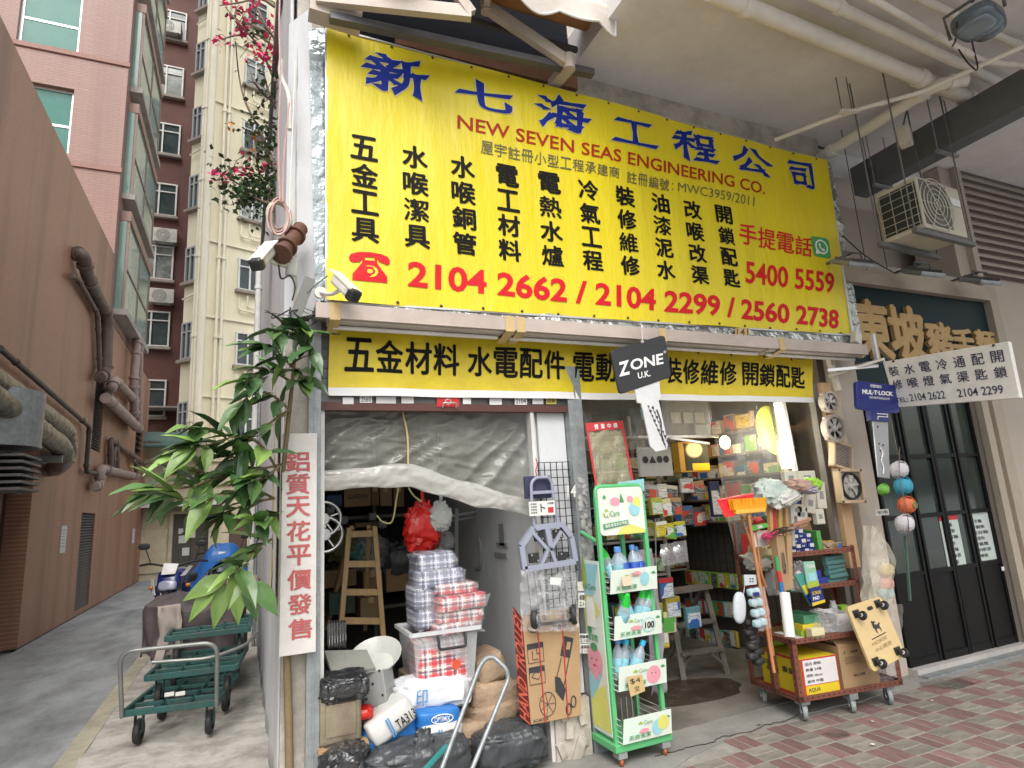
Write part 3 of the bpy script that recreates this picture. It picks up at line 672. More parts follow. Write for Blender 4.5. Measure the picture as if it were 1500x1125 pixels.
g=G();g.box(.408,2.058,YF-.035,YF+.0,2.225,2.275);g.build('bottom_rail',m_shut,sh)
g=G();g.box(.408,2.058,YF-.05,YF+.01,2.175,2.224);lb_=g.build('rust_bar',m_rustbar,sh)
p=W(658,593,YF-.06);g=G();g.tube(arc([p+Vector((-.045,0,-.02)),p+Vector((-.045,-.02,.01)),p+Vector((.045,-.02,.01)),p+Vector((.045,0,-.02))],.015),.005,6);g.build('handle',m_alu,lb_)
m_redst=mat('red_sticker',(.5,.02,.02),.6)
for(px0,py0,px1,py1,red,t)in((502,582,518,592,0,''),(527,580,545,590,0,'2560'),(551,581,580,591,0,''),(588,581,606,591,0,''),(640,581,673,596,1,''),(678,582,690,592,0,''),(717,583,735,593,0,''),(754,582,772,593,0,'2104'),(780,582,796,592,0,''),(800,581,815,592,2,'開鎖')):
 q=rectq(px0,py0,px1,py1,YF-.054);g=G().use(m_redst if red==1 else(mat('yellow_sticker',(.6,.5,.1),.6)if red==2 else m_paper));g.poly(q[::-1])
 if t:g.use(m_black);put(g,t,[bil(q,a,b)+Vector((0,-.001,0))for a,b in((.1,.15),(.9,.15),(.9,.85),(.1,.85))])
 if red==1:g.use(m_paper);g.tube([bil(q,.5,.5)+Vector((.018*cos(a),-.001,.018*sin(a)))for a in[k*pi/8 for k in range(16)]],.003,4,closed=True)
 tag(g.build('sticker',None),{502:'leftmost torn white sticker',527:'second white sticker from the left, with bold digits,',551:'wide torn white sticker, widest',588:'torn white sticker just left of the red one',640:'red sticker with a ring',678:'small white sticker just right of the red one',717:'plain white sticker in the middle of the right half',754:'white sticker with bold digits near the right end',780:'plain white sticker beside the yellow one',800:'yellow locksmith sticker'}[px0]+' on the shutter rail','sticker','stickers on the shutter rail')
# ---- ceiling of the arcade, beam, pipes
m_ceil=mat('ceiling_paint',(.74,.71,.70),.8,var=.10,vs=2.5,bump=.15,bs=30,dirt=.35,dcol=(.22,.20,.18),ds=.7)
m_beam=mat('dark_beam_paint',(.115,.122,.12),.6,var=.2,dirt=.3)
m_ppipe=mat('cream_pipe_paint',(.78,.74,.68),.45,var=.1,dirt=.2)
cl=thing('arcade_ceiling','pale grey arcade ceiling slab with dark broken edge above the yellow sign','ceiling',(5,2,5))
g=G();g.box(2.35,12,.2,YF+.6,5.0,5.3);g.build('slab',m_ceil,cl)
g=G();g.box(2.0,12,YF+.12,YF+.6,4.7,4.998);g.build('wall_strip',m_ceil,cl)
g=G();pts=[Vector((2.45+.1*k,YF+.1,4.985+ru(-.012,.01)))for k in range(32)];g.tube(pts,.018,5,rs=[ru(.01,.03)for _ in pts]);g.build('cracked_edge',m_black,cl)
g=G();g.box(5.62,5.80,.2,YF+.02,4.45,4.75)
bmx=thing('dark_duct','dark grey rectangular duct crossing under the arcade ceiling at the right','duct',(5.7,2,4.5));g.build('duct',m_beam,bmx)
for y in(1.4,2.1,2.9,3.5):
 g=G();g.bar((5.56,y,4.43),(5.86,y,4.43),.03,.025);g.cyl((5.58,y,4.42),(5.58,y,5.0),.006,n=6);g.cyl((5.84,y,4.42),(5.84,y,5.0),.006,n=6);g.build('hanger',m_steel,bmx)
def cpipe(l,r,label,z=4.85,m=None):
 return pipe([WZ(a,b,z)for a,b in l],r,label,m or m_ppipe,'ceiling_pipe','pipe',grp='pipes under the arcade ceiling')
cpipe([(1040,-12),(1380,128),(1450,158)],.062,'thickest cream pipe running under the arcade ceiling',4.86)
cpipe([(1180,-12),(1500,138)],.04,'second cream pipe behind the thickest one under the ceiling',4.9)
cpipe([(1260,-12),(1385,60),(1440,90),(1520,100)],.022,'thin cream conduit nearest the flood lamp',4.72)
cpipe([(1300,-25),(1510,75)],.028,'thin cream pipe passing above the flood lamp',4.93)
cpipe([(1540,50),(1350,135),(1240,165),(1135,205)],.018,'thin conduit crossing diagonally below the other ceiling pipes',4.66)
cpipe([(1415,118),(1376,122),(1200,232)],.052,'thick cream branch pipe running down to the shop wall',4.78)
cpipe([(1135,205),(1290,150)],.012,'thin wire tube beside the diagonal conduit',4.68)
m_lampb=mat('blue_grey_casing',(.10,.13,.16),.28,.3,var=.2,bump=.05,coat=.3)
o=thing('flood_lamp','large blue-grey flood lamp with glossy glass hanging under the ceiling at the top right','lamp',WZ(1440,30,4.5))
c=WZ(1432,32,4.55);ux=(WZ(1480,62,4.55)-WZ(1395,5,4.55)).normalized();uz=Vector((0,0,1));uy=uz.cross(ux)
M=Matrix(((ux.x,uy.x,0,c.x),(ux.y,uy.y,0,c.y),(ux.z,uy.z,1,c.z),(0,0,0,1)))
g=G();g.blob((0,0,0),(.30,.26,.13),p=.6,noise=0);g.v=[M@v for v in g.v];g.build('casing',m_lampb,o)
g=G();g.blob((.14,0,.03),(.18,.20,.17),p=.7,noise=0);g.v=[M@v for v in g.v];g.build('gear_box',m_lampb,o)
g=G();g.blob((-.04,0,-.055),(.19,.20,.04),p=.6,noise=0);g.v=[M@v for v in g.v];g.build('glass',mat('lamp_glass',(.16,.21,.25),.15,spec=.6,bump=0),o)
g=G();g.tube([M@Vector(p)for p in((-.02,-.16,-.02),(-.02,-.17,.16),(-.02,.17,.16),(-.02,.16,-.02))],.012,6);g.tube([M@Vector((0,0,.16)),M@Vector((0,0,.44))],.014,6);g.build('bracket',m_beam,o)
g=G();g.tube(spl([WZ(1402,32,4.5),WZ(1400,58,4.55),WZ(1395,68,4.66)]),.006,5);g.tube(spl([WZ(1404,72,4.66),WZ(1418,92,4.55),WZ(1432,101,4.6),WZ(1424,62,4.8)]),.006,5);g.build('cable',m_black,o)
m_offw=mat('off_white_plastic',(.60,.57,.50),.45,dirt=.25)
o=thing('hanging_white_box','small white box hanging on a cord from a ceiling rose under the pipes','device',W(1325,215,3.0))
g=G();a=W(1325,198,3.0);T=Matrix.Translation(a)@Euler((0,rad(8),rad(20))).to_matrix().to_4x4();g.box(-.045,.045,-.05,.05,-.11,.08,T);g.build('box',m_offw,o,bevel=.012)
g=G();r_=W(1326,153,3.0);g.lathe([(.0,-.01),(.06,-.01),(.07,.01),(.05,.03),(0,.03)],r_);g.build('ceiling_rose',m_offw,o)
g=G();g.cyl(r_,r_+Vector((0,0,5.0-r_.z)),.01,n=6);g.tube(spl([r_,r_+Vector((.0,0,-.06)),a+Vector((0,0,.08))]),.008,6);g.build('cord',m_slat,o)
for(px,yy)in((867,2.9),(888,2.9)):pass
o=thing('threaded_hanger','pair of thin threaded rods carrying a small clamp under the ceiling','hanger',WZ(1235,165,4.66))
g=G()
for px in(1226,1241):a=WZ(px,92,5.0);b=WZ(px+8,165,4.66);g.cyl((b.x,b.y,5.0),(b.x,b.y,4.64),.005,n=6)
a=WZ(1230,163,4.64);g.build('rod',m_slat,o);G().bar(a,a+Vector((.16,-.05,0)),.04,.02).build('clamp',m_ppipe,o)
# ---- restaurant to the right
m_beige=mat('beige_stone',(.36,.31,.25),.7,var=.15,vs=3,bump=.2,bs=40,dirt=.25,dcol=(.20,.17,.14),ds=1)
m_beige2=mat('beige_wall_paint',(.40,.35,.30),.8,var=.1,vs=1.2,bump=.15,dirt=.25,dcol=(.2,.17,.14),ds=1)
m_blackp=mat('black_door_paint',(.006,.0065,.007),.5,spec=.25,var=.3,vs=4,bump=.1,dirt=.15,dcol=(.02,.02,.02),ds=3)
m_rglass=mat('restaurant_glass',(.03,.042,.038),.06,var=.6,vs=3,bump=.02,bs=1,spec=.8,c2=(.012,.018,.016))
m_board=mat('dark_green_board',(.008,.018,.021),.5,var=.4,vs=1.5,bump=.02,spec=.12,c2=(.016,.03,.036))
m_gold=mat('gold_letter',(.40,.25,.09),.45,.15,var=.2,vs=12,bump=.2,bs=40)
m_goldside=mat('grey_gold_side',(.42,.36,.28),.6,bump=.2)
YR=3.70
rs_=thing('restaurant_building','beige stone restaurant front with black glazed doors next to the hardware shop','building',(6.0,YR,0))
xl,xr=4.98,6.62
g=G();g.box(4.80,5.06,YR-.04,YR+.3,0,3.7);g.build('pilaster',m_beige2,rs_)
g=G();g.box(xr+.02,7.0,YR-.10,YR+.4,0,2.40);g.box(7.0,9.5,YR-.02,YR+.4,0,4.99);g.build('right_wall',m_beige2,rs_)
g=G();g.box(xr,xr+.10,YR-.16,YR-.10,0,2.40);g.box(xr+.22,xr+.38,YR-.14,YR-.10,0,2.40);g.build('door_surround',m_beige,rs_)
g=G();g.box(5.06,7.5,YR+.02,YR+.4,2.40,3.7);g.box(5.1,9.5,YR+.6,YR+.9,3.7,5.0);g.build('upper_wall',m_beige2,rs_)
zt=W(1340,418,YR-.05).z
g=G();bt,bb=3.42,2.62
g.box(5.06,7.42,YR-.10,YR+.02,bt,bt+.16);g.box(7.28,7.42,YR-.10,YR+.02,2.42,bt);g.build('sign_surround',m_beige,rs_)
sb=thing('restaurant_signboard','dark green restaurant signboard with large raised gold characters','sign',(6.1,YR-.02,2.62))
g=G();g.box(5.08,7.28,YR-.03,YR+.01,2.42,bt);g.build('board',m_board,sb)
for ch,q in(('東',[(1243,440),(1291,446),(1305,528),(1250,524)]),('坡',[(1296,448),(1340,455),(1358,530),(1302,526)]),('豬',[(1352,472),(1388,478),(1392,530),(1356,528)]),
              ('手',[(1390,482),(1420,486),(1426,528),(1392,526)]),('麵',[(1424,484),(1450,488),(1456,526),(1426,524)])):
 Y=YR-.032;P_=qW(q,Y);zc=(P_[0].z+P_[1].z)/2;zb=(P_[2].z+P_[3].z)/2;xa=(P_[0].x+P_[3].x)/2;xb=(P_[1].x+P_[2].x)/2
 P_=[Vector((xa,Y,zc)),Vector((xb,Y,zc)),Vector((xb,Y,zb)),Vector((xa,Y,zb))]
 g=G().use(m_gold);put(g,ch,P_,.045,depth=(0,-.04,0));
 for k,f in enumerate(g.f):
  if len(f)==4 and len({i<len(g.v)//2 for i in f})==2:g.m[k]=1
 g.mats.append(m_goldside);g.build('gold_character',None,sb)
lx=[W(1268,670,YR).x-.42,W(1268,670,YR).x+.03,W(1340,670,YR).x,W(1393,668,YR).x,xr]
lx=[5.06,5.50,5.89,6.24,6.60]
zr=[2.29,1.79,1.26,.78]
dfr=mat('black_frame',(.005,.0055,.006),.45,var=.2,spec=.25)
for k in range(4):
 a,b=lx[k]+.01,lx[k+1]-.01;t=.03;Y0,Y1=YR-.06-.006*(k%2),YR-.02
 g=G();g.box(a,a+t,Y0,Y1,.06,2.38);g.box(b-t,b,Y0,Y1,.06,2.38)
 for z in[2.35]+zr[1:]:g.box(a+t,b-t,Y0+.002,Y1,z-.018,z+.018)
 g.box(a+t,b-t,Y0+.004,Y1,.06,.12)
 d=g.build('door',dfr,rs_)
 for z0,z1 in((zr[1]+.018,2.332),(zr[2]+.018,zr[1]-.018),(zr[3]+.018,zr[2]-.018)):
  G().box(a+t,b-t,Y1-.02,Y1-.012,z0,z1).build('pane',m_rglass,d)
 G().box(a+t,b-t,Y1-.03,Y1-.01,.12,zr[3]-.018).build('lower_panel',m_blackp,d)
g=G();g.box(5.06,6.62,YR-.12,YR+.0,0,.058);g.build('threshold',mat('pale_granite',(.42,.40,.38),.6,dirt=.3),rs_)
g=G();g.box(5.06,9.5,YR-.20,YR-.121,0,.02);g.build('door_track',m_steel,rs_)
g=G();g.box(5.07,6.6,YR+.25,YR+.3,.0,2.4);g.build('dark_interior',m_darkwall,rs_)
m_menu=mat('menu_sheet',(.45,.52,.49),.6,var=.1);m_ink=mat('ink',(.03,.03,.035),.7,bump=0)
m_redprint=mat('red_print',(.45,.03,.035),.6,bump=0)
for q,head,lab in(([(1374,754),(1401,752),(1420,830),(1386,834)],1,'pale menu sheet with a red heading inside the restaurant door'),([(1414,750),(1446,747),(1461,820),(1424,824)],0,'pale handwritten menu sheet in the rightmost restaurant door pane')):
 Y=YR-.043;P_=qW(q,Y);xa,xb=P_[0].x,P_[1].x;za,zb=P_[0].z,P_[3].z
 P_=[Vector((xa,Y,za)),Vector((xb,Y,za)),Vector((xb,Y,zb)),Vector((xa,Y,zb))]
 g=G().use(m_menu);g.poly(P_[::-1]);g.use(m_redprint)
 if head:g.poly([bil(P_,a,b)+Vector((0,-.001,0))for a,b in((0,0),(0,.12),(1,.12),(1,0))])
 g.use(m_ink)
 L_=['豬手麵','牛腩飯','雲吞麵','魚蛋粉','炸醬麵','凍檸茶','咖喱飯']
 for r in range(7):
  z0=.17+.115*r;put(g,L_[r],[bil(P_,a,b)+Vector((0,-.0015,0))for a,b in((.12,z0),(.62+.1*(r%3),z0),(.62+.1*(r%3),z0+.07),(.12,z0+.07))],.01)
 tag(g.build('menu_sheet',None),lab,'menu')
p=W(1470,833,YR-.07);tag(G().box(p.x-.02,p.x+.02,YR-.068,YR-.062,p.z-.018,p.z+.018).build('small_sticker',m_paper),'small white sticker on the black panel of the last restaurant door','sticker')
p=W(1402,778,YR-.3)
lo=thing('dark_louvre','large dark brown ventilation louvre high on the wall at the right edge','louvre',W(1470,340,YR))
a,b=W(1415,300,YR+.3),W(1520,270,YR+.3);z0,z1=W(1440,415,YR).z+.05,W(1440,285,YR).z+.35
g=G();xa,xb=W(1424,350,YR-.05).x,W(1424,350,YR-.05).x+2.2;g.box(xa,xb,YR+.0,YR+.02,z0,z1);g.build('back',m_black,lo)
n=15;s0=None
for k in range(n):
 z=z0+(z1-z0)*(k+.5)/n;g=G();g.cb((0,0,0),(xb-xa,.012,.075),(-38,0,0))
 if s0 is None:s0=g.build('slat',mat('brown_slat',(.075,.04,.035),.6),lo,world=False);o=s0
 else:o=s0.copy();COL.objects.link(o)
 o.parent=lo;o.location=Vector(((xa+xb)/2,YR-.03,z))-lo.location
g=G();g.box(xa-.10,xa,YR-.08,YR+.02,z0-.1,z1+.1);g.box(xa,xb,YR-.08,YR+.02,z1,z1+.1);g.build('frame',m_beige2,lo)
o=thing('hung_air_conditioner','cream outdoor air conditioner hung on rods under the arcade ceiling at the right','air conditioner',W(1370,350,3.2))
P1=W(1349,262,2.95);P2=W(1388,350,2.95)
ya0,ya1=2.75,3.10;xa0=W(1346,300,ya0).x;xa1=W(1415,320,ya0).x
z0=W(1375,338,2.75).z;z1=W(1352,262,2.75).z
R2=Matrix.Translation(((xa0+xa1)/2,2.92,z0))@Matrix.Rotation(rad(3),4,'Z')
wx=(xa1-xa0)/2;hh=z1-z0
G().box(-wx,wx,-.17,.17,0,hh,R2).build('casing',mat('cream_casing',(.47,.44,.36),.5,dirt=.4,var=.15),o,bevel=.012)
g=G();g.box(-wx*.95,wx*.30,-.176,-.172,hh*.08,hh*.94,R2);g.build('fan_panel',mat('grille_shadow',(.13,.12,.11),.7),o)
g=G()
for r in range(1,6):g.tube([R2@Vector((-wx*.33+.045*r*cos(t*pi/12),-.185,hh*.5+.045*r*sin(t*pi/12)))for t in range(24)],.004,4,closed=True)
for t in range(6):g.tube([R2@Vector((-wx*.33,-.185,hh*.5)),R2@Vector((-wx*.33+.24*cos(t*pi/3),-.185,hh*.5+.24*sin(t*pi/3)))],.004,4)
g.build('fan_grille',mat('cream_casing',(.47,.44,.36)),o)
g=G();g.box(-wx-.006,-wx-.002,-.15,.15,.04,hh-.04,R2);g.build('coil',mat('coil_black',(.03,.035,.04),.4,.3),o)
g=G()
for k in range(6):g.bar(R2@Vector((-wx-.012,-.15,.06+(hh-.12)*k/5)),R2@Vector((-wx-.012,.15,.06+(hh-.12)*k/5)),.005)
for k in range(4):g.bar(R2@Vector((-wx-.012,-.14+.093*k,.04)),R2@Vector((-wx-.012,-.14+.093*k,hh-.04)),.005)
g.build('coil_guard',m_alu,o)
g=G();g.box(wx*.4,wx*.9,-.177,-.173,hh*.6,hh*.75,R2);g.build('label_plate',m_paper,o)
g=G()
for x in(-wx-.05,wx+.05):
 g.bar(R2@Vector((x,-.26,-.03)),R2@Vector((x,.26,-.03)),.04,.04)if 0 else None
for y in(-.14,.14):g.bar(R2@Vector((-wx-.12,y,-.03)),R2@Vector((wx+.12,y,-.03)),.04,.04)
g.build('cradle',m_beam,o)
g=G()
for x in(-wx-.11,wx+.11):
 for y in(-.14,.14):p=R2@Vector((x,y,-.05));g.cyl(p,(p.x,p.y,5.0),.007,n=6)
g.build('rod',m_beam,o)
fl0=None
for k,(px,py)in enumerate(((1250,386),(1352,400),(1437,412))):
 c=W(px,py,3.35);M=Matrix.Translation(c)@Euler((rad(28),0,rad(-4))).to_matrix().to_4x4()
 o=thing('flood_light',['flat grey flood light over the signboard nearest the yellow sign','middle flat flood light over the dark signboard','rightmost flat flood light at the end of the signboard'][k],'lamp',c,group='flood lights above the restaurant signboard')
 g=G();g.box(-.16,.16,-.11,.11,-.02,.02,M);g.build('housing',m_steel,o,bevel=.01)
 g=G();g.box(-.14,.14,-.09,.09,-.027,-.021,M);g.build('glass',mat('flood_glass',(.45,.45,.43),.2),o)
 g=G();[g.box(-.13+.05*i,-.125+.05*i,-.09,.09,.02,.045,M)for i in range(6)];g.build('fins',m_slat,o)
 g=G();g.tube([M@Vector((-.10,0,.02)),M@Vector((-.10,.04,.09)),M@Vector((.10,.04,.09)),M@Vector((.10,0,.02))],.008,6);g.bar(M@Vector((0,.04,.09)),Vector((c.x,YR-.02,c.z+.10)),.02);g.build('bracket',m_beam,o)
g=G();pts=[W(1234,345,3.6),W(1268,375,3.5),W(1310,400,3.55)];g.tube(spl(pts),.006,5)
for px in(1270,1300):a=W(px,395,3.55);g.cyl(a,(a.x,a.y,5.0),.004,n=5)
tag(g.build('loose_cable',m_black),'thin dark cables hanging down to the flood lights','cable')
# ================================================================== SIGNS
m_yel=mat('yellow_vinyl',(.68,.555,.008),.42,var=.10,vs=1.2,bump=.35,bs=3.5,bd=.05,dirt=.26,dcol=(.44,.35,.03),ds=1.6,coat=.1,stretch=(2.2,1,.5))
m_yel2=mat('yellow_vinyl_small',(.68,.53,.018),.45,var=.07,vs=3,bump=.4,bs=6,bd=.04,dirt=.3,dcol=(.36,.27,.04),ds=3)
m_blue=mat('blue_print',(.006,.022,.21),.55,spec=.2,var=.05,bump=0);m_blk=mat('black_print',(.006,.0055,.005),.6,spec=.15,bump=0)
m_red=mat('red_print_bright',(.55,.012,.02),.55,spec=.2,var=.04,bump=0);m_red2=mat('red_print_dark',(.36,.025,.01),.55,spec=.2,bump=0)
m_halo=mat('pale_outline',(.62,.58,.35),.45,bump=0);m_gry=mat('grey_print',(.12,.11,.05),.5,bump=0)
m_wprint=mat('white_print',(.75,.75,.74),.5,bump=0,var=.03)
YS=3.60
def wavy(p,amp=1.):
 x,z=p.x,p.z
 d=.006*sin(x*2.1+z*1.3)+.004*sin(x*5.3-z*2.2)
 l=max(0,1-(x-.45)/.7);d+=.012*l*sin(z*7+x*9)*l
 b=max(0,1-(z-2.87)/.45);d+=.012*b*sin(x*6.5+1)*b
 return Vector((x,p.y+d*amp,z))
SQ=[W(478,38,YS),W(1210,235,YS),W(1250,491,YS),W(478,441,YS)]
big=thing('shop_sign_banner','big yellow vinyl shop sign with blue heading, black columns and red phone numbers','sign',((SQ[0].x+SQ[1].x)/2,YS,SQ[3].z))
g=G();g.grid(lambda u,v:wavy(bil(SQ,u,1-v)),120,46);g.build('vinyl',m_yel,big)
g=G();g.prism([(0,0),(1,0),(1,1),(0,1)],(0,0,0),(0,0,0),(0,0,0),(0,0,0))if 0 else None
F0=[q+Vector((0,.03,0))for q in SQ]
g=G();g.add([F0[3]+Vector((0.02,.0,0.02)),F0[2]+Vector((-.02,0,.02)),F0[1]+Vector((-.02,0,-.02)),F0[0]+Vector((.02,0,-.02)),F0[3]+Vector((0.02,.04,.02)),F0[2]+Vector((-.02,.04,.02)),F0[1]+Vector((-.02,.04,-.02)),F0[0]+Vector((.02,.04,-.02))],
      [(0,1,2,3),(7,6,5,4),(0,4,5,1),(1,5,6,2),(2,6,7,3),(3,7,4,0)]);g.build('backing_panel',m_whitef,big)
for i,(a,b)in enumerate(((0,1),(1,2),(2,3),(3,0))):
 g=G();o_=Vector((0,-.004,0));g.bar(SQ[a]+o_+Vector((0,.02,0)),SQ[b]+o_+Vector((0,.02,0)),.012 if i!=1 else.03,.03,up=(0,1,0));g.build('frame_edge',m_alu,big)
g=G()
for k in range(16):
 p=wavy(bil(SQ,(k+.5)/16,.012))+Vector((0,-.006,0));g.blob(p,(.02,.012,.02),p=1,noise=0,nu=8,nv=5)
 p=wavy(bil(SQ,(k+.5)/16,.99))+Vector((0,-.006,0));g.blob(p,(.02,.012,.02),p=1,noise=0,nu=8,nv=5)
g.build('screws',m_dkdoor,big,kind='stuff')
lift=lambda d:(lambda p:wavy(p)+Vector((0,-d,0)))
def cellw(px0,py0,px1,py1,Y):
 cx_,cy_=(px0+px1)/2,(py0+py1)/2;s=(622-cy_)/(2780-cx_);h=s*(px1-px0)/2
 a,b=W(px0,cy_,Y).x,W(px1,cy_,Y).x;z1,z0=W(cx_,py0+h,Y).z,W(cx_,py1-h,Y).z
 return[Vector((a,Y,z1)),Vector((b,Y,z1)),Vector((b,Y,z0)),Vector((a,Y,z0))]
HEAD={
'新':[[(28,3),(38,15)],[(8,21),(54,17)],[(18,25),(25,36)],[(46,22),(38,37)],[(2,44),(60,38)],[(12,58),(53,53)],[(32,38),(32,80),(31,95),(22,88)],[(29,62),(20,74),(5,84)],[(38,62),(52,74)],
      [(86,6),(64,17)],[(66,14),(67,48),(63,72),(46,95)],[(66,44),(98,39)],[(83,41),(83,98)]],
'七':[[(2,50),(50,43),(98,33)],[(42,3),(43,70),(50,88),(72,90),(92,84),(94,62)]],
'海':[[(10,10),(22,22)],[(2,37),(15,46)],[(4,92),(12,80),(24,62)],[(46,2),(38,16),(27,27)],[(38,17),(92,12)],[(44,32),(40,60),(37,86)],[(37,85),(82,83)],[(43,33),(84,30)],[(83,30),(80,70),(76,94),(62,90)],[(25,60),(99,54)],[(54,38),(62,49)],[(51,64),(60,76)]],
'工':[[(12,13),(50,12),(88,10)],[(50,12),(50,86)],[(1,88),(50,87),(99,84)]],
'程':[[(44,3),(28,9),(10,12)],[(2,31),(50,26)],[(26,9),(26,98)],[(25,33),(15,50),(2,64)],[(30,38),(46,53)],[(57,9),(60,40)],[(57,9),(92,7)],[(91,7),(89,38)],[(59,37),(90,35)],[(54,52),(94,49)],[(57,69),(91,67)],[(74,51),(74,88)],[(47,91),(99,88)]],
'公':[[(38,6),(28,32),(3,56)],[(58,4),(70,28),(98,52)],[(46,46),(34,68),(18,86)],[(18,86),(50,84),(78,79)],[(62,60),(74,76),(86,96)]],
'司':[[(10,12),(88,9)],[(87,9),(86,60),(84,90),(66,88)],[(12,34),(66,31)],[(20,50),(23,86)],[(20,51),(60,49)],[(60,49),(57,83)],[(23,82),(57,80)]]}
def stroke(g,pts,wd,q,fn,base):
 P=spl([Vector((x,y,0))for x,y in pts],7)if len(pts)>2 else[Vector((*pts[0],0)).lerp(Vector((*pts[1],0)),t/6)for t in range(7)]
 n=len(P);vs=[]
 for i,p in enumerate(P):
  d=(P[min(i+1,n-1)]-P[max(i-1,0)]).normalized();nn=Vector((-d.y,d.x,0));t=i/(n-1)
  wdt=wd*(.72+.42*abs(2*t-1)**1.5);ang=.35*(1 if t<.5 else-1)*abs(2*t-1)**3
  e=Vector((0,0,0))if 0<i<n-1 else d*(wd*.2*(-1 if i==0 else 1))
  sk=d*(wdt*.35*(abs(2*t-1)**4))
  vs+=[p+nn*wdt/2+e-sk,p-nn*wdt/2+e+sk]
 V3=[fn(bil(q,v.x/100,v.y/100))+Vector((0,-base,0))for v in vs]
 g.add(V3,[(2*i,2*i+2,2*i+3,2*i+1)for i in range(n-1)])
for ch,bx in zip('新七海工程公司',((533,71,626,147),(670,112,748,172),(789,136,861,200),(897,169,959,223),(988,188,1048,243),(1074,211,1128,261),(1155,232,1193,280))):
 q=cellw(*bx,YS);g=G()
 g.use(m_halo)
 for i,st in enumerate(HEAD[ch]):stroke(g,st,18,q,wavy,.003+.0001*i)
 g.use(m_blue)
 for i,st in enumerate(HEAD[ch]):stroke(g,st,13.5,q,wavy,.0055+.0001*i)
 g.build('heading_character',None,big)
def rowq(g,s,q,bold,fn=None,fill=.88):
 n=len(s)
 for i,ch in enumerate(s):
  if ch==' ':continue
  m=(1-fill)/2;a,b=(i+m)/n,(i+1-m)/n
  put(g,ch,[bil(q,a,0),bil(q,b,0),bil(q,b,1),bil(q,a,1)],bold,fn)
cols=[('五金工具',533.7,216,535,338,38,36),('水喉潔具',608,230,611,347,35,34),('水喉銅管',678,245,681,357,33,33),('電工材料',743.6,257,747.5,366,31,32),('電熱水爐',805,267.5,809.6,374.5,30,31),
  ('冷氣工程',861,279,868,382,27,29.5),('裝修維修',914.6,288.6,923,389.4,26,29),('油漆泥水',967,298,975,396,24,28),('改喉改渠',1014,307.7,1024,403.5,23,27),('開鎖配匙',1059.7,314.8,1070.8,408,22.5,26)]
for s,xa,ya,xb,yb,w_,h_ in cols:
 g=G()
 for i,ch in enumerate(s):
  t=i/3;cx_,cy_=xa+(xb-xa)*t,ya+(yb-ya)*t;c=W(cx_,cy_,YS)
  wx=(W(cx_+w_/2,cy_,YS).x-W(cx_-w_/2,cy_,YS).x)/2;hz=(W(cx_,cy_-h_/2,YS).z-W(cx_,cy_+h_/2,YS).z)/2*.93
  put(g,ch,[c+Vector((-wx,0,hz)),c+Vector((wx,0,hz)),c+Vector((wx,0,-hz)),c+Vector((-wx,0,-hz))],.034 if len(glyph(ch,0)[0])<110 else.024,lift(.004))
 g.build('black_column',m_blk,big)
def line(s,quad,mt,bold,par=big,Y=YS,nm='lettering',fn=lift(.004)):
 g=G();put(g,s,qW(quad,Y),bold,fn);return g.build(nm,mt,par)
line('NEW SEVEN SEAS ENGINEERING CO.',[(670,168),(1121,268),(1121,284.5),(670,188)],m_red2,.012,nm='english_line')
g=G();rowq(g,'屋宇註冊小型工程承建商',qW([(703,205),(907,247),(907,263),(703,224)],YS),.008,lift(.004));rowq(g,'註冊編號',qW([(916,251),(981,264),(980,281),(916,268)],YS),.008,lift(.004));put(g,':',qW([(984,268),(986,268),(986,279),(984,279)],YS),0,lift(.004))
put(g,'MWC3959/2011',qW([(993,267),(1106,288),(1105,302),(993,280)],YS),0,lift(.004));g.build('registration_line',m_gry,big)
line('2104 2662 / 2104 2299 / 2560 2738',[(597,382),(1230,453.5),(1230,482),(597,420.5)],m_red,.028,nm='phone_numbers')
g=G();rowq(g,'手提電話',qW([(1081,325),(1191,350),(1190,377),(1082,356)],YS),.012,lift(.004),.92);g.build('mobile_caption',m_red,big)
line('5400 5559',[(1092,382),(1222,400),(1222,430),(1092,415)],m_red,.02,nm='mobile_number')
q=cellw(511,367,571,417,YS);g=G().use(m_red)
def pol(g,pts,base,fn=wavy,qq=None):g.poly([fn(bil(qq or q,x/100,y/100))+Vector((0,-base,0))for x,y in pts][::-1])
def circ(cx_,cy_,rx,ry,n=20):return[(cx_+rx*cos(2*pi*k/n),cy_+ry*sin(2*pi*k/n))for k in range(n)]
top_=[(0,22),(6,10),(22,3),(50,0),(78,3),(94,10),(100,22),(98,34),(92,38),(74,36),(70,28),(72,22),(62,17),(38,17),(28,22),(30,28),(26,36),(8,38),(2,34)]
for a,b in zip(range(0,9),range(18,9,-1)):pol(g,[top_[a],top_[a+1],top_[b-1 if b>9 else 9],top_[b]if b<19 else top_[18]],.005)if a+1!=b-1 else None
pol(g,[(32,26),(32,18),(38,18),(38,28),(62,28),(62,18),(68,18),(68,26),(68,36),(92,78),(92,98),(8,98),(8,78),(32,36)],.0052)
g.use(m_yel);pol(g,circ(50,64,20,19),.0062);g.use(m_red);pol(g,circ(50,64,13,12.5),.0068);g.use(m_yel);pol(g,circ(50,64,7,7),.0074);g.build('telephone_symbol',None,big)
q=cellw(1190,346,1215,379,YS);g=G().use(mat('green_print',(.05,.33,.09),.45,bump=0))
rr=lambda x0,y0,x1,y1,r:[(x1-r+r*cos(a),y1-r+r*sin(a))for a in(0,pi/6,pi/3,pi/2)]+[(x0+r-r*sin(a),y1-r+r*cos(a))for a in(0,pi/6,pi/3,pi/2)]+[(x0+r-r*cos(a),y0+r-r*sin(a))for a in(0,pi/6,pi/3,pi/2)]+[(x1-r+r*sin(a),y0+r-r*cos(a))for a in(0,pi/6,pi/3,pi/2)]
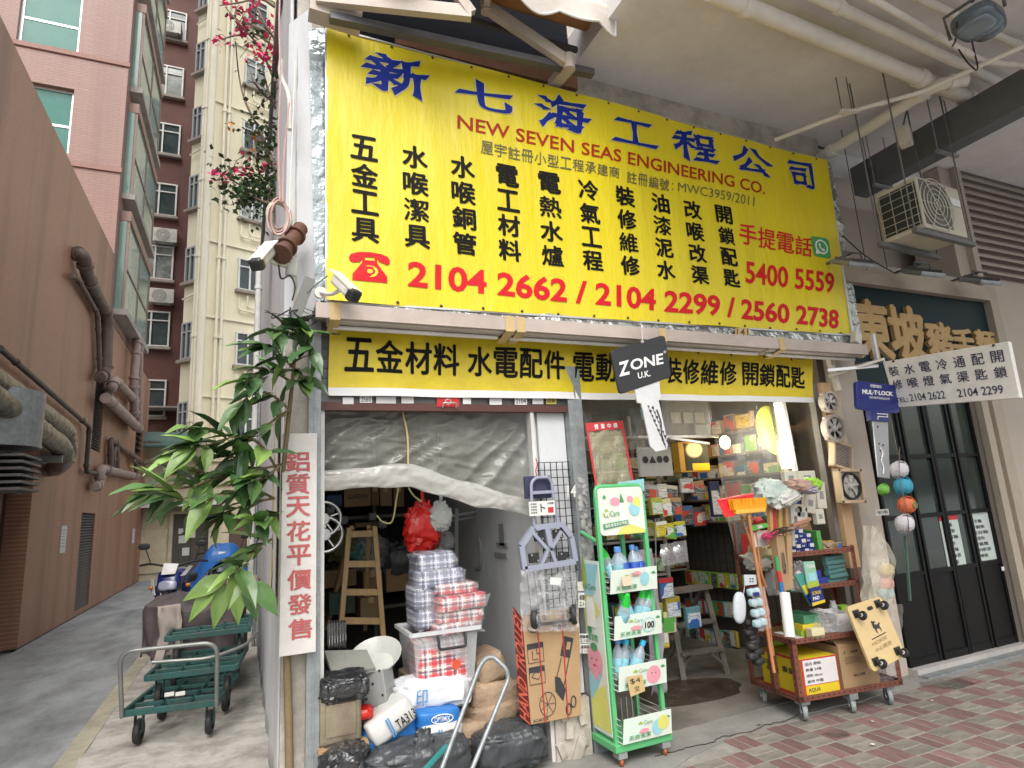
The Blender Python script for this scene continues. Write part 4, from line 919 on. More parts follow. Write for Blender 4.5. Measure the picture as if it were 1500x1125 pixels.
pol(g,rr(0,0,100,100,16),.004);g.use(m_wprint);pol(g,circ(52,48,36,36),.005);pol(g,[(12,88),(20,60),(42,80)],.0049);g.use(MATS['green_print']);pol(g,circ(52,48,28,28),.006)
g.use(m_wprint);pol(g,[(36,34),(44,32),(47,42),(43,47),(52,58),(59,55),(68,62),(62,70),(50,66),(38,52)],.007);g.build('chat_symbol',None,big)
m_foil=mat('crumpled_foil',(.55,.57,.56),.22,.75,var=.35,vs=9,bump=1.,bs=11,bd=.05,dirt=.3,dcol=(.2,.2,.18),ds=4)
def foilf(P,s_=1.):
 return P+Vector((0,.012*NZ.noise(P*9*s_)+.006*NZ.noise(P*23*s_),0))
g=G();A=[W(478,441,YS+.02),W(1250,491,YS+.02),W(1250,512,YS),W(478,450,YS)]
A=[Vector((SQ[3].x,YS+.02,SQ[3].z+.02)),Vector((SQ[2].x,YS+.02,SQ[2].z+.02)),Vector((SQ[2].x,YS-.01,2.74)),Vector((SQ[3].x-.05,YS-.01,2.72))]
g.grid(lambda u,v:foilf(bil(A,u,1-v)),260,8);tag(g.build('foil_strip',m_foil),'crumpled silver foil strip between the big yellow sign and the lamp ledge','foil')
g=G();A=[W(1210,236,YS+.02),W(1218,240,YS+.02),W(1262,490,YS+.02),W(1250,492,YS+.02)]
g.grid(lambda u,v:foilf(bil(A,u,1-v)),3,120);tag(g.build('foil_edge',m_foil),'silver foil trim down the right edge of the big yellow sign','foil')
m_mir=mat('wet_clear_film',(.35,.40,.42),.12,.2,var=.5,vs=3,bump=.9,bs=5,bd=.06,spec=1.)
g=G();A=[W(452,40,3.66),W(478,42,3.66),W(478,440,3.66),W(462,440,3.66)]
g.grid(lambda u,v:foilf(bil(A,u,1-v),.35),8,90);tag(g.build('plastic_film',m_mir),'wrinkled glossy plastic film covering the gap left of the big yellow sign','plastic sheet')
g=G();A=[W(446,40,3.69),W(457,38,3.69),W(464,440,3.64),W(428,440,3.8)]
A=[Vector((.20,3.80,4.86)),Vector((.33,3.66,4.9)),Vector((.40,3.66,2.76)),Vector((.20,3.80,2.76))]
g.grid(lambda u,v:foilf(bil(A,u,1-v),.3),10,90);tag(g.build('white_sheet',m_white),'white painted sheet wrapped round the shop corner beside the big sign','sheet')
m_led=mat('pinkish_ledge_plastic',(.46,.39,.35),.5,var=.12,dirt=.35,dcol=(.18,.13,.10),ds=2)
le=thing('lamp_ledge','long grimy fluorescent lamp ledge under the big yellow sign','light fitting',(2.6,3.55,2.6))
g=G();g.box(.345,4.9,3.42,3.73,2.722,2.744);g.box(.345,4.9,3.40,3.42,2.655,2.744);g.build('ledge',m_led,le)
for k in range(4):
 x=.42+1.12*k;g=G();g.box(x,x+1.09,3.43,3.56,2.645,2.72);g.build('fitting',mat('fitting_white',(.50,.45,.42),.5,dirt=.3),le,bevel=.008)
 g=G();g.cyl((x+.03,3.50,2.63),(x+1.06,3.50,2.63),.014,n=10);g.build('tube',mat('unlit_tube',(.62,.60,.57),.3),le)
m_tape=mat('brown_tape',(.52,.38,.18),.5)
for x in(.42,1.50,1.58,2.70,3.86):
 g=G();g.add([(x,3.397,2.748),(x+.06,3.397,2.748),(x+.06,3.395,2.645),(x,3.395,2.645),(x+.06,3.56,2.61),(x,3.56,2.61)],[(0,1,2,3),(3,2,4,5)]);g.build('tape',m_tape,le)
pl=G().use(m_tape);q_=rectq(1077,480,1098,493,YS-.03);pl.poly(q_[::-1]);pl.use(mat('brown_ink',(.15,.06,.02),.6));put(pl,'141',[bil(q_,a,b)+Vector((0,-.002,0))for a,b in((.1,.12),(.9,.12),(.9,.88),(.1,.88))],.01)
tag(pl.build('number_plate',None),'small tan number plate 141 under the big yellow sign','number plate')
YBn=3.655
BQ=[W(483,473,YBn),W(1190,526,YBn),W(1193,582,YBn),W(481,567,YBn)]
def wav2(p):return Vector((p.x,p.y+.008*sin(p.x*6.1)+.006*sin(p.x*11+p.z*9),p.z))
l2=lambda p:wav2(p)+Vector((0,-.004,0))
ba=thing('small_yellow_banner','long narrow yellow banner with black characters hung over both shop bays','banner',(2.5,YBn,BQ[3].z))
g=G();g.grid(lambda u,v:wav2(bil(BQ,u,1-v)+Vector((0,0,-.010*sin(u*pi*13)**2*(v)))),140,8);g.build('vinyl',m_yel2,ba)
BW=[BQ[3],BQ[2],BQ[2]+Vector((0,0,-.045)),BQ[3]+Vector((0,0,-.05))]
g=G();g.grid(lambda u,v:wav2(bil(BW,u,1-v)),140,2);g.build('white_hem',m_wprint,ba)
g=G()
for k in range(12):p=wav2(bil(BQ,(k+.3)/12,.05));g.tube([p+Vector((0,-.004,0)),p+Vector((.004,.0,.05)),p+Vector((0,.02,.09))],.003,4);g.blob(p+Vector((0,-.004,0)),(.02,.01,.02),p=1,noise=0,nu=8,nv=5)
g.build('ties',m_black,ba,kind='stuff')
for s,qd in(('五金材料',[(503,495),(674,506),(674,550),(503,543)]),('水電配件',[(684,507),(829,515),(829,556),(684,550)]),('電動工具',[(839,516),(964,523),(964,561),(839,557)]),
              ('裝修維修',[(971,524),(1079,531),(1079,564),(971,561)]),('開鎖配匙',[(1086,531),(1181,539),(1181,569),(1086,564)])):
 g=G();rowq(g,s,qW(qd,YBn),.026,l2,.9);g.build('black_lettering',m_blk,ba)
vb=thing('vertical_board','narrow white vertical board with faded red characters on the shop corner','sign',(.27,3.6,.85))
VQ=[W(411,640,3.60),W(466,640,3.60),W(462,955,3.60),W(412,966,3.60)]
VQ[1].x=VQ[2].x=max(VQ[1].x,VQ[2].x)-.005;VQ[0].x=VQ[3].x=(VQ[0].x+VQ[3].x)/2;VQ[3].z=VQ[2].z-.0
g=G();g.box(VQ[0].x,VQ[1].x,3.60,3.625,VQ[2].z,VQ[0].z+.02);g.build('board',mat('board_white',(.62,.60,.57),.6,dirt=.25,dcol=(.35,.30,.25)),vb,bevel=.003)
g=G()
for ch,y in zip('鋁質天花平價發售',(676,709,742,778,813,849,885,921)):
 c=W(437+(y-740)*.015,y,3.597);h=W(437,y-14.5,3.597).z-W(437,y+14.5,3.597).z;w_=(W(454,y,3.597).x-W(420,y,3.597).x)
 put(g,ch,[c+Vector((-w_/2,0,h/2)),c+Vector((w_/2,0,h/2)),c+Vector((w_/2,0,-h/2)),c+Vector((-w_/2,0,-h/2))],.025)
g.build('faded_red_lettering',mat('faded_red',(.46,.10,.10),.6,bump=0,var=.3,vs=9),vb)
ks=thing('key_shaped_sign','hanging key-shaped sign with black ZONE U.K. head and white dotted blade','sign',W(940,490,3.3))
def plate(q_px,Y,th,mt,nm,par,bev=.004):
 P=[W(x,y,Y)for x,y in q_px];n=len(P);g=G();g.add(P+[p+Vector((0,th,0))for p in P],[tuple(range(n)),tuple(reversed(range(n,2*n)))]+[(i,n+i,n+(i+1)%n,(i+1)%n)for i in range(n)]);return g.build(nm,mt,par,bevel=bev)
def rnd_poly(q,r=.14,n=4):
 q=[Vector((a,b,0))for a,b in q];out=[]
 for i in range(len(q)):
  a,b,c=q[i-1],q[i],q[(i+1)%len(q)];p=b.lerp(a,r);e=b.lerp(c,r)
  for t in range(n+1):t/=n;v=p*(1-t)**2+b*2*t*(1-t)+e*t*t;out.append((v.x,v.y))
 return out
m_kblk=mat('black_plastic',(.02,.021,.023),.35,var=.1,bump=.03)
plate(rnd_poly([(894,513),(974,490),(984,552),(908,578)],.1),3.3,.02,m_kblk,'key_head',ks)
plate([(912,570),(966,556),(968,584),(965,586),(979,651),(977,658),(961,662),(953,654),(940,591),(934,590),(930,572)],3.305,.012,mat('blade_white',(.60,.61,.62),.4),'key_blade',ks,.002)
g=G();put(g,'Z',qW([(906,531),(921,527),(923,548),(907,552)],3.297),.03);put(g,'ONE',qW([(923,527),(971,517),(972,533),(924,543)],3.297),.025);put(g,'U.K.',qW([(934,546),(952,542),(953,551),(935,555)],3.297),.02);put(g,'®',qW([(972,514),(976,513),(976,517),(972,518)],3.297))
g.build('lettering',m_wprint,ks)
g=G().use(mat('dark_dot',(.06,.06,.07),.6))
for k in range(9):
 for c in(0,1):
  x=951+(k*3.0)-1+c*6.5*((k+c)%2*0+1);y=600+7*k+c*2-5
  if y>655:continue
  p=W(x,y,3.302);g.tube([p,p+Vector((0,.002,0))],.010 if(k+c)%2 else.007,10);g.bar(p,W(x+1.5,y+6,3.302),.003,.002)
P=spl([W(962,600,3.302),W(968,618,3.302),W(969,635,3.302),W(973,650,3.302)],4);g.tube(P,.006,5);g.build('dimples',None,ks)
g=G();g.tube([W(938,468,3.36),W(940,480,3.3),W(941,500,3.295)],.003,5);g.cyl(W(941,500,3.296),W(941,500,3.29),.012,n=12);g.build('hook',m_alu,ks)
ml=thing('lock_key_sign','big blue-headed key-shaped MUL-T-LOCK sign with a silver blade','sign',W(1285,558,3.2))
m_lblue=mat('deep_blue_plastic',(.012,.022,.16),.3,var=.06,bump=.02,coat=.2)
plate(rnd_poly([(1254,557),(1317,565),(1318,606),(1256,599)],.12),3.2,.03,m_lblue,'key_head',ml);plate([(1275,600),(1303,603),(1303,618),(1277,616)],3.19,.045,m_lblue,'key_collar',ml)
plate([(1279,616),(1301,618),(1304,701),(1287,699)],3.205,.012,mat('silver_plate',(.42,.43,.45),.3,.6,bump=.03),'key_blade',ml)
g=G();put(g,'MUL·T·LOCK',qW([(1263,570),(1308,574),(1308,580),(1263,577)],3.197),.045);put(g,'DO NOT DUPLICATE',qW([(1274,580),(1303,583),(1303,586),(1274,583.5)],3.197),.02)
rowq(g,'凹凹凹',qW([(1275,563),(1291,565),(1291,569),(1275,567)],3.197),.03);g.tube([W(1285,606,3.187),W(1300,607,3.187),W(1300,611,3.187),W(1286,610,3.187),W(1286,615,3.187)],.004,5);g.build('lettering',m_wprint,ml)
g=G().use(mat('dark_dot',(.06,.06,.07),.6))
for(x,y)in((1286,625),(1288,650),(1290,660),(1294,652),(1291,671),(1294,685)):p=W(x,y,3.203);g.tube([p,p+Vector((0,.002,0))],.009,10)
g.use(m_wprint);g.tube(spl([W(1289,655,3.202),W(1293,664,3.202),W(1291,674,3.202),W(1294,683,3.202),W(1294,694,3.202)]),.006,5);g.build('dimples',None,ml)
XW=4.86
ws=thing('projecting_white_sign','white projecting sign with two rows of dark characters and TEL numbers','sign',(XW,2.8,2.2))
WQ=[WX(1293,530,XW),WX(1477,500,XW),WX(1494,583,XW),WX(1312,597,XW)]
y1=(WQ[0].y+WQ[3].y)/2;y0=(WQ[1].y+WQ[2].y)/2;zt_=(WQ[0].z+WQ[1].z)/2;zb_=(WQ[2].z+WQ[3].z)/2
g=G();g.add([WQ[0],WQ[1],WQ[2],WQ[3]]+[p+Vector((.04,0,0))for p in WQ],[(3,2,1,0),(4,5,6,7),(0,1,5,4),(1,2,6,5),(2,3,7,6),(3,0,4,7)]);g.build('board',mat('sign_white',(.66,.65,.63),.45,dirt=.1),ws,bevel=.004)
g=G().use(mat('navy_print',(.03,.035,.075),.5,bump=0));of=Vector((-.003,0,0))
subq=lambda q,a0,b0,a1,b1:[bil(q,a0,b0),bil(q,a1,b0),bil(q,a1,b1),bil(q,a0,b1)]
WQo=[p+of for p in WQ]
for s,b0,b1 in(('裝水電冷通配開',.13,.34),('修喉燈氣渠匙鎖',.42,.62)):
 for i,ch in enumerate(s):a=.035+.138*i;put(g,ch,subq(WQo,a,b0,a+.088,b1),.012)
for i,ch in enumerate('TEL:'):pass
put(g,'TEL:',subq(WQo,.02,.80,.135,.90),.015);put(g,'2104 2622',subq(WQo,.155,.745,.46,.90),.01);put(g,'2104 2299',subq(WQo,.56,.745,.90,.90),.01);g.build('lettering',None,ws)
g=G()
g.bar(WQ[0]+Vector((.02,.0,.02)),Vector((XW+.02,3.72,WQ[0].z+.02)),.03);g.bar(Vector((XW+.02,WQ[0].y+.06,WQ[0].z+.02)),Vector((XW+.02,WQ[0].y+.06,WQ[0].z+.26)),.03)
g.bar(Vector((XW+.02,WQ[0].y+.06,WQ[0].z-.02)),Vector((4.55,3.55,WQ[0].z-.02)),.025);g.build('bracket',m_alu,ws)
g=G()
for a in(.1,.9):p=bil(WQo,a,.03);g.cyl(p,p+Vector((-.006,0,0)),.009,n=8)
g.build('bolt',m_black,ws)
tag(G().cb(W(1254,496,3.55),(.10,.06,.12),(0,20,10)).build('junction_box',m_offw,bevel=.01),'small cream junction box tied at the right end of the lamp ledge','junction box')
# ---- awning above the sign
m_canv=mat('cream_canvas',(.60,.55,.50),.85,var=.12,vs=3,bump=.3,bs=60,dirt=.3,dcol=(.33,.28,.24),ds=2.5)
m_under=mat('orange_brown_canvas',(.40,.20,.09),.85,var=.2,vs=4,bump=.25)
m_arm=mat('awning_arm_paint',(.48,.41,.35),.5,var=.12,dirt=.35)
aw=thing('folding_awning','half-folded cream canvas awning with scalloped valance and jointed arms above the big sign','awning',W(700,40,3.4))
Zb=5.05
g=G();g.bar(Vector((.42,3.42,W(470,22,3.42).z)),W(868,108,3.42),.06,.05);g.box(.42,2.3,3.50,3.53,5.0,5.04);g.build('torsion_bar',mat('awning_dark_metal',(.10,.10,.11),.45,.2,dirt=.3),aw)
g=G();g.cyl((.42,3.40,5.22),(2.35,3.40,5.22),.085,n=20);g.build('canvas_roll',m_under,aw)
g=G();g.box(.9,2.36,3.64,3.69,4.78,4.90);g.build('board_behind',m_plywood,aw);g=G();g.box(.42,2.34,3.70,3.725,4.80,5.6);g.build('recess_shade_board',mat('recess_shade_black',(.009,.010,.014),.9,spec=.1,bump=0),aw)  # near-black board added; its colour stands for the shade in the awning gap
fb0,fb1=WZ(620,-30,5.12),WZ(905,20,5.12)
YA_=2.62
fr0=Vector((.5,YA_,5.13));fr1=Vector((WZ(915,22,5.13).x,YA_+.02,5.13))
fr1=WZ(918,18,5.13);fr0=Vector((fr1.x-1.9,fr1.y,5.13))
g=G();g.bar(fr0,fr1,.05,.06);g.build('front_bar',m_whitef,aw)
sh1=W(833,92,3.36);el1=WZ(712,10,5.05)
g=G();g.bar(sh1,el1,.05,.085);g.build('arm',m_arm,aw)
g=G();g.cyl(sh1+Vector((0,0,-.06)),sh1+Vector((0,0,.06)),.045,n=14);g.bar(sh1+Vector((.02,.02,0)),sh1+Vector((.02,.35,.04)),.09,.06);g.build('shoulder_joint',m_arm,aw)
g=G();g.cyl(el1+Vector((0,0,-.045)),el1+Vector((0,0,.05)),.04,n=14);g.build('elbow_joint',m_arm,aw)
g=G();g.bar(el1+Vector((0,0,-.0)),Vector((fr1.x-1.1,fr1.y+.02,5.1)),.045,.07);g.build('forearm',m_arm,aw)
sh2=W(500,12,3.40);el2=W(690,20,3.15)
g=G();g.bar(sh2+Vector((-.15,0,.03)),el2,.05,.09);g.build('arm',m_arm,aw)
g=G();g.bar(el2,Vector((1.0,fr1.y+.02,5.12)),.045,.07);g.build('forearm',m_arm,aw)
g=G();a=W(505,20,3.45);g.bar(Vector((.30,3.46,a.z)),Vector((.62,3.46,a.z-.02)),.12,.14);g.build('end_bracket',m_arm,aw)
x0c,x1c=fr0.x+.05,fr1.x-.12
def canv(u,v):
 x=x0c+(x1c-x0c)*u;y=3.40+(fr1.y-3.40)*v;z=5.30+(5.16-5.30)*v-.12*sin(pi*v)-.012*sin(u*14)*sin(pi*v)
 return Vector((x,y,z))
g=G();g.grid(canv,40,14);g.build('canvas',m_under,aw,solid=.006)
def val(u,v):
 x=x0c+(x1c-x0c)*u;drop=.17+.05*abs(sin(u*pi*5.5));return Vector((x-.01*v,fr1.y-.03-.03*v*sin(u*17),5.10-drop*v))
g=G();g.grid(val,110,10);g.build('valance',m_canv,aw,solid=.004)
g=G();g.tube([val(k/110,1)+Vector((0,-.004,0))for k in range(111)],.009,6);g.tube([val(1,k/8)+Vector((0,-.004,0))for k in range(9)],.009,6);g.build('piping',m_wprint,aw)
# ================================================================== THINGS IN THE LEFT BAY
def fb(px0,py0,px1,py1,Y):
 cx_,cy_=(px0+px1)/2,(py0+py1)/2
 return W(px0,cy_,Y).x,W(px1,cy_,Y).x,W(cx_,py1,Y).z,W(cx_,py0,Y).z
m_card=mat('cardboard',(.36,.235,.125),.85,var=.14,vs=5,bump=.12,bs=50,dirt=.15,dcol=(.2,.13,.07),rndv=.12)
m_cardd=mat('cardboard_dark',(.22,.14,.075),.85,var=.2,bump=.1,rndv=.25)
m_film=mat('clear_curtain_plastic',(.46,.46,.40),.16,var=.35,vs=1.8,bump=.5,bs=9,bd=.02,alpha=.24,aglaze=.36,spec=.8)
m_filmr=mat('rolled_plastic',(.55,.54,.50),.2,var=.3,vs=3,bump=.7,bs=7,bd=.03,alpha=.5,aglaze=.35,spec=1)
m_clear=mat('clear_bag_plastic',(.72,.74,.76),.1,var=.2,vs=9,bump=.8,bs=14,bd=.02,alpha=.07,aglaze=.26,spec=1)
m_bagw=mat('white_woven_sack',(.62,.63,.66),.6,var=.08,bump=.3,bs=40)
m_bagblue=mat('blue_sack_print',(.02,.16,.48),.4,var=.12,bump=.25,bs=20)
m_kraft=mat('kraft_sack',(.38,.27,.18),.8,var=.35,vs=5,bump=.9,bs=8,bd=.04,dirt=.35)
m_binbag=mat('black_bin_bag',(.022,.024,.027),.28,var=.3,bump=.9,bs=11,bd=.04,spec=.8)
m_binbag2=mat('dark_grey_bin_bag',(.055,.062,.068),.35,var=.3,bump=.9,bs=9,bd=.04,stretch=(1,1,.3))
m_tin=mat('scuffed_tin',(.42,.36,.27),.35,.75,var=.4,vs=5,bump=.15,dirt=.5,dcol=(.16,.12,.08),ds=3)
m_chrome=mat('chrome',(.62,.62,.62),.18,.95,bump=.02)
m_greyp=mat('grey_plastic',(.26,.27,.26),.5,bump=.06,dirt=.15)
m_pine=mat('pine_wood',(.48,.32,.15),.65,var=.22,vs=3,bump=.1,stretch=(8,8,1),dirt=.15)
m_oldwood=mat('grey_old_wood',(.17,.155,.135),.8,var=.3,vs=4,bump=.25,stretch=(6,6,1),dirt=.3)
m_redbag=mat('red_plastic_bag',(.55,.015,.01),.3,var=.15,bump=.7,bs=9,bd=.03)
def plaid(name,a,b,c,w,s):
 m=bpy.data.materials.new(name);m.use_nodes=True;n=m.node_tree.nodes;L=m.node_tree.links;B_=n['Principled BSDF']
 tc=n.new('ShaderNodeTexCoord');sp=n.new('ShaderNodeSeparateXYZ');L.new(tc.outputs['Object'],sp.inputs[0]);out=None
 def band(sock,f,lo,hi):
  m1=n.new('ShaderNodeMath');m1.operation='MULTIPLY';m1.inputs[1].default_value=f;L.new(sock,m1.inputs[0])
  m2=n.new('ShaderNodeMath');m2.operation='FRACT';L.new(m1.outputs[0],m2.inputs[0])
  m3=n.new('ShaderNodeMath');m3.operation='GREATER_THAN';m3.inputs[1].default_value=lo;L.new(m2.outputs[0],m3.inputs[0])
  m4=n.new('ShaderNodeMath');m4.operation='LESS_THAN';m4.inputs[1].default_value=hi;L.new(m2.outputs[0],m4.inputs[0])
  m5=n.new('ShaderNodeMath');m5.operation='MULTIPLY';L.new(m3.outputs[0],m5.inputs[0]);L.new(m4.outputs[0],m5.inputs[1]);return m5.outputs[0]
 cur=None
 for sock,f,lo,hi,col in((sp.outputs[0],s,.1,.45,b),(sp.outputs[2],s*1.3,.1,.4,b),(sp.outputs[0],s,.6,.72,c),(sp.outputs[2],s*1.3,.55,.70,c),(sp.outputs[0],s,.82,.9,w),(sp.outputs[2],s*1.3,.82,.9,w)):
  fac=band(sock,f,lo,hi);mx=n.new('ShaderNodeMix');mx.data_type='RGBA';mm=n.new('ShaderNodeMath');mm.operation='MULTIPLY';mm.inputs[1].default_value=.75
  L.new(fac,mm.inputs[0]);L.new(mm.outputs[0],mx.inputs[0]);mx.inputs[7].default_value=(*col,1)
  if cur is None:mx.inputs[6].default_value=(*a,1)
  else:L.new(cur,mx.inputs[6])
  cur=mx.outputs[2]
 L.new(cur,B_.inputs['Base Color']);B_.inputs['Roughness'].default_value=.35;MATS[name]=m;return m
m_plb=plaid('blue_plaid',(.45,.47,.55),(.10,.11,.19),(.06,.07,.14),(.7,.7,.75),11)
m_plr=plaid('red_plaid',(.62,.50,.48),(.50,.03,.04),(.05,.05,.10),(.75,.72,.70),11)
def cbox(px0,py0,px1,py1,Y,dep,label,m=None,cat='box',rz=0,text=None,tm=None,name='cardboard_box',group=None,tape=True):
 x0,x1,z0,z1=fb(px0,py0,px1,py1,Y);c=((x0+x1)/2,Y+dep/2,z0);w_,h_=x1-x0,z1-z0
 o=thing(name,label,cat,c,rad(rz),group);T=Matrix.Translation(c)@Matrix.Rotation(rad(rz),4,'Z')
 G().box(-w_/2,w_/2,-dep/2,dep/2,0,h_,T).build('carton',m or m_card,o,bevel=.004)
 if tape:g=G();g.box(-.02,.02,-dep/2-.0015,-dep/2-.0005,h_*.72,h_+.001,T);g.box(-.02,.02,-dep/2-.0015,dep/2,h_+.0005,h_+.0015,T);g.build('packing_tape',m_tape,o)
 if text:
  g=G();D=Vector((0,0,0));q=[T@Vector(p)for p in((-w_*.38,-dep/2-.002,h_*.6),(w_*.38,-dep/2-.002,h_*.6),(w_*.38,-dep/2-.002,h_*.38),(-w_*.38,-dep/2-.002,h_*.38))]
  put(g,text,q,.015);g.build('printing',tm or m_ink,o)
 return o
exp_=math.exp
hem=[(468,704),(520,700),(565,697),(600,696),(640,708),(690,723),(730,732),(772,743)]
_hp=[W(x,y,3.76)for x,y in hem]
def hemz(x):
 for a,b in zip(_hp,_hp[1:]):
  if x<=b.x:return a.z+(b.z-a.z)*max(0,(x-a.x))/(b.x-a.x)-.02
 return _hp[-1].z-.02
def cur(u,v):
 x=.42+1.37*u;z=2.19-(2.19-hemz(x))*v
 d=.05*abs(NZ.noise(Vector((u*4+v,v*1.4,3))))+.035*abs(NZ.noise(Vector((u*9+v*4,v*2,7))))+.02*abs(NZ.noise(Vector((u*5-v*7,v*5+u*4,2))))
 return Vector((x,3.80+d-.02*v,z))
g=G();g.grid(cur,160,60);tag(g.build('clear_curtain',m_film),'hazy clear plastic curtain rolled up over the left shop bay','curtain')
hem=[(468,704),(520,700),(565,697),(600,696),(640,708),(690,723),(730,732),(772,743)]
P=spl([W(x,y,3.76)for x,y in hem],12);g=G()
def hemf(u,v):
 t=u*(len(P)-1.001);i=int(t);p=P[i].lerp(P[i+1],t-i);a=2*pi*v*1.15;r=.058+.02*NZ.noise(Vector((p.x*4,0,1)))+.014*exp_(-((u-.45)/.2)**2)
 cr=.016*abs(NZ.noise(Vector((p.x*5,v*7,2))))+.010*abs(NZ.noise(Vector((p.x*14+v*6,v*9,5))))
 return p+Vector((.01*NZ.noise(Vector((u*9,v*5,1))),-.022*sin(a)*(1+.2*v)-cr,r*cos(a)*(1-.1*v)+.008*NZ.noise(Vector((p.x*9,v*4,3)))-.02*(.5-abs(v-.5))))
g.grid(hemf,150,36)
tag(g.build('rolled_plastic_hem',m_filmr),'thick rolled hem of the clear plastic curtain sagging to the right','curtain')
g=G();g.tube(spl([W(590,604,3.78),W(597,640,3.77),W(598,690,3.75),W(600,705,3.74)]),.006,5);tag(g.build('cord',m_tape),'knotted cord holding up the rolled plastic over the left bay','cord')
s_=thing('storage_shelf','dark storage shelf along the rear of the left bay','shelf',(1.2,6.2,0))
for z in(1.55,1.15,.75):G().box(.42,1.78,5.75,6.5,z-.03,z).build('shelf_board',m_oldwood,s_)
for x in(.44,1.1,1.74):G().box(x,x+.03,5.76,5.79,0,2.3).build('upright',m_oldwood,s_)
YB_=5.65
cbox(504,712,543,742,YB_,.4,'tan cardboard box with dark printing, largest on the rear shelf',text='GUARDIAN',tape=False)
cbox(544,712,555,740,YB_,.3,'narrow brown box right of the printed box on the rear shelf',m_cardd)
cbox(557,713,574,741,YB_,.3,'pale box with a white label on the rear shelf',m_card)
cbox(577,713,592,742,YB_,.3,'dim brown box beside the hanging red bag',m_cardd)
cbox(479,725,501,742,YB_,.3,'small dark blue box at the left end of the rear shelf',mat('dark_blue_box',(.02,.06,.2),.5),tape=False)
cbox(520,765,560,772,YB_,.3,'flat dark carton on the middle rear shelf',m_cardd,tape=False)
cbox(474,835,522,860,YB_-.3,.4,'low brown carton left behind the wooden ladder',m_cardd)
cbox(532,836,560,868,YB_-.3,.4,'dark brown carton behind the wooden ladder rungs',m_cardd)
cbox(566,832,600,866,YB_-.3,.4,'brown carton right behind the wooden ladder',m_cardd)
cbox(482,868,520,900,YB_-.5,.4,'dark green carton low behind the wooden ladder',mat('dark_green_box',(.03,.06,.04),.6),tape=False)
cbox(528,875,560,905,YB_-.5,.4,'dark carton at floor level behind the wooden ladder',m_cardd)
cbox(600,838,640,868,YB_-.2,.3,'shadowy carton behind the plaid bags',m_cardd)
for i,(px,py,sx,lab,mt)in enumerate(((538,810,.34,'crumpled clear plastic bundle behind the wooden ladder',m_clear),(500,800,.28,'dull olive sack left of the wooden ladder',mat('olive_sack',(.10,.10,.03),.8)),
                                 (583,820,.34,'dark grey plastic sack right of the wooden ladder',m_binbag2),(515,808,.2,'teal plastic bag behind the wooden ladder',mat('teal_bag',(.02,.15,.15),.4)))):
 c=W(px,py,5.45);g=G();g.blob(c,(sx,.25,sx*.9),p=.7,noise=.2,seed=i,fold=.3);tag(g.build('bag',mt),lab,'bag')
for i,(px,py)in enumerate(((483,748),(503,762),(545,757),(560,768))):
 c=W(px,py,5.6);g=G();g.blob(c,(.08,.08,.07),p=.6,noise=.2,seed=i);tag(g.build('tool',m_greyp),['small grey tool on the upper rear shelf','second small tool beside the ladder top','small dark tool above the ladder','little tool right of the ladder top'][i],'tool')
for i,(px,py)in enumerate(((480,760),(482,783))):
 c=W(px-6,py,4.6);g=G();g.tube([c+Vector((.12*cos(a*pi/14),.02,.12*sin(a*pi/14)))for a in range(28)],.016,8,closed=True);g.lathe([(0,-.02),(.04,-.02),(.05,.0),(.03,.02),(0,.02)],c+Vector((0,.02,0)),axis=(0,1,0))
 for k in range(5):a=k*2*pi/5+.3;g.bar(c+Vector((0,.02,0)),c+Vector((.12*cos(a),.02,.12*sin(a))),.018,.01)
 tag(g.build('chrome_hand_wheel',m_chrome),['upper','lower'][i]+' chrome spoked wheel hanging at the left inside the left bay','wheel')
o=thing('wooden_ladder','pale pine stepladder standing in the dim left bay','ladder',W(530,935,4.75))
YL=4.75
def stile(a,b,Y=YL):return W(a[0],a[1],Y),W(b[0],b[1],Y)
Lp,Lq=stile((511,773),(497,945));Rp,Rq=stile((548,771),(562,945))
for p,q in((Lp,Lq),(Rp,Rq)):G().bar(p,q,.035,.05).build('stile',m_pine,o)
for t in(.06,.32,.56,.80):
 a,b=Lp.lerp(Lq,t),Rp.lerp(Rq,t);G().bar(a+Vector((.012,0,0)),b-Vector((.012,0,0)),.028,.045).build('rung',m_pine,o)
for dx in(.03,-.03):
 p,q=(Lp+Vector((dx,.05,0)),Lq+Vector((0,.75,.0)))if dx>0 else(Rp+Vector((dx,.05,0)),Rq+Vector((0,.75,0)));G().bar(p,q,.03,.04).build('rear_stile',m_pine,o)
def hbag(px0,py0,px1,py1,Y,mt,lab,seed,fold=.35,nm='plastic_bag',neck=True):
 x0,x1,z0,z1=fb(px0,py0,px1,py1,Y);g=G();w_,h_=x1-x0,z1-z0
 g.blob(((x0+x1)/2,Y,z0+h_*.44),(w_*1.05,w_*.6,h_*.9),p=.75,noise=.12,seed=seed,fold=fold,pinch=.35,nu=40,nv=30)
 if neck:g.tube(spl([Vector(((x0+x1)/2,Y,z0+h_*.82)),Vector(((x0+x1)/2+.01,Y,z1)),Vector(((x0+x1)/2,Y+.01,z1+.12))]),.014,6,rs=None)
 return tag(g.build(nm,mt),lab,'bag')
hbag(592,725,643,806,4.35,m_redbag,'bulging red plastic bag hanging in the left bay',3)
hbag(629,728,660,778,4.30,mat('grey_white_bag',(.42,.45,.42),.35,bump=.7,bs=10,bd=.03),'pale grey plastic bag hanging right of the red bag',5)
hbag(640,775,665,803,4.5,m_clear,'clear plastic bag below the pale grey bag',8)
g=G();g.tube(spl([W(584,712,4.3),W(580,735,4.3),W(577,755,4.28),W(572,766,4.3),W(560,764,4.3),W(552,755,4.3)]),.006,5);g.tube(spl([W(598,714,4.3),W(606,726,4.3),W(618,735,4.3)]),.006,5)
tag(g.build('yellow_string',mat('yellow_string',(.5,.48,.22),.7)),'pale yellow string dangling beside the red bag','string')
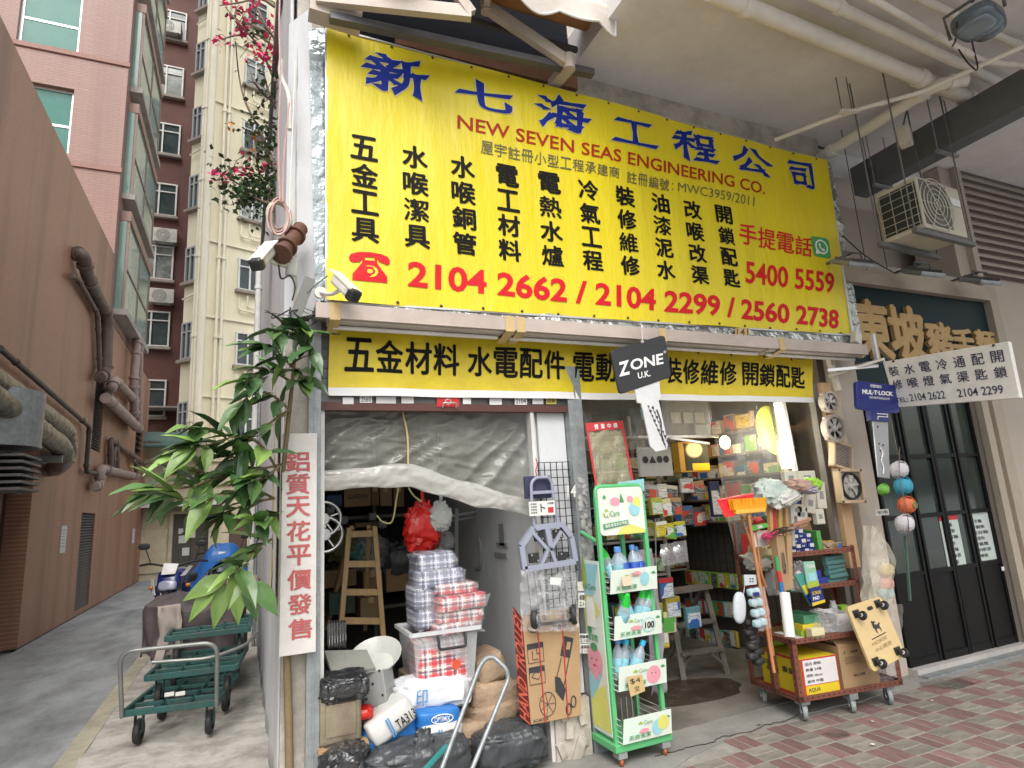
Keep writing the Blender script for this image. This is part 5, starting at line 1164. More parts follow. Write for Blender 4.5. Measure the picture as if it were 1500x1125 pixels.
g=G();g.bar(W(662,756,4.9),W(704,748,4.9),.02);g.bar(W(662,763,4.9),W(704,756,4.9),.012);g.bar(W(668,745,4.9),W(668,862,4.9),.03);tag(g.build('wall_rail',m_greyp),'grey metal rail bracket on the white wall behind the red bag','bracket')
g=G()
for(px,py,w_,h_)in((737,783,.05,.16),(737,798,.10,.03),(735,813,.12,.03)):p=WX(px,py,1.80);g.box(1.785,1.799,p.y-w_,p.y+w_,p.z-h_/2,p.z+h_/2)
p=WX(700,808,1.80);g.tube([Vector((1.79,p.y+.10*cos(a),p.z+.14*sin(a)))for a in[pi*(.7+k*.08)for k in range(12)]],.018,6)
tag(g.build('door_hardware',m_greyp),'rusty bolts and hooks on the white dividing wall','hardware')
o=None
def pbag(px0,py0,px1,py1,Y,mt,lab,seed,rz=0,grp='folded plaid bags on the storage box'):
 x0,x1,z0,z1=fb(px0,py0,px1,py1,Y);c=((x0+x1)/2,Y,z0);t=thing('plaid_bag',lab,'bag',c,rad(rz),grp)
 g=G();g.blob(((x0+x1)/2,Y,(z0+z1)/2),(x1-x0,.28,z1-z0),(0,ru(-4,4),rz),p=.28,noise=.06,seed=seed,fold=.08,nu=32,nv=14);g.build('fabric',mt,t)
 g=G();g.blob(((x0+x1)/2,Y-.005,(z0+z1)/2),((x1-x0)*1.05,.30,(z1-z0)*1.08),(0,0,rz),p=.3,noise=.14,seed=seed+9,fold=.25,nu=30,nv=14);g.build('clear_wrapper',m_clear,t);return t
pbag(605,808,660,836,4.02,m_plb,'topmost blue plaid bag in clear wrapping',1)
pbag(603,832,672,858,4.00,m_plb,'second blue plaid bag from the top of the stack',2)
pbag(600,856,640,890,4.02,m_plb,'blue plaid bag standing left of the red plaid bags',3)
pbag(602,888,640,918,4.02,m_plb,'lowest blue plaid bag beside the red ones',4)
pbag(630,852,690,868,3.96,m_plr,'uppermost red plaid bag of the pile',5)
pbag(632,868,704,890,3.90,m_plr,'red and black plaid bag second in the red pile',6,3)
pbag(634,889,700,908,3.92,m_plr,'red plaid bag third in the red pile',7,-2)
pbag(628,906,697,924,3.92,m_plr,'bottom red plaid bag sunk in the clear storage box',8)
m_pp=mat('frosted_box_plastic',(.60,.62,.63),.25,var=.1,bump=.05,alpha=.26,aglaze=.16,spec=.8)
sbx=thing('storage_box','frosted clear storage box with black handle holding plaid bags','storage box',(1.15,4.0,.50))
A=[W(592,920,3.86),W(705,932,3.76)]
bw0,bw1,bz0,bz1=.955,1.36,.48,.83
def tub(z,k):return[(bw0+.02*k,3.80+.02*k,z),(bw1-.02*k,3.78+.02*k,z),(bw1-.02*k,4.16-.02*k,z),(bw0+.02*k,4.18-.02*k,z)]
g=G();g.add(tub(bz0,1.6)+tub(bz1,0),[(3,2,1,0),(0,1,5,4),(1,2,6,5),(2,3,7,6),(3,0,4,7)]);g.build('tub',m_pp,sbx,solid=.003)
g=G();a=tub(bz1,-.6);
for i in range(4):g.bar(a[i],a[(i+1)%4],.022,.022)
g.build('rim',mat('frosted_rim',(.62,.64,.65),.3,alpha=.8),sbx)
g=G();xm=(bw0+bw1)/2+.03;g.tube(arc([(xm-.085,3.785,.80),(xm-.085,3.765,.80),(xm-.085,3.755,.735),(xm+.085,3.755,.735),(xm+.085,3.765,.80),(xm+.085,3.785,.80)],.02),.0085,8);g.build('handle',m_kblk,sbx)
g=G();g.blob((xm-.04,3.95,.64),(.34,.30,.28),p=.3,noise=.05,seed=4);tag(g.build('plaid_bag',m_plr),'faint red and white plaid bag inside the frosted storage box','bag','folded plaid bags on the storage box')
g=G();g.lathe([(0,-.001),(.028,-.001),(.028,.001),(0,.001)],(xm+.03,3.79,.63),axis=(0,-1,0));g.build('price_dot',mat('orange_dot',(.6,.08,.03),.5),sbx)
def sack(px0,py0,px1,py1,Y,dep,mt,lab,seed,rx=0,ry=0,rz=0,p=.42,fold=.1,nm='cement_sack',par=None,grp=None,noise=.05):
 x0,x1,z0,z1=fb(px0,py0,px1,py1,Y);c=((x0+x1)/2,Y+dep/2,(z0+z1)/2)
 g=G();g.blob(c,(x1-x0,dep,z1-z0),(rx,ry,rz),p=p,noise=noise,seed=seed,fold=fold,nu=36,nv=18,freq=2.4)
 t=thing(nm,lab,'sack',(c[0],c[1],z0),group=grp);g.build('sack',mt,t);return t,Matrix.Translation(c)@Euler((rad(rx),rad(ry),rad(rz))).to_matrix().to_4x4(),(x1-x0,dep,z1-z0)
def sackprint(t,T,sz,items):
 for mt,q,tx,bold in items:
  P=[T@Vector((sz[0]*(a-.5),-sz[1]*.5-.012,sz[2]*(.5-b)))for a,b in q];g=G()
  if tx:put(g,tx,P,bold)
  else:g.poly(P[::-1])
  g.build('print',mt,t)
Q4=lambda a,b,c,d:[(a,b),(c,b),(c,d),(a,d)]
m_sackw=mat('white_cement_sack',(.60,.60,.58),.5,var=.06,bump=.25,bs=14,dirt=.15);m_lbl=mat('light_blue_print',(.08,.25,.50),.5,bump=0)
t,T,sz=sack(585,996,700,1044,3.72,.30,m_bagw,'soft white woven sack under the clear storage box',11,ry=2,p=.55,noise=.1,fold=.2)
sackprint(t,T,sz,[(m_lbl,Q4(.20,.2,.34,.7),'印',.01)])
t,T,sz=sack(538,1040,612,1082,3.62,.25,m_sackw,'tilted white cement sack marked TA313 left of the other marked sack',12,ry=-27,p=.35,fold=.05)
sackprint(t,T,sz,[(m_blk,Q4(.55,.42,.97,.78),'TA313',.01),(MATS['light_blue_print'],Q4(.40,.15,.43,.9),'',0),(MATS['light_blue_print'],Q4(.45,.15,.48,.9),'',0)])
t,T,sz=sack(612,1040,678,1070,3.64,.25,m_bagblue,'bright blue sack with an oval white mark on top of the marked sack',13,ry=3,p=.4,fold=.05)
sackprint(t,T,sz,[(m_wprint,Q4(.35,.30,.70,.55),'OPTIMIX',.01),(m_wprint,Q4(.45,.62,.65,.8),'膠泥',.01)])
P=[T@Vector((sz[0]*(.525-.5)+sz[0]*.24*cos(a*pi/12),-sz[1]*.5-.013,sz[2]*(.08)+sz[2]*.22*sin(a*pi/12)))for a in range(24)];G().tube(P,.003,4,closed=True).build('oval_mark',m_wprint,t)
t,T,sz=sack(618,1062,682,1095,3.60,.25,m_sackw,'white cement sack marked TA313 below the bright blue sack',14,ry=2,p=.38,fold=.05)
sackprint(t,T,sz,[(m_blk,Q4(.50,.45,.95,.75),'TA313',.01),(MATS['light_blue_print'],Q4(.36,.15,.39,.9),'',0),(MATS['light_blue_print'],Q4(.42,.15,.45,.9),'',0)])
sack(532,1062,618,1105,3.66,.3,m_bagblue,'blue sack at the bottom left of the sack pile',15,ry=-6,p=.45,fold=.1)
for i,(q,lab)in enumerate((((700,960,745,1002),'kraft paper sack leaning behind the steel hoop handle'),((695,1000,765,1040),'large creased kraft sack with faded print'),((688,1032,770,1062),'kraft sack beneath the creased one'),((672,1058,720,1112),'kraft sack at the bottom behind the hoop handle'),((598,990,640,1010),'brown paper sack behind the white woven sack'))):
 sack(*q,3.86-.03*i if i!=4 else 3.95,.32,m_kraft,lab,20+i,ry=(-14,3,-3,0,0)[i],p=.33,fold=.10,noise=.09,nm='paper_sack',grp='kraft paper sacks')
def bb(px0,py0,px1,py1,Y,mt,lab,seed,dep=.3,p=.7):x0,x1,z0,z1=fb(px0,py0,px1,py1,Y);g=G();g.blob(((x0+x1)/2,Y,(z0+z1)/2),(x1-x0,dep,z1-z0),p=p,noise=.10,seed=seed,fold=.16,nu=60,nv=36,freq=2.4);return tag(g.build('bin_bag',mt),lab,'bag')
bb(533,1080,690,1150,3.58,m_binbag2,'knotted dark bin bag in front of the cement sacks',31)
c=W(620,1088,3.5);g=G();g.blob(c,(.10,.08,.14),p=.9,noise=.3,seed=4,fold=.6);tag(g.build('bag_knot',m_binbag2),'knot tip of the dark bin bag in front of the sacks','bag')
bb(692,1060,792,1122,3.72,m_binbag2,'big dark grey bin bag beside the broken masonry',33,.3,.5)
bb(466,1085,540,1135,3.66,m_binbag,'shiny black bag under the square tin',35)
bb(466,984,538,1022,3.72,m_binbag,'shiny black bag draped on top of the square tin',36,.26,.45)
x0,x1,z0,z1=fb(468,1018,530,1090,3.66);o=thing('square_tin','tall square scuffed metal tin in the left corner of the bay','tin',((x0+x1)/2,3.8,z0))
G().box(x0,x1,3.66,3.92,z0,z1).build('body',m_tin,o,bevel=.012);g=G();g.box(x0+.03,x1-.03,3.652,3.658,z0+.04,z1-.04);g.build('panel',m_tin,o,bevel=.003)
g=G();g.box(x0-.01,x1+.03,3.62,3.95,z0-.02,z0-.001);g.build('tray',m_card,o)
x0,x1,z0,z1=fb(540,985,584,1040,3.78);o=thing('electrical_enclosure','tilted grey metal electrical box beside the square tin','box',((x0+x1)/2,3.85,z0))
T=Matrix.Translation(((x0+x1)/2,3.86,z0+.01))@Euler((rad(-8),rad(-12),rad(-35))).to_matrix().to_4x4();w_=(x1-x0)
G().box(-w_*.42,w_*.42,-.07,.07,0,z1-z0-.02,T).build('case',m_greyp,o,bevel=.006)
g=G();[g.cyl(T@Vector((a*w_,-.071,b)),T@Vector((a*w_,-.075,b)),.007,n=8)for a,b in((-.3,.05),(.3,.05),(-.3,.18),(.3,.18),(0,.12))];g.build('knockouts',m_black,o)
g=G();T2=Matrix.Translation(W(512,968,3.9))@Euler((rad(22),rad(8),rad(8))).to_matrix().to_4x4();g.box(-.13,.13,-.10,.10,-.008,.008,T2);tag(g.build('grey_board',mat('dusty_board',(.25,.25,.22),.8)),'dusty grey board lying on the black bag','board')
g=G();c=W(553,965,4.05);g.lathe([(.02,0),(.10,.01),(.16,.09),(.165,.095),(.155,.09),(.10,.02),(0,.015)],c-Vector((0,0,.05)),n=28,axis=(-.3,-.5,1));tag(g.build('wash_basin',mat('ceramic',(.55,.55,.52),.2)),'off-white wash basin tipped up behind the grey box','basin')
g=G();g.blob(W(533,1043,3.72),(.10,.1,.07),p=.7,noise=.2,seed=2);tag(g.build('red_rag',m_redbag),'small red rag under the grey electrical box','rag')
g=G()
for k in range(7):a=W(482+4*k,915,4.2);g.tube(arc([a+Vector((0,0,-.14)),a+Vector((0,0,.02)),a+Vector((0,.06,.02)),a+Vector((0,.06,-.14))],.03),.005,6)
tag(g.build('wire_rack',m_chrome),'row of bent chrome wire hoops at the left of the bay','rack')
o=thing('steel_hoop_trolley','bent galvanised hoop handle of a hand trolley in front of the sacks','trolley',(1.1,3.2,0))
P=[W(638,1150,3.25),W(703,975,3.40),W(712,964,3.42),W(723,962,3.42),W(742,980,3.38),W(745,994,3.38),W(682,1150,3.20)]
G().tube(arc(P,.05,6),.0125,10).build('hoop_handle',m_steel,o)
g=G();g.bar(W(620,1130,3.35),W(655,1092,3.40),.03,.012);tag(g.build('teal_lath',mat('teal_paint',(.03,.22,.22),.5)),'short teal lath sticking out of the black bag','lath')
gp=thing('wire_grid_panel','black wire grid panel hung on the white front panel','grid panel',(1.93,3.68,1.0))
x0,x1,z0,z1=1.80,2.05,.9,1.83
for k in range(6):x=x0+.01+(x1-x0-.02)*k/5;G().bar((x,3.69,z0),(x,3.69,z1),.005).build('vertical_wire',m_black,gp)
for k in range(19):z=z0+(z1-z0)*k/18;G().bar((x0,3.686,z),(x1,3.686,z),.005).build('horizontal_wire',m_black,gp)
m_lav=mat('lavender_grey_plastic',(.27,.29,.37),.4,var=.1,bump=.08)
ft=thing('folded_plate_trolley','folded lavender grey hand trolley hanging on the wire grid','trolley',W(800,835,3.6))
Y=3.60
def P2(*l):return[W(a,b,Y)for a,b in l]
def platey(l,y,th,mt,nm,par):return plate(l,y,th,mt,nm,par,.003)
g=G()
out=P2((781,773),(822,768),(836,786),(842,822),(768,834),(763,800))
for a,b in zip(out,out[1:]+out[:1]):g.bar(a,b,.035,.035,up=(0,1,0))
g.bar(W(800,772,Y-.004),W(806,800,Y-.004),.035,.03,up=(0,1,0))
for a,b in(((780,780),(803,806)),((822,778),(806,806)),((803,803),(792,830)),((806,803),(815,828))):g.bar(W(*a,Y-.008),W(*b,Y-.008),.022,.02,up=(0,1,0))
g.build('platform',m_lav,ft)
for(px,py)in((789,785),(817,782),(782,817),(825,815)):
 g=G();p=W(px,py,Y+.005);g.cb(p,(.07,.02,.06),(0,ru(-12,12),0));g.build('caster_plate',m_kblk,ft,bevel=.004)
 g=G();[g.cyl(p+Vector((dx,-.011,dz)),p+Vector((dx,-.018,dz)),.006,n=8)for dx,dz in((-.02,.018),(.02,-.018))];g.build('rivets',m_chrome,ft)
for pts in(((783,775),(779,740),(778,708),(784,700),(803,699),(808,706),(812,740),(818,770)),):
 g=G();g.tube(arc(P2(*pts),.03),.011,8);g.build('handle_tube',m_lav,ft)
g=G();g.bar(W(778,722,Y),W(811,720,Y),.02);g.bar(W(779,750,Y),W(813,748,Y),.02);g.build('cross_bar',m_lav,ft)
x0,x1,z0,z1=fb(775,734,813,755,Y-.03);g=G().use(m_paper);g.box(x0,x1,Y-.03,Y-.028,z0,z1);g.use(m_ink);q=[Vector(v)for v in((x0,Y-.031,z1),(x1,Y-.031,z1),(x1,Y-.031,z0),(x0,Y-.031,z0))]
for j in range(4):put(g,'手推車',subq(q,.06,.12+.2*j,.30,.24+.2*j),.01)
put(g,'ト',subq(q,.44,.2,.62,.75),.03);g.use(m_redprint);g.poly(subq(q,.72,.45,.94,.85)[::-1]);g.use(m_ink);put(g,'大特價',subq(q,.70,.1,.95,.25),.01);g.build('price_card',None,ft)
x0,x1,z0,z1=fb(770,697,808,730,Y+.02);G().box(x0,x1,Y+.03,Y+.05,z0,z1).build('backing',mat('navy_card',(.03,.035,.08),.6),ft)
g=G();g.tube(spl([W(785,672,3.66),W(787,680,3.62),W(785,690,3.61),W(787,698,3.60)]),.004,5);g.build('red_hanging_cord',m_redprint,ft)
lc=thing('luggage_cart','silver wire luggage cart with two black wheels in clear wrapping under the grey trolley','trolley',W(808,922,3.56))
Y=3.56
for l in(((773,838),(781,910)),((783,836),(793,912)),((825,836),(837,905)),((836,838),(846,895)),((790,840),(800,908)),((818,840),(828,908))):G().bar(W(*l[0],Y),W(*l[1],Y),.011).build('rail',m_chrome,lc)
for y in(846,868,884,899,909):G().bar(W(782,y+2,Y-.005),W(836,y-2,Y-.005),.007).build('cross_wire',m_chrome,lc)
def wheel(c,r,w_,axis,par,hubm=None,nm='wheel',tyre=None):
 g=G();g.lathe([(r*.62,-w_/2),(r*.9,-w_/2),(r,-w_*.25),(r,w_*.25),(r*.9,w_/2),(r*.62,w_/2),(r*.62,-w_/2)],c,n=24,axis=axis);t_=g.build(nm,tyre or m_black,par)
 g=G();g.lathe([(0,-w_*.42),(r*.22,-w_*.42),(r*.25,-w_*.2),(r*.6,-w_*.2),(r*.62,w_*.2),(r*.25,w_*.2),(r*.22,w_*.42),(0,w_*.42)],c,n=20,axis=axis);g.build('hub',hubm or m_greyp,t_)
 return t_
wheel(W(784,906,Y),.062,.035,(.75,-.6,0),lc,mat('light_hub',(.5,.5,.52),.4));wheel(W(841,900,Y),.06,.03,(.8,-.55,0),lc,mat('light_hub',(.5,.5,.52),.4))
G().bar(W(792,915,Y),W(836,908,Y),.018).build('axle',m_kblk,lc)
g=G();x0,x1,z0,z1=fb(806,846,822,857,Y-.03);T=Matrix.Translation(((x0+x1)/2,Y-.03,(z0+z1)/2))@Euler((0,rad(12),0)).to_matrix().to_4x4();g.box(-(x1-x0)/2,(x1-x0)/2,-.001,.001,-(z1-z0)/2,(z1-z0)/2,T);g.build('price_tag',m_paper,lc)
def wrap(u,v):
 x=765+85*u;y=836+90*v;p=W(x,y,Y-.035);return p+Vector((0,.03*NZ.noise(Vector((u*5,v*6,2)))+.012*NZ.noise(Vector((u*17,v*19,5)))+.05*abs(u-.5),0))
g=G();g.grid(wrap,40,44);g.build('clear_wrapper',m_clear,lc)
m_dark=mat('black_red_edge',(.12,.012,.01),.6,var=.4,vs=10)
ct_=thing('trolley_carton','flat cardboard carton with a line drawing of a hand trolley and red straps','box',(1.83,3.6,.22))
q=[(765,905),(848,890),(852,1048),(778,1062)];Y=3.615;P=[W(a,b,Y)for a,b in q]
pp=G();n4=P+[p+Vector((0,.07,0))for p in P];pp.add(n4,[(3,2,1,0),(4,5,6,7),(0,1,5,4),(1,2,6,5),(2,3,7,6),(3,0,4,7)]);pp.build('carton',m_card,ct_,bevel=.003)
sd=[W(756,890,Y-.0)+Vector((0,.05,0)),P[0]+Vector((-.003,0,0)),P[3]+Vector((-.003,0,0)),W(767,1052,Y)+Vector((0,.05,0))]
g=G();g.add(sd,[(3,2,1,0)]);g.build('red_edge',m_dark,ct_,solid=.004)
g=G().use(m_ink);Po=[p+Vector((0,-.003,0))for p in P]
def cl_(l,r=.0022,closed=False):g.tube([bil(Po,a/100,b/100)for a,b in l],r,4,closed=closed)
for(a0,b0,a1,b1)in((4,26,32,44),(4,48,32,64)):
 cl_([(a0,b0),(a1,b0),(a1,b1),(a0,b1)],closed=True);g.poly(subq(Po,a0/100,b0/100,a1/100,(b0+5)/100)[::-1])
g.use(m_ink);cl_([(12,33),(12,41),(22,41)]);cl_([(20,31),(20,36),(27,36)]);cl_([(8,57),(14,53),(26,54),(20,60),(8,57)])
g.poly([bil(Po,a/100,b/100)for a,b in((70,24),(88,28),(80,46),(62,42))]);g.use(m_card);g.poly([bil(Po,a/100,b/100)+Vector((0,-.001,0))for a,b in((76,30),(83,31),(80,38),(73,37))]);g.use(m_ink)
cl_([(64,44),(52,64)],.003);cl_([(78,46),(66,72)],.003);g.poly([bil(Po,a/100,b/100)for a,b in((50,60),(60,62),(70,74),(64,84),(50,74))])
cl_([(30+14*cos(k*pi/9)*1.1+4,84+11*sin(k*pi/9))for k in range(18)],closed=True)
for k in range(7):cl_([(34,84),(34+14*cos(k*.9),84+10*sin(k*.9))],.0015)
cl_([(74+5*cos(k*pi/6),92+5*sin(k*pi/6))for k in range(12)],.004,True);cl_([(84+5*cos(k*pi/6),86+5*sin(k*pi/6))for k in range(12)],.004,True)
put(g,'ACARTER',subq(Po,.04,.955,.34,.985),.01);cl_([(10+14*cos(k*pi/9)*.9+8,6+10*sin(k*pi/9))for k in range(9)]);put(g,'鋁合金',subq(Po,.50,.12,.76,.17),.02);g.build('printing',None,ct_)
g=G();sdo=[p+Vector((-.004,-.003,0))for p in sd];put(g,'HAND TROLLEY',[sdo[3],sdo[0],sdo[1],sdo[2]],.02);g.build('edge_lettering',mat('red_edge_print',(.5,.10,.06),.6),ct_)
g=G()
for t0,t1 in((.24,.27),(.68,.72)):g.bar(bil(Po,t0,0),bil(Po,t1,1),.006,.006)
g.build('red_strap',m_redprint,ct_)
for i,(y0,y1,lab)in enumerate(((852,866,'upper blank tag on the middle steel post'),(868,890,'tall printed sticker on the middle steel post'),(928,942,'black printed sticker on the middle steel post'),(943,957,'lower black printed sticker on the middle steel post'))):
 q=rectq(846+i,y0,864+i*1.5,y1,YF-.078);g=G().use(m_paper if i else m_offw);g.poly(q[::-1]);g.use(m_ink)
 if i:put(g,['','修理水電','開鎖專家','通渠服務'][i],[p+Vector((0,-.002,0))for p in subq(q,.08,.15,.92,.5)],.02);put(g,'2104',[p+Vector((0,-.002,0))for p in subq(q,.08,.6,.92,.9)],.01)
 tag(g.build('sticker',None),lab,'sticker')
# ================================================================== ALLEY THINGS
m_teal=mat('teal_trolley_paint',(.02,.095,.09),.5,.1,var=.4,vs=18,bump=.2,dirt=.7,dcol=(.05,.04,.03),ds=6)
m_gtube=mat('grey_handle_tube',(.27,.28,.27),.4,.5,var=.25,dirt=.3)
def cart(name,label,z,loc,rz,handle=True,hz=.44,lean=.1,wheels=True):
 """flat four-wheeled hand cart; its handle is at the near (-y) end"""
 o=thing(name,label,'trolley',loc,rz,'green hand carts stacked in the alley')
 L_,w_=.80,.31
 g=G()
 for a,b in(((-w_,-L_/2,z),(w_,-L_/2,z)),((w_,-L_/2,z),(w_,L_/2,z)),((w_,L_/2,z),(-w_,L_/2,z)),((-w_,L_/2,z),(-w_,-L_/2,z))):g.bar(a,b,.03,.045)
 for y in(-.2,0,.2):g.bar((-w_,y,z),(w_,y,z),.03,.03)
 g.bar((-.10,-L_/2,z),(-.10,L_/2,z),.025,.03);g.bar((.10,-L_/2,z),(.10,L_/2,z),.025,.03);g.build('frame',m_teal,o,world=False,bevel=.004)
 if wheels:
  for sx in(-1,1):
   for sy in(-1,1):
    c=Vector((sx*.24,sy*.28,z-.16));g=G();r=.085
    g.lathe([(r*.6,-.018),(r*.92,-.02),(r,-.01),(r,.01),(r*.92,.02),(r*.6,.018),(r*.6,-.018)],c,n=22,axis=(1,0,0));t_=g.build('wheel',m_black,o,world=False)
    g=G();g.lathe([(0,-.02),(.02,-.02),(.022,-.01),(.052,-.008),(.052,.008),(.022,.01),(.02,.02),(0,.02)],(0,0,0),n=16,axis=(1,0,0));g.v=[v+c for v in g.v];g.build('hub',m_teal,t_,world=False)
    g=G();g.add([(c.x-.028,c.y-.03,z-.02),(c.x-.022,c.y+.03,z-.02),(c.x-.022,c.y+.006,c.z-.01),(c.x-.028,c.y-.006,c.z-.01)],[(0,1,2,3)]);g.bar((c.x-.026,c.y,z-.01),(c.x-.026,c.y,c.z),.006,.05);g.bar((c.x+.026,c.y,z-.01),(c.x+.026,c.y,c.z),.006,.05);g.build('fork',m_teal,o,world=False)
 if handle:
  g=G();yy=-L_/2-.02;g.tube(arc([(-w_+.0,yy,z-.02),(-w_-.01,yy-lean,z+hz),(w_+.01,yy-lean,z+hz),(w_,yy,z-.02)],.10,7),.015,10);g.build('handle',m_gtube,o,world=False)
 return o
c1=cart('hand_cart','lowest green hand cart with a tall grey hoop handle facing the street',.26,(-.37,5.82,0),rad(-10))
c2=cart('hand_cart','second green hand cart stacked upside across the lowest one',.45,(-.28,5.98,0),rad(-6),handle=False)
c3=cart('hand_cart','third green hand cart lying on the second one under the brown cover',.66,(-.22,6.35,0),rad(-2),handle=False,wheels=True)
g=G();g.tube(arc([(-.60,5.65,.55),(-.2,5.60,.53),(.05,5.72,.57),(.14,6.1,.60)],.1),.014,8);g.build('loose_handle',m_gtube,c2)
for i,(px,py,Y)in enumerate(((247,858+104-0,5.42),)):pass
g=G();
for(px,py,Y)in((248,1017,5.40),(264,1016,5.40)):x0,x1,z0,z1=fb(px-7,py-3,px+7,py+3,Y);g.box(x0,x1,Y,Y+.002,z0,z1)
tag(g.build('plate_tag',m_paper),'small white painted tags on the green hand cart frames','tag')
m_brcl=mat('brown_cover_cloth',(.085,.068,.072),.85,var=.25,vs=5,bump=.4,bs=9,bd=.03,dirt=.3,dcol=(.18,.15,.14),ds=3)
o=thing('covered_goods','goods covered with a brown-grey cloth behind the green hand carts','cover',(-.35,7.6,0))
def clo(u,v):
 th=2*pi*u;r=1.0;x=math.copysign(abs(cos(th))**.45,cos(th));y=math.copysign(abs(sin(th))**.45,sin(th))
 k=min(1,v*2.2);z=.86-.42*max(0,v-.40)/.6+.10*NZ.noise(Vector((x*1.6,y*1.6,v*1.5)))+.04*NZ.noise(Vector((x*5,y*5,v*4)));
 s=k*(1+.07*NZ.noise(Vector((x*3,y*3,v*3)))+.09*sin(th*7+v*3)*max(0,v-.40)+.06*NZ.noise(Vector((x*6,y*6,v*2)))*v)
 return Vector((-.38+.42*x*s,7.05+.62*y*s,z))
g=G();g.grid(clo,130,44);g.build('cloth',m_brcl,o)
g=G();g.grid(lambda u,v:Vector((-.66+.18*u+.05*v*sin(v*4),6.36-.04*v-.03*sin(u*6),.88-.56*v))+Vector((.02*NZ.noise(Vector((u*5,v*6,1))),.03*NZ.noise(Vector((u*4,v*5,9))),0)),10,24);g.build('pale_cloth',mat('pale_cloth',(.36,.31,.28),.85,bump=.3),o,solid=.004)
G().box(-.66,-.06,6.7,7.6,.16,.62).build('crate',m_teal,o)
g=G();g.box(-.7,0,6.62,7.7,.62,.66);g.build('deck',m_dkdoor,o)
for sx in(-.6,-.1):
 for y in(6.8,7.5):wheel(Vector((sx,y,.085)),.085,.04,(1,0,0),o)
g=G();g.blob((.02,7.5,.86),(.36,.5,.28),p=.7,noise=.15,seed=3,fold=.2);g.build('bundle',mat('pinkish_bundle',(.26,.20,.19),.85,bump=.4),o)
m_mblue=mat('blue_fairing',(.008,.02,.14),.25,var=.1,bump=.02,coat=.5);m_tyre=mat('tyre',(.02,.02,.02),.8,bump=.5,bs=30)
def motorbike(name,label,loc,rz,tarp=None):
 o=thing(name,label,'motorcycle',loc,rz);B=lambda g,nm,mt,par=o,**k:g.build(nm,mt,par,world=False,**k)
 for y in(-.66,.62):
  g=G();g.lathe([(.22,-.05),(.29,-.055),(.32,-.02),(.32,.02),(.29,.055),(.22,.05),(.22,-.05)],(0,y,.32),n=28,axis=(1,0,0));wv=B(g,'wheel',m_tyre)
  g=G();g.lathe([(0,-.06),(.05,-.06),(.05,-.02),(.2,-.02),(.22,-.03),(.22,.03),(.2,.02),(.05,.02),(.05,.06),(0,.06)],(0,0,0),n=20,axis=(1,0,0));g.v=[v+Vector((0,y,.32))for v in g.v];B(g,'rim',m_greyp,wv)
 for sx in(-.09,.09):g=G();g.cyl((sx,-.66,.32),(sx,-.42,.95),.022,n=10);B(g,'fork',m_chrome)
 g=G();g.blob((0,-.60,.68),(.16,.34,.10),(-22,0,0),p=.7,noise=.0);B(g,'front_mudguard',m_mblue)
 g=G();g.blob((0,-.44,.88),(.28,.30,.26),(-25,0,0),p=.5,noise=.06,seed=1);g.add([(-.02,-.50,1.0),(.02,-.50,1.0),(.22,-.40,.80),(.14,-.30,.60),(-.14,-.30,.60),(-.22,-.40,.80)],[(0,1,2,3,4,5)]);B(g,'fairing',m_mblue)
 g=G();g.blob((0,-.62,.86),(.20,.06,.12),(-20,0,0),p=.6,noise=0);B(g,'headlight',mat('headlight_glass',(.30,.33,.42),.1,bump=0))
 g=G();g.add([(-.08,-.60,.99),(.07,-.60,.99),(.09,-.52,1.10),(-.07,-.52,1.12)],[(0,1,2,3)]);B(g,'number_plate',m_whitef,solid=.008)
 g=G();g.add([(.13,-.60,.96),(.17,-.54,.96),(.23,-.40,1.06),(.20,-.46,1.07)],[(0,1,2,3)]);g.add([(-.13,-.60,.76),(-.17,-.54,.76),(-.24,-.36,.92),(-.20,-.44,.94)],[(0,1,2,3)]);B(g,'white_flash',m_whitef,solid=.006)
 g=G();g.tube(arc([(-.38,-.30,1.10),(-.26,-.36,1.12),(0,-.42,1.06),(.26,-.36,1.12),(.38,-.30,1.10)],.08),.014,8);B(g,'handlebar',m_black)
 for sx in(-1,1):
  g=G();g.tube([(sx*.25,-.36,1.12),(sx*.30,-.42,1.30)],.006,6);g.blob((sx*.32,-.42,1.33),(.13,.03,.08),p=.8,noise=0);B(g,'mirror',m_black)
  g=G();g.blob((sx*.20,-.50,.84),(.06,.06,.05),p=1,noise=0);B(g,'indicator',mat('amber',(.5,.2,.02),.3))
 g=G();g.blob((0,-.05,.92),(.26,.5,.24),p=.7,noise=.02);B(g,'tank',m_mblue)
 g=G();g.blob((0,.42,.86),(.26,.70,.13),p=.6,noise=.02);B(g,'seat',m_black)
 g=G();g.blob((0,.05,.48),(.34,.56,.42),p=.6,noise=.12,seed=3);B(g,'engine',mat('engine_dark',(.05,.05,.05),.4,.5,bump=.6,bs=25))
 g=G();g.tube([(.16,.0,.30),(.18,.5,.34),(.2,.75,.42)],.04,10);B(g,'exhaust',m_chrome)
 g=G();g.tube([(-.16,.0,.30),(-.26,-.02,.02)],.012,6);B(g,'side_stand',m_black)
 if tarp:
  def tp(u,v):
   y=-.75+1.5*u;hgt=.95+.32*math.exp(-((y+.35)/.22)**2);a=(v-.5)*2;x=math.copysign(abs(a)**.8,a)*(.36+.12*abs(a));z=hgt-abs(a)**2.2*.62+.04*NZ.noise(Vector((u*6,v*5,1)))
   return Vector((x*(1+.2*NZ.noise(Vector((u*5,v*4,4)))),y,z))
  g=G();g.grid(tp,40,30);B(g,'blue_tarpaulin',tarp)
 return o
m_tarp=mat('blue_tarp',(.02,.13,.42),.4,var=.3,bump=.6,bs=7,bd=.03)
motorbike('motorcycle','blue motorcycle parked facing the street behind the covered goods',(-.74,9.3,0),rad(-6))
motorbike('motorcycle','second motorcycle hidden under a bright blue tarpaulin against the white wall',(-.30,11.6,0),rad(4),m_tarp)
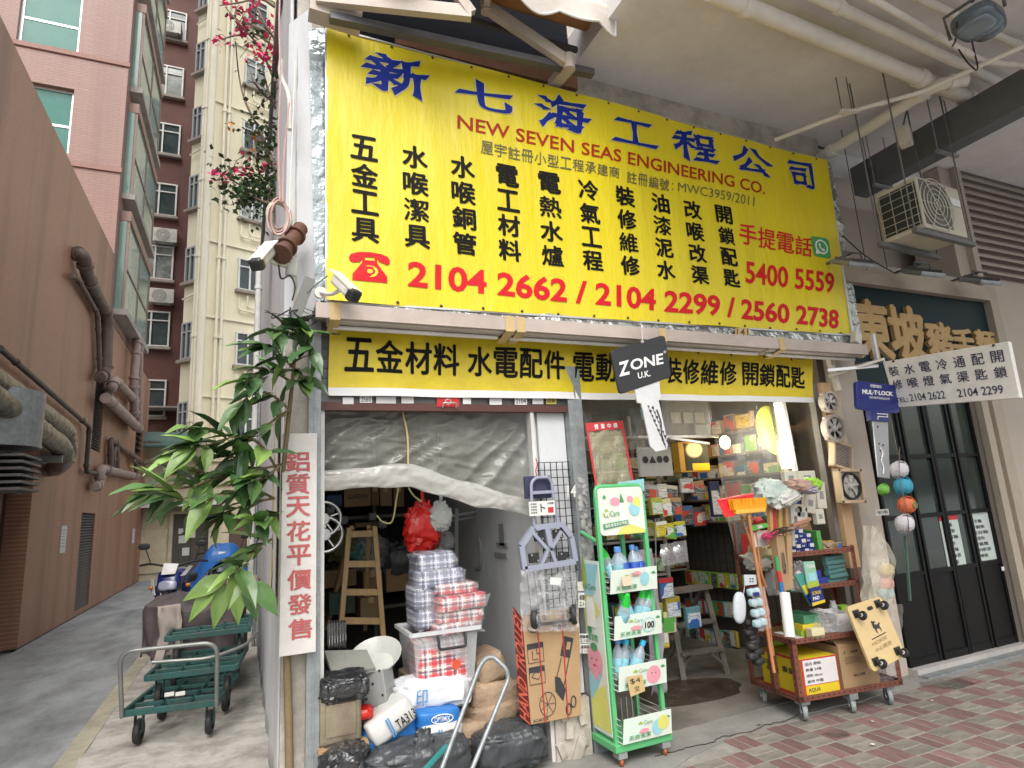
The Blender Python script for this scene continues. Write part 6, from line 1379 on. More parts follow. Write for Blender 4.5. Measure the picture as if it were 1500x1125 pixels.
x0,x1,z0,z1=fb(325,838,345,858,9.5)
pipe([(X0-.05,8.9,0),(X0-.05,8.9,4.0)],.022,'thin grey vertical pipe at the far end of the white side wall',m_steel,name='wall_pipe')
pipe([(X0-.08,10.4,0),(X0-.08,10.4,6.1)],.05,'pale drain pipe standing at the end of the white side wall',m_whitef,name='wall_pipe')
# ================================================================== SHOP CORNER: pipes, cable coil, cameras
m_rpipe=mat('rusty_flange',(.14,.06,.04),.6,.2,var=.4,bump=.4,dirt=.4)
m_cab=mat('cream_cable',(.58,.50,.42),.5,bump=.03);m_cab2=mat('pink_cable',(.45,.28,.25),.5,bump=.03)
o=thing('cable_coil','coil of cream and pink cable hanging at the shop corner above the camera','cable',W(412,350,3.55))
for k in range(9):
 c=W(410+ru(-3,3),318+ru(-3,3),3.5+.012*k);rx,rz_=.055+ru(-.01,.012),.095+ru(-.015,.015)
 g=G();g.tube([c+Vector((rx*cos(a*pi/12),.012*sin(a*pi/6),rz_*sin(a*pi/12)))for a in range(24)],.0065,6,closed=True);g.build('loop',m_cab if k%3 else m_cab2,o)
g=G();g.tube(spl([W(410,295,3.5),W(408,200,3.55),W(411,120,3.6),W(409,40,3.7),W(410,-10,3.8)]),.006,6);g.tube(spl([W(414,296,3.5),W(416,230,3.55),W(424,150,3.6)]),.005,6);g.build('riser',m_cab2,o)
o=thing('rusty_pipe_stub','rusty flanged pipe stub projecting from the white corner sheet','pipe',W(418,360,3.5))
a,b=W(440,335,3.62),W(412,372,3.42);g=G();g.cyl(a,b,.045,n=18);g.build('stub',m_rpipe,o)
u_=(b-a).normalized()
for t in(0.25,.7,.95):g=G();g.cyl(a+(b-a)*t,a+(b-a)*t+u_*.025,.06,n=18);g.build('flange',m_rpipe,o)
m_camw=mat('camera_white',(.68,.66,.60),.35,bump=.02,dirt=.1)
def cctv(label,p0,p1,wid,base,group='security cameras at the shop corner'):
 p0,p1=Vector(p0),Vector(p1);o=thing('security_camera',label,'camera',p0,group=group);d=(p1-p0)
 G().bar(p0,p0+d*.80,wid,wid*.9).build('housing',m_camw,o,bevel=wid*.28)
 G().bar(p0+d*.78,p1,wid*1.02,wid*.95).build('front',m_kblk,o,bevel=wid*.2)
 g=G();up=Vector((0,0,wid*.55));g.bar(p0+up-d*.05,p1+up+d*.02,wid*1.12,.008);g.build('sunshield',m_camw,o)
 g=G();m_=p0+d*.3+Vector((0,0,-wid*.4));g.tube(spl([m_,m_.lerp(Vector(base),.5)+Vector((0,0,-.02)),Vector(base)]),.012,8);g.cyl(Vector(base),Vector(base)+Vector((0,.02,0)),.035,n=14);g.build('bracket',m_camw,o)
 return o
cctv('white security camera with black front pointing down under the big sign',W(492,408,3.34),W(521,436,3.20),.075,W(470,428,3.45))
cctv('cream security camera with rusty bracket at the alley side of the corner',W(397,364,3.45),W(374,390,3.30),.07,W(425,388,3.6))
G().cb(W(427,391,3.58),(.06,.05,.12),(0,4,12)).build('camera_junction_box',m_camw,bevel=.008,label='small white junction box beside the cream camera',category='junction box')
g=G();T=Matrix.Translation(W(440,445,3.5))@Euler((0,rad(18),0)).to_matrix().to_4x4();g.box(-.03,.03,-.03,.03,-.16,.16,T);g.build('grey_conduit_box',mat('tangle_grey',(.16,.16,.15),.6),None,label='dark grey conduit box tilted amid the wires at the corner',category='conduit')
g=G()
for k in range(14):
 a=W(430+ru(-6,16),462+ru(-16,16),3.48);g.tube(spl([a,a+Vector((ru(-.1,.1),ru(-.05,.05),ru(-.08,.05))),a+Vector((ru(-.16,.2),ru(-.05,.1),ru(-.12,.06)))],5),ru(.002,.004),4)
g.tube(spl([W(408,388,3.4),W(412,408,3.45),W(425,404,3.5),W(432,420,3.5),W(428,440,3.5)]),.005,5);g.tube(spl([W(450,430,3.4),W(462,418,3.4),W(480,404,3.36)]),.003,5)
tag(g.build('wire_tangle',m_black),'tangle of dark wires and ties at the shop corner','wires')
g=G();g.tube(spl([W(426,385,3.55),W(424,300,3.55),W(428,200,3.58),W(432,90,3.6)]),.004,5);g.tube(arc([W(412,88,3.7),W(410,110,3.7),W(424,140,3.66),W(425,190,3.64)],.08),.016,8);tag(g.build('white_cable',m_camw),'thin white cable and pipe running up the shop corner','cable')
# ================================================================== PLANTS
def leafmat(name,c,c2,rough=.35):
 m=mat(name,c,rough,var=.2,vs=6,bump=.12,bs=20,c2=c2,rndv=.35,spec=.6);b=m.node_tree.nodes['Principled BSDF']
 b.inputs['Subsurface Weight'].default_value=.0;return m
m_lf=[leafmat('leaf_dark',(.05,.11,.035),(.03,.075,.028)),leafmat('leaf_mid',(.09,.18,.045),(.055,.13,.04)),leafmat('leaf_young',(.19,.30,.07),(.13,.23,.05),.45)]
m_stem=mat('plant_stem',(.20,.15,.08),.8,var=.3,bump=.3)
def leaf_g(L=.2,wd=.038,droop=.22,fold=.35):
 g=G();n=7;vs=[]
 for i in range(n+1):
  t=i/n;w_=wd*sin(pi*min(1,t*.97+.03)**.8)*(1 if t<.6 else 1-(t-.6)*.35);z=-droop*L*t*t
  if i==n:w_=.001
  for s in(-1,-.5,0,.5,1):vs.append((s*w_,L*t,z+abs(s)*w_*fold-(.0 if s else.002)+.003*sin(t*14+s*2)*abs(s)))
 fs=[(i*5+k,i*5+k+1,(i+1)*5+k+1,(i+1)*5+k)for i in range(n)for k in range(4)]
 g.add(vs,fs,True);g.tube([(0,-.03,.0),(0,0,0)],.0025,4);return g
lprot=[]
def leaf(par,base,d,up,L,kind):
 key=(kind,int(L>.15));
 pr=next((p for k,p in lprot if k==key),None);d=Vector(d).normalized();up=Vector(up);x=d.cross(up)
 if x.length<.05:x=Vector((1,0,0))
 x.normalize();z=x.cross(d)
 s=L/.2
 if pr is None:
  o=leaf_g().build('leaf',m_lf[kind],par,world=False);lprot.append((key,o))
 else:o=pr.copy();COL.objects.link(o);o.parent=par
 M=Matrix(((x.x,d.x,z.x,0),(x.y,d.y,z.y,0),(x.z,d.z,z.z,0),(0,0,0,1)))
 o.location=Vector(base)-par.location;o.rotation_euler=M.to_euler();o.scale=(s*ru(.85,1.2),s,s)
random.seed(21)
YP=3.55
pt=thing('money_tree','leafy wall-growing tree with large glossy leaves leaning from the shop corner over the alley','tree',W(424,1130,3.66))
tr=[W(x,y,Y)for x,y,Y in((424,1150,3.66),(423,1060,3.66),(421,990,3.67),(420,940,3.68),(420,900,3.68),(419,850,3.69),(417,790,3.69),(415,730,3.66),(416,680,3.60),(424,600,3.55),(430,540,3.55),(434,470,3.52))]
g=G();P=spl(tr,6);g.tube(P,.02,8,rs=[.022-.013*i/len(P)for i in range(len(P))]);g.build('trunk',m_stem,pt)
brs=[[(408,690),(380,650),(345,640),(310,650),(270,660)],[(412,680),(370,690),(320,700),(270,715),(215,712)],[(424,600),(400,580),(372,575),(345,600)],[(430,540),(412,520),(392,505)],[(430,540),(440,545),(446,560)],
  [(402,730),(375,735),(345,745),(322,760)],[(398,790),(380,800),(362,820),(345,838)],[(424,600),(395,620),(370,640),(350,665)],[(434,500),(440,492),(446,480)],[(402,730),(365,715),(325,725),(285,735),(240,722)],[(412,680),(388,700),(360,705)],
  [(345,640),(310,632),(280,625)],[(370,690),(350,672),(325,668)],[(320,700),(290,690),(262,688)],[(405,760),(392,755),(378,770)],[(432,500),(415,478),(398,492)],[(434,480),(452,492),(456,520)],[(428,560),(400,545),(378,548),(360,560)]]
tips=[]
for bi,br in enumerate(brs):
 Y0=3.56;pts=[W(x,y,Y0-.10*i*ru(.3,1.6)-.03)for i,(x,y)in enumerate(br)];g=G();P=spl(pts,5);g.tube(P,.006,6,rs=[.008-.005*i/len(P)for i in range(len(P))]);g.build('branch',m_stem,pt)
 n=max(7,int(len(P)*.7))
 for k in range(n):
  t=.18+.82*(k/(n-1));i=min(len(P)-2,int(t*(len(P)-1)));p=P[i];d0=(P[i+1]-P[i]).normalized();endw=t>.85
  for rep in range(2 if endw else 1):
   side=Vector((ru(-1,1),ru(-.9,.5),ru(-.7,.5))).normalized();d=(d0*(.8 if endw else.45)+side*1.0+Vector((-.45,-.1,-.12))).normalized()
   hi=p.z>W(400,640,3.5).z;young=(rnd()<(.34 if p.x<W(330,700,3.4).x or bi in(2,3,6)else.12))
   leaf(pt,p,d,(ru(-.4,.4),ru(-.6,.1),1),ru(.13,.235),2 if young else(1 if rnd()<.42 else 0))
for(x,y,dx,dz)in((318,862,-.6,-.8),(330,866,-.25,-1),(345,862,.1,-1),(360,860,.3,-1),(332,855,-.9,-.35),(372,862,.5,-.7)):leaf(pt,W(x,y-10,3.35),(dx,-.2,dz),(0,-1,.5),.2,2 if x<350 else 1)
g=G();g.tube(spl([W(362,820,3.5),W(350,845,3.4),W(335,855,3.35),W(320,856,3.35)]),.004,5);g.build('branch',m_stem,pt)
g=G();a,b=W(401,700,3.80),W(406,900,3.80);g.grid(lambda u,v:Vector((X0-.055+.02*u,3.95+.5*u,1.05+1.35*v))+Vector((.01*NZ.noise(Vector((u*3,v*8,0))),0,0)),6,30);tag(g.build('yellow_strip',m_yel2),'torn strip of yellow vinyl on the side wall behind the tree','strip')
bg_=thing('bougainvillea','bougainvillea with pink flowers spilling over the top of the white side wall','shrub',(X0,6.0,5.2))
m_wood=mat('bare_twig',(.16,.12,.09),.8)
Yb=6.0
twigs=[[(404,250),(385,200),(360,150),(350,110),(345,60)],[(404,120),(380,70),(355,40),(330,10)],[(404,60),(385,30),(370,-10)],[(404,160),(392,130),(385,95),(395,60)],[(400,300),(375,290),(350,270),(335,262)],[(400,310),(385,270),(375,230),(372,190)],
         [(404,250),(392,230),(388,210),(396,190)],[(404,150),(388,140),(372,120),(365,100)],[(402,10),(380,-2),(350,4),(322,8)],[(398,280),(370,262),(345,250),(330,262)],[(402,70),(375,50),(345,52),(325,58)]]
gt=G();pts_all=[]
for tw_ in twigs:
 P=spl([W(x,y,Yb+ru(-.3,.3))for x,y in tw_],6);gt.tube(P,.012,5,rs=[.016-.011*i/len(P)for i in range(len(P))]);pts_all+=P
 for k in range(4):p=random.choice(P);q=p+Vector((ru(-.25,.1),ru(-.1,.1),ru(-.2,.25)));gt.tube(spl([p,p.lerp(q,.5)+Vector((0,0,.04)),q],3),.004,4);pts_all.append(q)
gt.build('twig',m_wood,bg_,kind='stuff')
def smallleaf(g,p,L):
 d=Vector((ru(-1,1),ru(-1,1),ru(-1,.6))).normalized();x=d.cross(Vector((ru(-1,1),ru(-1,1),1))).normalized();n_=x.cross(d)
 g.add([p,p+d*L*.45+x*L*.28+n_*L*.06,p+d*L,p+d*L*.45-x*L*.28+n_*L*.06],[(0,1,2),(0,2,3)])
gl_=G();dens=[((385,285),.34,.22,420),((372,270),.3,.2,260),((392,210),.16,.25,130),((378,190),.12,.12,60),((368,45),.22,.12,60),((390,130),.14,.2,50),((352,285),.16,.1,90)]
for(px,py),rx,rz_,n in dens:
 c=W(px,py,Yb)
 for k in range(n):smallleaf(gl_,c+Vector((random.gauss(0,rx*.55),random.gauss(0,.15),random.gauss(0,rz_*.6))),ru(.045,.085))
gl_.use(m_lf[0]);gl_.mats=[m_lf[0],m_lf[1],m_lf[2]];gl_.m=[random.choice((0,0,1,1,2))if i%2==0 else 0 for i in range(len(gl_.f))]
gl_.build('foliage',None,bg_,kind='stuff')
m_pink=mat('pink_bract',(.80,.06,.20),.5,var=.25,bump=0,rndv=.2);m_orange=mat('orange_bract',(.7,.30,.05),.5,bump=0)
for i,(px,py,n)in enumerate(((375,-2,26),(352,42,32),(322,60,16),(364,20,18),(385,78,36),(398,42,20),(370,75,14),(336,250,14),(352,250,10),(362,242,14),(320,258,16),(345,10,10),(330,2,14),(392,80,10),(386,245,8))):
 c=W(px,py,Yb-.15);g=G()
 for k in range(n):smallleaf(g,c+Vector((random.gauss(0,.045),random.gauss(0,.04),random.gauss(0,.04))),ru(.05,.08))
 g.build('flower',m_pink,bg_)
for(px,py)in((339,182),(370,200),(376,222)):
 c=W(px,py,Yb-.15);g=G();[smallleaf(g,c+Vector((random.gauss(0,.02),random.gauss(0,.02),random.gauss(0,.02))),.06)for k in range(8)];g.build('flower',m_orange,bg_)
# ================================================================== RIGHT BAY INTERIOR
random.seed(5)
cols6=[(.45,.42,.36),(.5,.5,.48),(.05,.12,.3),(.40,.33,.05),(.35,.05,.04),(.06,.2,.12),(.08,.08,.09),(.3,.2,.1),(.5,.45,.2),(.12,.3,.35),(.55,.54,.5),(.22,.22,.24)]
gm=[mat('goods_%s'%n,c,.5,var=.3,vs=9,bump=.1,rndv=.3)for n,c in zip(('cream','white','blue','yellow','red','green','black','brown','gold','teal','pale','grey'),cols6)]
pm=[printmat('print_white',(.62,.62,.60),(.05,.05,.06),(.5,.04,.04)),printmat('print_yellow',(.60,.50,.05),(.04,.04,.04),(.6,.6,.55)),printmat('print_blue',(.55,.60,.64),(.02,.05,.25),(.03,.12,.35)),printmat('print_green',(.55,.60,.50),(.03,.12,.05),(.10,.35,.08)),printmat('print_dark',(.05,.05,.055),(.5,.5,.48),(.45,.06,.03))]
gname=['cream','white','blue','yellow','red','green','black','brown','gold','teal','pale','grey']
shf=thing('interior_shelving','grey interior shelving with packed hardware goods in the right bay','shelf',(4.2,6.2,0))
for z in(.35,.75,1.1,1.42,1.75,2.1):G().box(4.05,4.70,5.85,6.2,z-.02,z).build('shelf_board',m_greywall,shf)
for x in(4.05,4.67):G().box(x,x+.03,5.82,5.85,0,2.5).build('upright',m_greywall,shf)
shf2=thing('interior_shelving','dark left-hand shelving beside the hanging blister packs','shelf',(2.6,5.6,0))
for z in(.4,.8,1.15,1.5,1.85,2.2):G().box(3.0,4.0,5.3,5.6,z-.02,z).build('shelf_board',m_greywall,shf2)
for x in(3.0,3.97):G().box(x,x+.03,5.27,5.30,0,2.5).build('upright',m_greywall,shf2)
ORD=['first','second','third','fourth','fifth','sixth','seventh','eighth','ninth','tenth','eleventh','twelfth','thirteenth','fourteenth','fifteenth','sixteenth','seventeenth','eighteenth','nineteenth','twentieth']
places=['top','upper','eye-level','middle','lower','lowest']
def fill(x0,x1,y,zs,who,hmax=.24):
 for zi,z in enumerate(zs):
  x=x0+.02;k=0
  while x<x1-.1:
   w_=ru(.07,.2);h_=ru(.08,hmax);ci=random.randrange(12);g=G().use(gm[ci])
   if rnd()<.75:
    g.box(x,x+w_-.01,y+ru(0,.05),y+.25,z+.001,z+h_);g.use(pm[(ci+k)%5]);g.box(x+.004,x+w_-.014,y-.003,y-.001,z+h_*.08,z+h_*.92)
   else:g.lathe([(0,0),(w_*.35,0),(w_*.35,h_*.7),(w_*.15,h_*.85),(w_*.15,h_),(0,h_)],(x+w_/2,y+.1,z+.001),n=12)
   o=g.build('boxed_goods',None);tag(o,f'{gname[ci]} packet, {ORD[k]} from the left on the {places[len(zs)-1-zi]} board of the {who}','goods','goods on the '+who);x+=w_;k+=1
fill(4.08,4.68,5.88,(.36,.76,1.11,1.43,1.76),'rear shelving')
fill(3.2,3.97,5.33,(.41,.81,1.16,1.51,1.86),'left shelving')
m_tubeon=mat('lit_tube',(1,.97,.88),.5,emit=14,bump=0)
m_warm=mat('warm_bulb',(1,.62,.22),.5,emit=16,bump=0)
def lamp(loc,e,col,size=.1,nm='lamp_light',par=None):
 l=bpy.data.lights.new(nm,'POINT');l.energy=e;l.color=col;l.shadow_soft_size=size;o=bpy.data.objects.new(nm,l);COL.objects.link(o)
 o.location=Vector(loc)-(par.location if par else Vector((0,0,0)));o.parent=par;return o
tl=thing('tube_lamp','lit fluorescent tube standing upright at the right side of the bay','lamp',W(1150,690,3.85))
a,b=W(1136,588,3.85),W(1155,688,3.85);a.x=b.x=(a.x+b.x)/2;a.x-=.0
g=G();g.cyl(W(1137,590,3.85),W(1155,686,3.85),.020,n=12);g.build('tube',m_tubeon,tl);G().bar(W(1146,588,3.9),W(1165,690,3.9),.04,.03).build('batten',m_whitef,tl)
lamp(W(1140,640,3.70),4,(1,.93,.8),.15,par=tl)
wl=thing('warm_bulb_lamp','small glowing warm bulb inside the right bay','lamp',W(1060,648,4.6));g=G();g.blob(W(1062,648,4.6),(.10,.10,.13),p=1,noise=0);g.build('bulb',m_warm,wl);lamp(W(1058,652,4.45),5,(1,.6,.25),.08,par=wl)
wl2=thing('orange_heat_lamp','orange glowing lamp behind the clear plastic beside the lit tube','lamp',W(1185,650,4.1));c=W(1172,632,4.15);g=G();g.lathe([(.02,0),(.05,-.03),(.09,-.12),(.085,-.12),(.04,-.03),(0,0)],c,n=20);g.build('shade',mat('orange_shade',(.7,.16,.02),.4,emit=1.2),wl2)
g=G();g.blob(c+Vector((0,0,-.09)),(.08,.08,.09),p=1,noise=0);g.build('bulb',m_warm,wl2);lamp(c+Vector((0,0,-.2)),6,(1,.45,.12),.1,par=wl2)
il=thing('ceiling_tube_lamp','lit tube fitting on the shop ceiling behind the plastic curtain','lamp',(2.7,4.6,2.62));G().box(2.66,2.74,4.2,5.4,2.70,2.755).build('batten',m_whitef,il);G().cyl((2.7,4.22,2.68),(2.7,5.38,2.68),.018,n=10).build('tube',m_tubeon,il);lamp((2.7,4.8,2.55),3,(1,.96,.88),.3,par=il)
shf3=thing('wall_shelving','long dark shelves packed with small boxes along the right inner wall','shelf',(4.6,5.5,1.2))
for z in(1.28,1.5,1.72,1.94,2.16):G().box(4.48,4.715,4.1,7.6,z-.015,z).build('shelf_board',GW2,shf3)
for zi,z in enumerate((1.281,1.501,1.721,1.941,2.161)):
 y=4.12;k=0
 while y<7.3 and k<20:
  w_=ru(.08,.22);h_=ru(.09,.19);ci=random.randrange(12);g=G().use(gm[ci]);x0=4.48+ru(0,.06);g.box(x0,x0+.16,y,y+w_-.012,z,z+h_);g.use(pm[(ci+k)%5]);g.box(x0-.003,x0-.001,y+.005,y+w_-.017,z+h_*.06,z+h_*.94)
  tag(g.build('boxed_goods',None),f'{gname[ci]} box, {ORD[k]} from the front on the {("bottom","second","third","fourth","top")[zi]} shelf of the right inner wall','goods','goods on the right inner wall');y+=w_;k+=1
gw=thing('wall_grid','black wire grid on the right inner wall with green and teal packs','grid panel',(4.66,5,.4))
g=G()
for k in range(22):y=4.2+.1*k;g.bar((4.68,y,.35),(4.68,y,1.25),.005)
for k in range(10):z=.35+.1*k;g.bar((4.675,4.2,z),(4.675,6.3,z),.005)
g.build('wires',m_black,gw,kind='stuff')
for i in range(26):
 px=1010+(i%9)*9.5;py=845+(i//9)*42+(i%9)*1;ci=(5,5,9,9,4,3,5,9,5)[(i*2)%9]
 X=4.62;p=WX(px,py,X)
 if p.y>6.4 or p.y<4:p=Vector((4.3,5.6,p.z))
 g=G().use(gm[ci]if i>8 else mat('lime_pack',(.25,.5,.04),.4));g.cb(p,(.03,.10,.15),(0,0,ru(-10,10)));g.use(pm[i%5]);g.cb(p+Vector((-.017,0,.0)),(.003,.09,.13));tag(g.build('blister_pack',None),f'{"lime" if i <= 8 else gname[ci]} blister pack, {ORD[i%9]} from the left in the {("top","middle","bottom")[i//9]} row of the inner wall grid','packet','packs on the inner wall grid')
def pack(px0,py0,px1,py1,Y,mt,lab,cat='packet',rz=0,dep=.03,txt=None,tm=None,name='hanging_pack',head=None,ry=0):
 x0,x1,z0,z1=fb(px0,py0,px1,py1,Y);T=Matrix.Translation(((x0+x1)/2,Y,(z0+z1)/2))@Euler((0,rad(ry),rad(rz))).to_matrix().to_4x4();w_,h_=(x1-x0)/2,(z1-z0)/2
 o=thing(name,lab,cat,((x0+x1)/2,Y,z0));G().box(-w_,w_,-dep/2,dep/2,-h_,h_,T).build('pack',mt,o,bevel=.003)
 F=[T@Vector(p)for p in((-w_,-dep/2-.002,h_),(w_,-dep/2-.002,h_),(w_,-dep/2-.002,-h_),(-w_,-dep/2-.002,-h_))]
 if not txt and 'amber boxed'not in lab:G().poly([p+Vector((0,-.0005,0))for p in subq(F,.06,.26,.94,.94)][::-1]).build('printed_front',pm[len(lab)%5],o)
 if head:g=G();g.poly(subq(F,.0,.0,1,.22)[::-1]);g.build('header_card',head,o)
 if txt:g=G();put(g,txt[0],[p+Vector((0,-.001,0))for p in subq(F,*txt[1])],.02);g.build('printing',tm or m_ink,o)
 return o,F
pack(935,655,983,698,4.5,mat('pale_board',(.45,.46,.46),.6),'pale board with small black symbols and a red mark',cat='board',txt=('●▲●●',(.1,.3,.9,.55)),name='product_board')
o,F=pack(990,648,1033,692,4.7,mat('amber_box',(.40,.24,.02),.5),'amber boxed product set with a clear front and yellow label',cat='box',dep=.1,name='product_set')
G().poly(subq(F,.18,.05,1,.95)[::-1]).build('clear_front',m_glassd,o);G().poly([p+Vector((0,-.003,0))for p in subq(F,.4,.72,.98,.95)][::-1]).build('yellow_label',m_yel2,o)
for i,(x,y)in enumerate(((952,722),(968,720),(982,722),(1005,712),(1022,716))):pack(x-8,y-11,x+8,y+10,4.35+.05*i,(gm[1],gm[10],gm[0],gm[1],gm[7])[i],['first','second','third','fourth','fifth'][i]+' pale folded packet in the row under the product board',rz=ru(-15,15),dep=.04,ry=ru(-10,10))
for i,(x,y)in enumerate(((960,742),(975,744),(988,742))):pack(x-8,y-13,x+8,y+12,4.3,(mat('yellow_green_pack',(.38,.38,.06),.4),gm[8],gm[7])[i],['left','middle','right'][i]+' yellowish bag of the upper hanging row',dep=.05,ry=ru(-8,8))
for i,(x,y)in enumerate(((966,775),(980,778),(993,775))):pack(x-8,y-11,x+9,y+11,4.3,mat('yellow_pack',(.45,.42,.03),.4),['left','middle','right'][i]+' yellow pack of the lower hanging row',dep=.05,ry=ru(-8,14),head=m_paper if i==0 else None)
for i,(x,y)in enumerate(((975,812),(994,808))):
 c=W(x,y,4.2);o=thing('tap_fitting',['round chrome fitting in a clear pack hanging left','second chrome fitting in a clear pack'][i],'fitting',c);g=G();g.lathe([(.0,-.02),(.05,-.02),(.055,0),(.03,.02),(0,.025)],c,axis=(0,-1,0),n=20);g.build('fitting',m_chrome,o)
 g=G();g.cb(c+Vector((0,-.03,0)),(.13,.004,.17));g.build('clear_pack',m_clear,o)
for i,(x,y,mt)in enumerate(((975,862,gm[6]),(960,900,gm[3]),(978,912,gm[8]),(985,890,gm[3]),(968,935,gm[7]),(1015,905,gm[9]))):pack(x-11,y-16,x+10,y+15,4.35,mt,['dark grey pack with a red header','amber pack left of the grey stepladder','gold pack behind the bottles','orange pack behind the stepladder leg','brown pack low behind the green rack','teal pack seen through the stepladder'][i],dep=.04,head=(m_redprint if i==0 else None))
for i,(x,y)in enumerate(((1002,756),(1020,758))):pack(x-9,y-15,x+9,y+13,4.9,(gm[2],gm[6])[i],['dark blue boxed tool on the inner shelf','black boxed tool on the inner shelf'][i],dep=.1)
for i in range(16):
 r,c=divmod(i,4);x=945+(i%4)*13+ru(-2,2);y=590+r*17 if r<2 else 880+(r-2)*34;ci=random.randrange(12)
 pack(x-6,y-8,x+6,y+8,4.5+.03*r,gm[ci],f'{gname[ci]} hanging pack, {ORD[c]} in the {("uppermost row beside the key-shaped sign","second row beside the key-shaped sign","low row left of the stepladder","lowest row left of the stepladder")[r]}',rz=ru(-20,20),dep=.04,ry=ru(-8,8),head=m_paper if i%3==0 else None)
pack(1040,705,1054,757,4.7,mat('navy_strip',(.02,.03,.10),.4),'tall navy strip of small buttons',dep=.04)
o=thing('vent_cabinet','cream wall cabinet with three small square windows above the product set','cabinet',W(1008,640,4.4))
x0,x1,z0,z1=fb(978,586,1040,640,4.4);G().box(x0,x1,4.4,4.5,z0,z1).build('case',m_greywall,o)
for i in range(3):a0,a1,b0,b1=fb(984+17*i,604,998+17*i,620,4.38);G().box(a0,a1,4.38,4.399,b0,b1).build('window',m_offw,o,bevel=.004)
for i,(q,lab)in enumerate((((1020,622,1040,640),'white slip of card under the cream cabinet'),)):a0,a1,b0,b1=fb(*q,4.35);tag(G().box(a0,a1,4.35,4.36,b0,b1).build('card_slip',m_paper),lab,'card')
g=G();g.bar(W(935,640,4.3),W(1052,639,4.3),.02);g.bar(W(982,642,4.25),W(1038,650,4.25),.03,.02);tag(g.build('hanging_rail',m_alu),'thin metal rail crossing under the cream cabinet','rail')
def curt(x0,x1,ztop,zbot,Y,seed,slope=0):
 def f(u,v):
  x=x0+(x1-x0)*u;z=ztop-(ztop-zbot+slope*u)*v;return Vector((x+.03*NZ.noise(Vector((u*3,v*3,seed))),Y+.05*NZ.noise(Vector((u*6,v*1.4,seed)))+.025*sin(u*23+seed)*(.5+.5*v),z))
 return f
m_film2=mat('thin_clear_plastic',(.48,.47,.42),.18,var=.3,vs=2.4,bump=.6,bs=5,bd=.04,alpha=.14,aglaze=.26,spec=.9,stretch=(3,3,.6))
g=G();g.grid(curt(2.17,2.95,2.34,1.92,3.82,1,0),60,16);tag(g.build('clear_curtain',m_film2),'left flap of clear plastic over the right bay, next to the key-shaped sign','curtain')
g=G();g.grid(curt(2.95,3.45,2.34,2.0,3.80,4,0),50,14);tag(g.build('clear_curtain',m_film2),'short middle flap of wrinkled clear plastic','curtain')
def bigc(u,v):
 x=3.48+.82*u+.10*v*(1-u);z=2.34-(1.32-.55*u*u)*v;return Vector((x,3.84+.05*NZ.noise(Vector((u*4,v*2,9)))+.03*sin(u*12+v*3),z))
g=G();g.grid(bigc,60,60);tag(g.build('clear_curtain',m_film2),'large gathered clear plastic curtain in front of the lit tube','curtain')
o=thing('round_yellow_fan','round yellow disc with a dark handle hanging behind the clear plastic','hand fan',W(1135,690,3.98));c=W(1133,630,3.98)
g=G();g.lathe([(0,-.006),(.215,-.004),(.225,0),(.215,.004),(0,.006)],c,n=40,axis=(0.1,-1,.1));g.build('disc',mat('lime_yellow_disc',(.42,.46,.04),.5,var=.2),o)
g=G();g.bar(W(1130,592,3.96),W(1140,655,3.96),.014);g.build('handle',m_dkdoor,o)
o=thing('red_framed_pouch','clear pouch with a red frame and white characters on its top band','pouch',W(895,716,3.5))
RQ=[W(857,620,3.56),W(912,616,3.56),W(929,709,3.50),W(873,717,3.50)]
g=G().use(m_redprint);
def qd(a0,b0,a1,b1,off=0):return[p+Vector((0,-off,0))for p in subq(RQ,a0,b0,a1,b1)]
g.poly(qd(0,0,1,.13)[::-1]);g.poly(qd(0,.13,.05,1)[::-1]);g.poly(qd(.95,.13,1,1)[::-1]);g.poly(qd(.05,.965,.95,1)[::-1]);g.build('red_frame',None,o,solid=.003)
g=G();g.grid(lambda u,v:bil(RQ,.03+.94*u,.97-.86*v)+Vector((0,.008-.014*NZ.noise(Vector((u*5,v*6,2))),0)),24,30);g.build('clear_sheet',mat('yellowed_clear',(.50,.46,.30),.15,var=.3,vs=3,bump=.7,bs=8,bd=.03,alpha=.35,aglaze=.3,spec=.9),o)
g=G();rowq(g,'營業中請',qd(.18,.03,.86,.105,.004),.02,None,.6);g.build('white_lettering',m_wprint,o)
g=G()
for k in range(6):g.bar(W(842+7*k,650,3.9),W(856+7*k,830,3.9),.005)
for k in range(12):g.bar(W(842+k*1.2,660+14*k,3.895),W(884+k*1.2,658+14*k,3.895),.005)
tag(g.build('wire_grid',m_black,kind='stuff'),'dim wire grid behind the red framed pouch','grid panel')
# ================================================================== STEPLADDER
sl2=thing('grey_stepladder','old grey wooden stepladder standing on the shop floor','ladder',(3.85,4.9,0))
def at0(px,py,z=0):return WZ(px,py,z)
fl,fr=at0(1002,998),at0(1066,990);Zt=1.02
tl_,tr_=W(981,870,fl.y+.22),W(1033,862,fr.y+.25)
for p,q in((fl,tl_),(fr,tr_)):G().bar(p,q,.045,.028).build('stile',m_oldwood,sl2)
rl,rr_=Vector((fl.x+.04,fl.y+.80,0.02)),Vector((fr.x-.02,fr.y+.78,.02))
for p,q in((rl,tl_+Vector((0,.06,-.02))),(rr_,tr_+Vector((0,.06,-.02)))):G().bar(p,q,.03,.03).build('rear_stile',m_oldwood,sl2)
for t in(.30,.62):a,b=fl.lerp(tl_,t),fr.lerp(tr_,t);G().bar(a,b,.11,.022).build('tread',m_oldwood,sl2)
a,b=tl_+Vector((-.03,0,.02)),tr_+Vector((.03,0,.02));G().bar(a,b,.18,.03).build('top_step',m_oldwood,sl2)
a,b=rl.lerp(tl_,.3),rr_.lerp(tr_,.3);G().bar(a,b,.03,.04).build('rear_rung',m_oldwood,sl2)
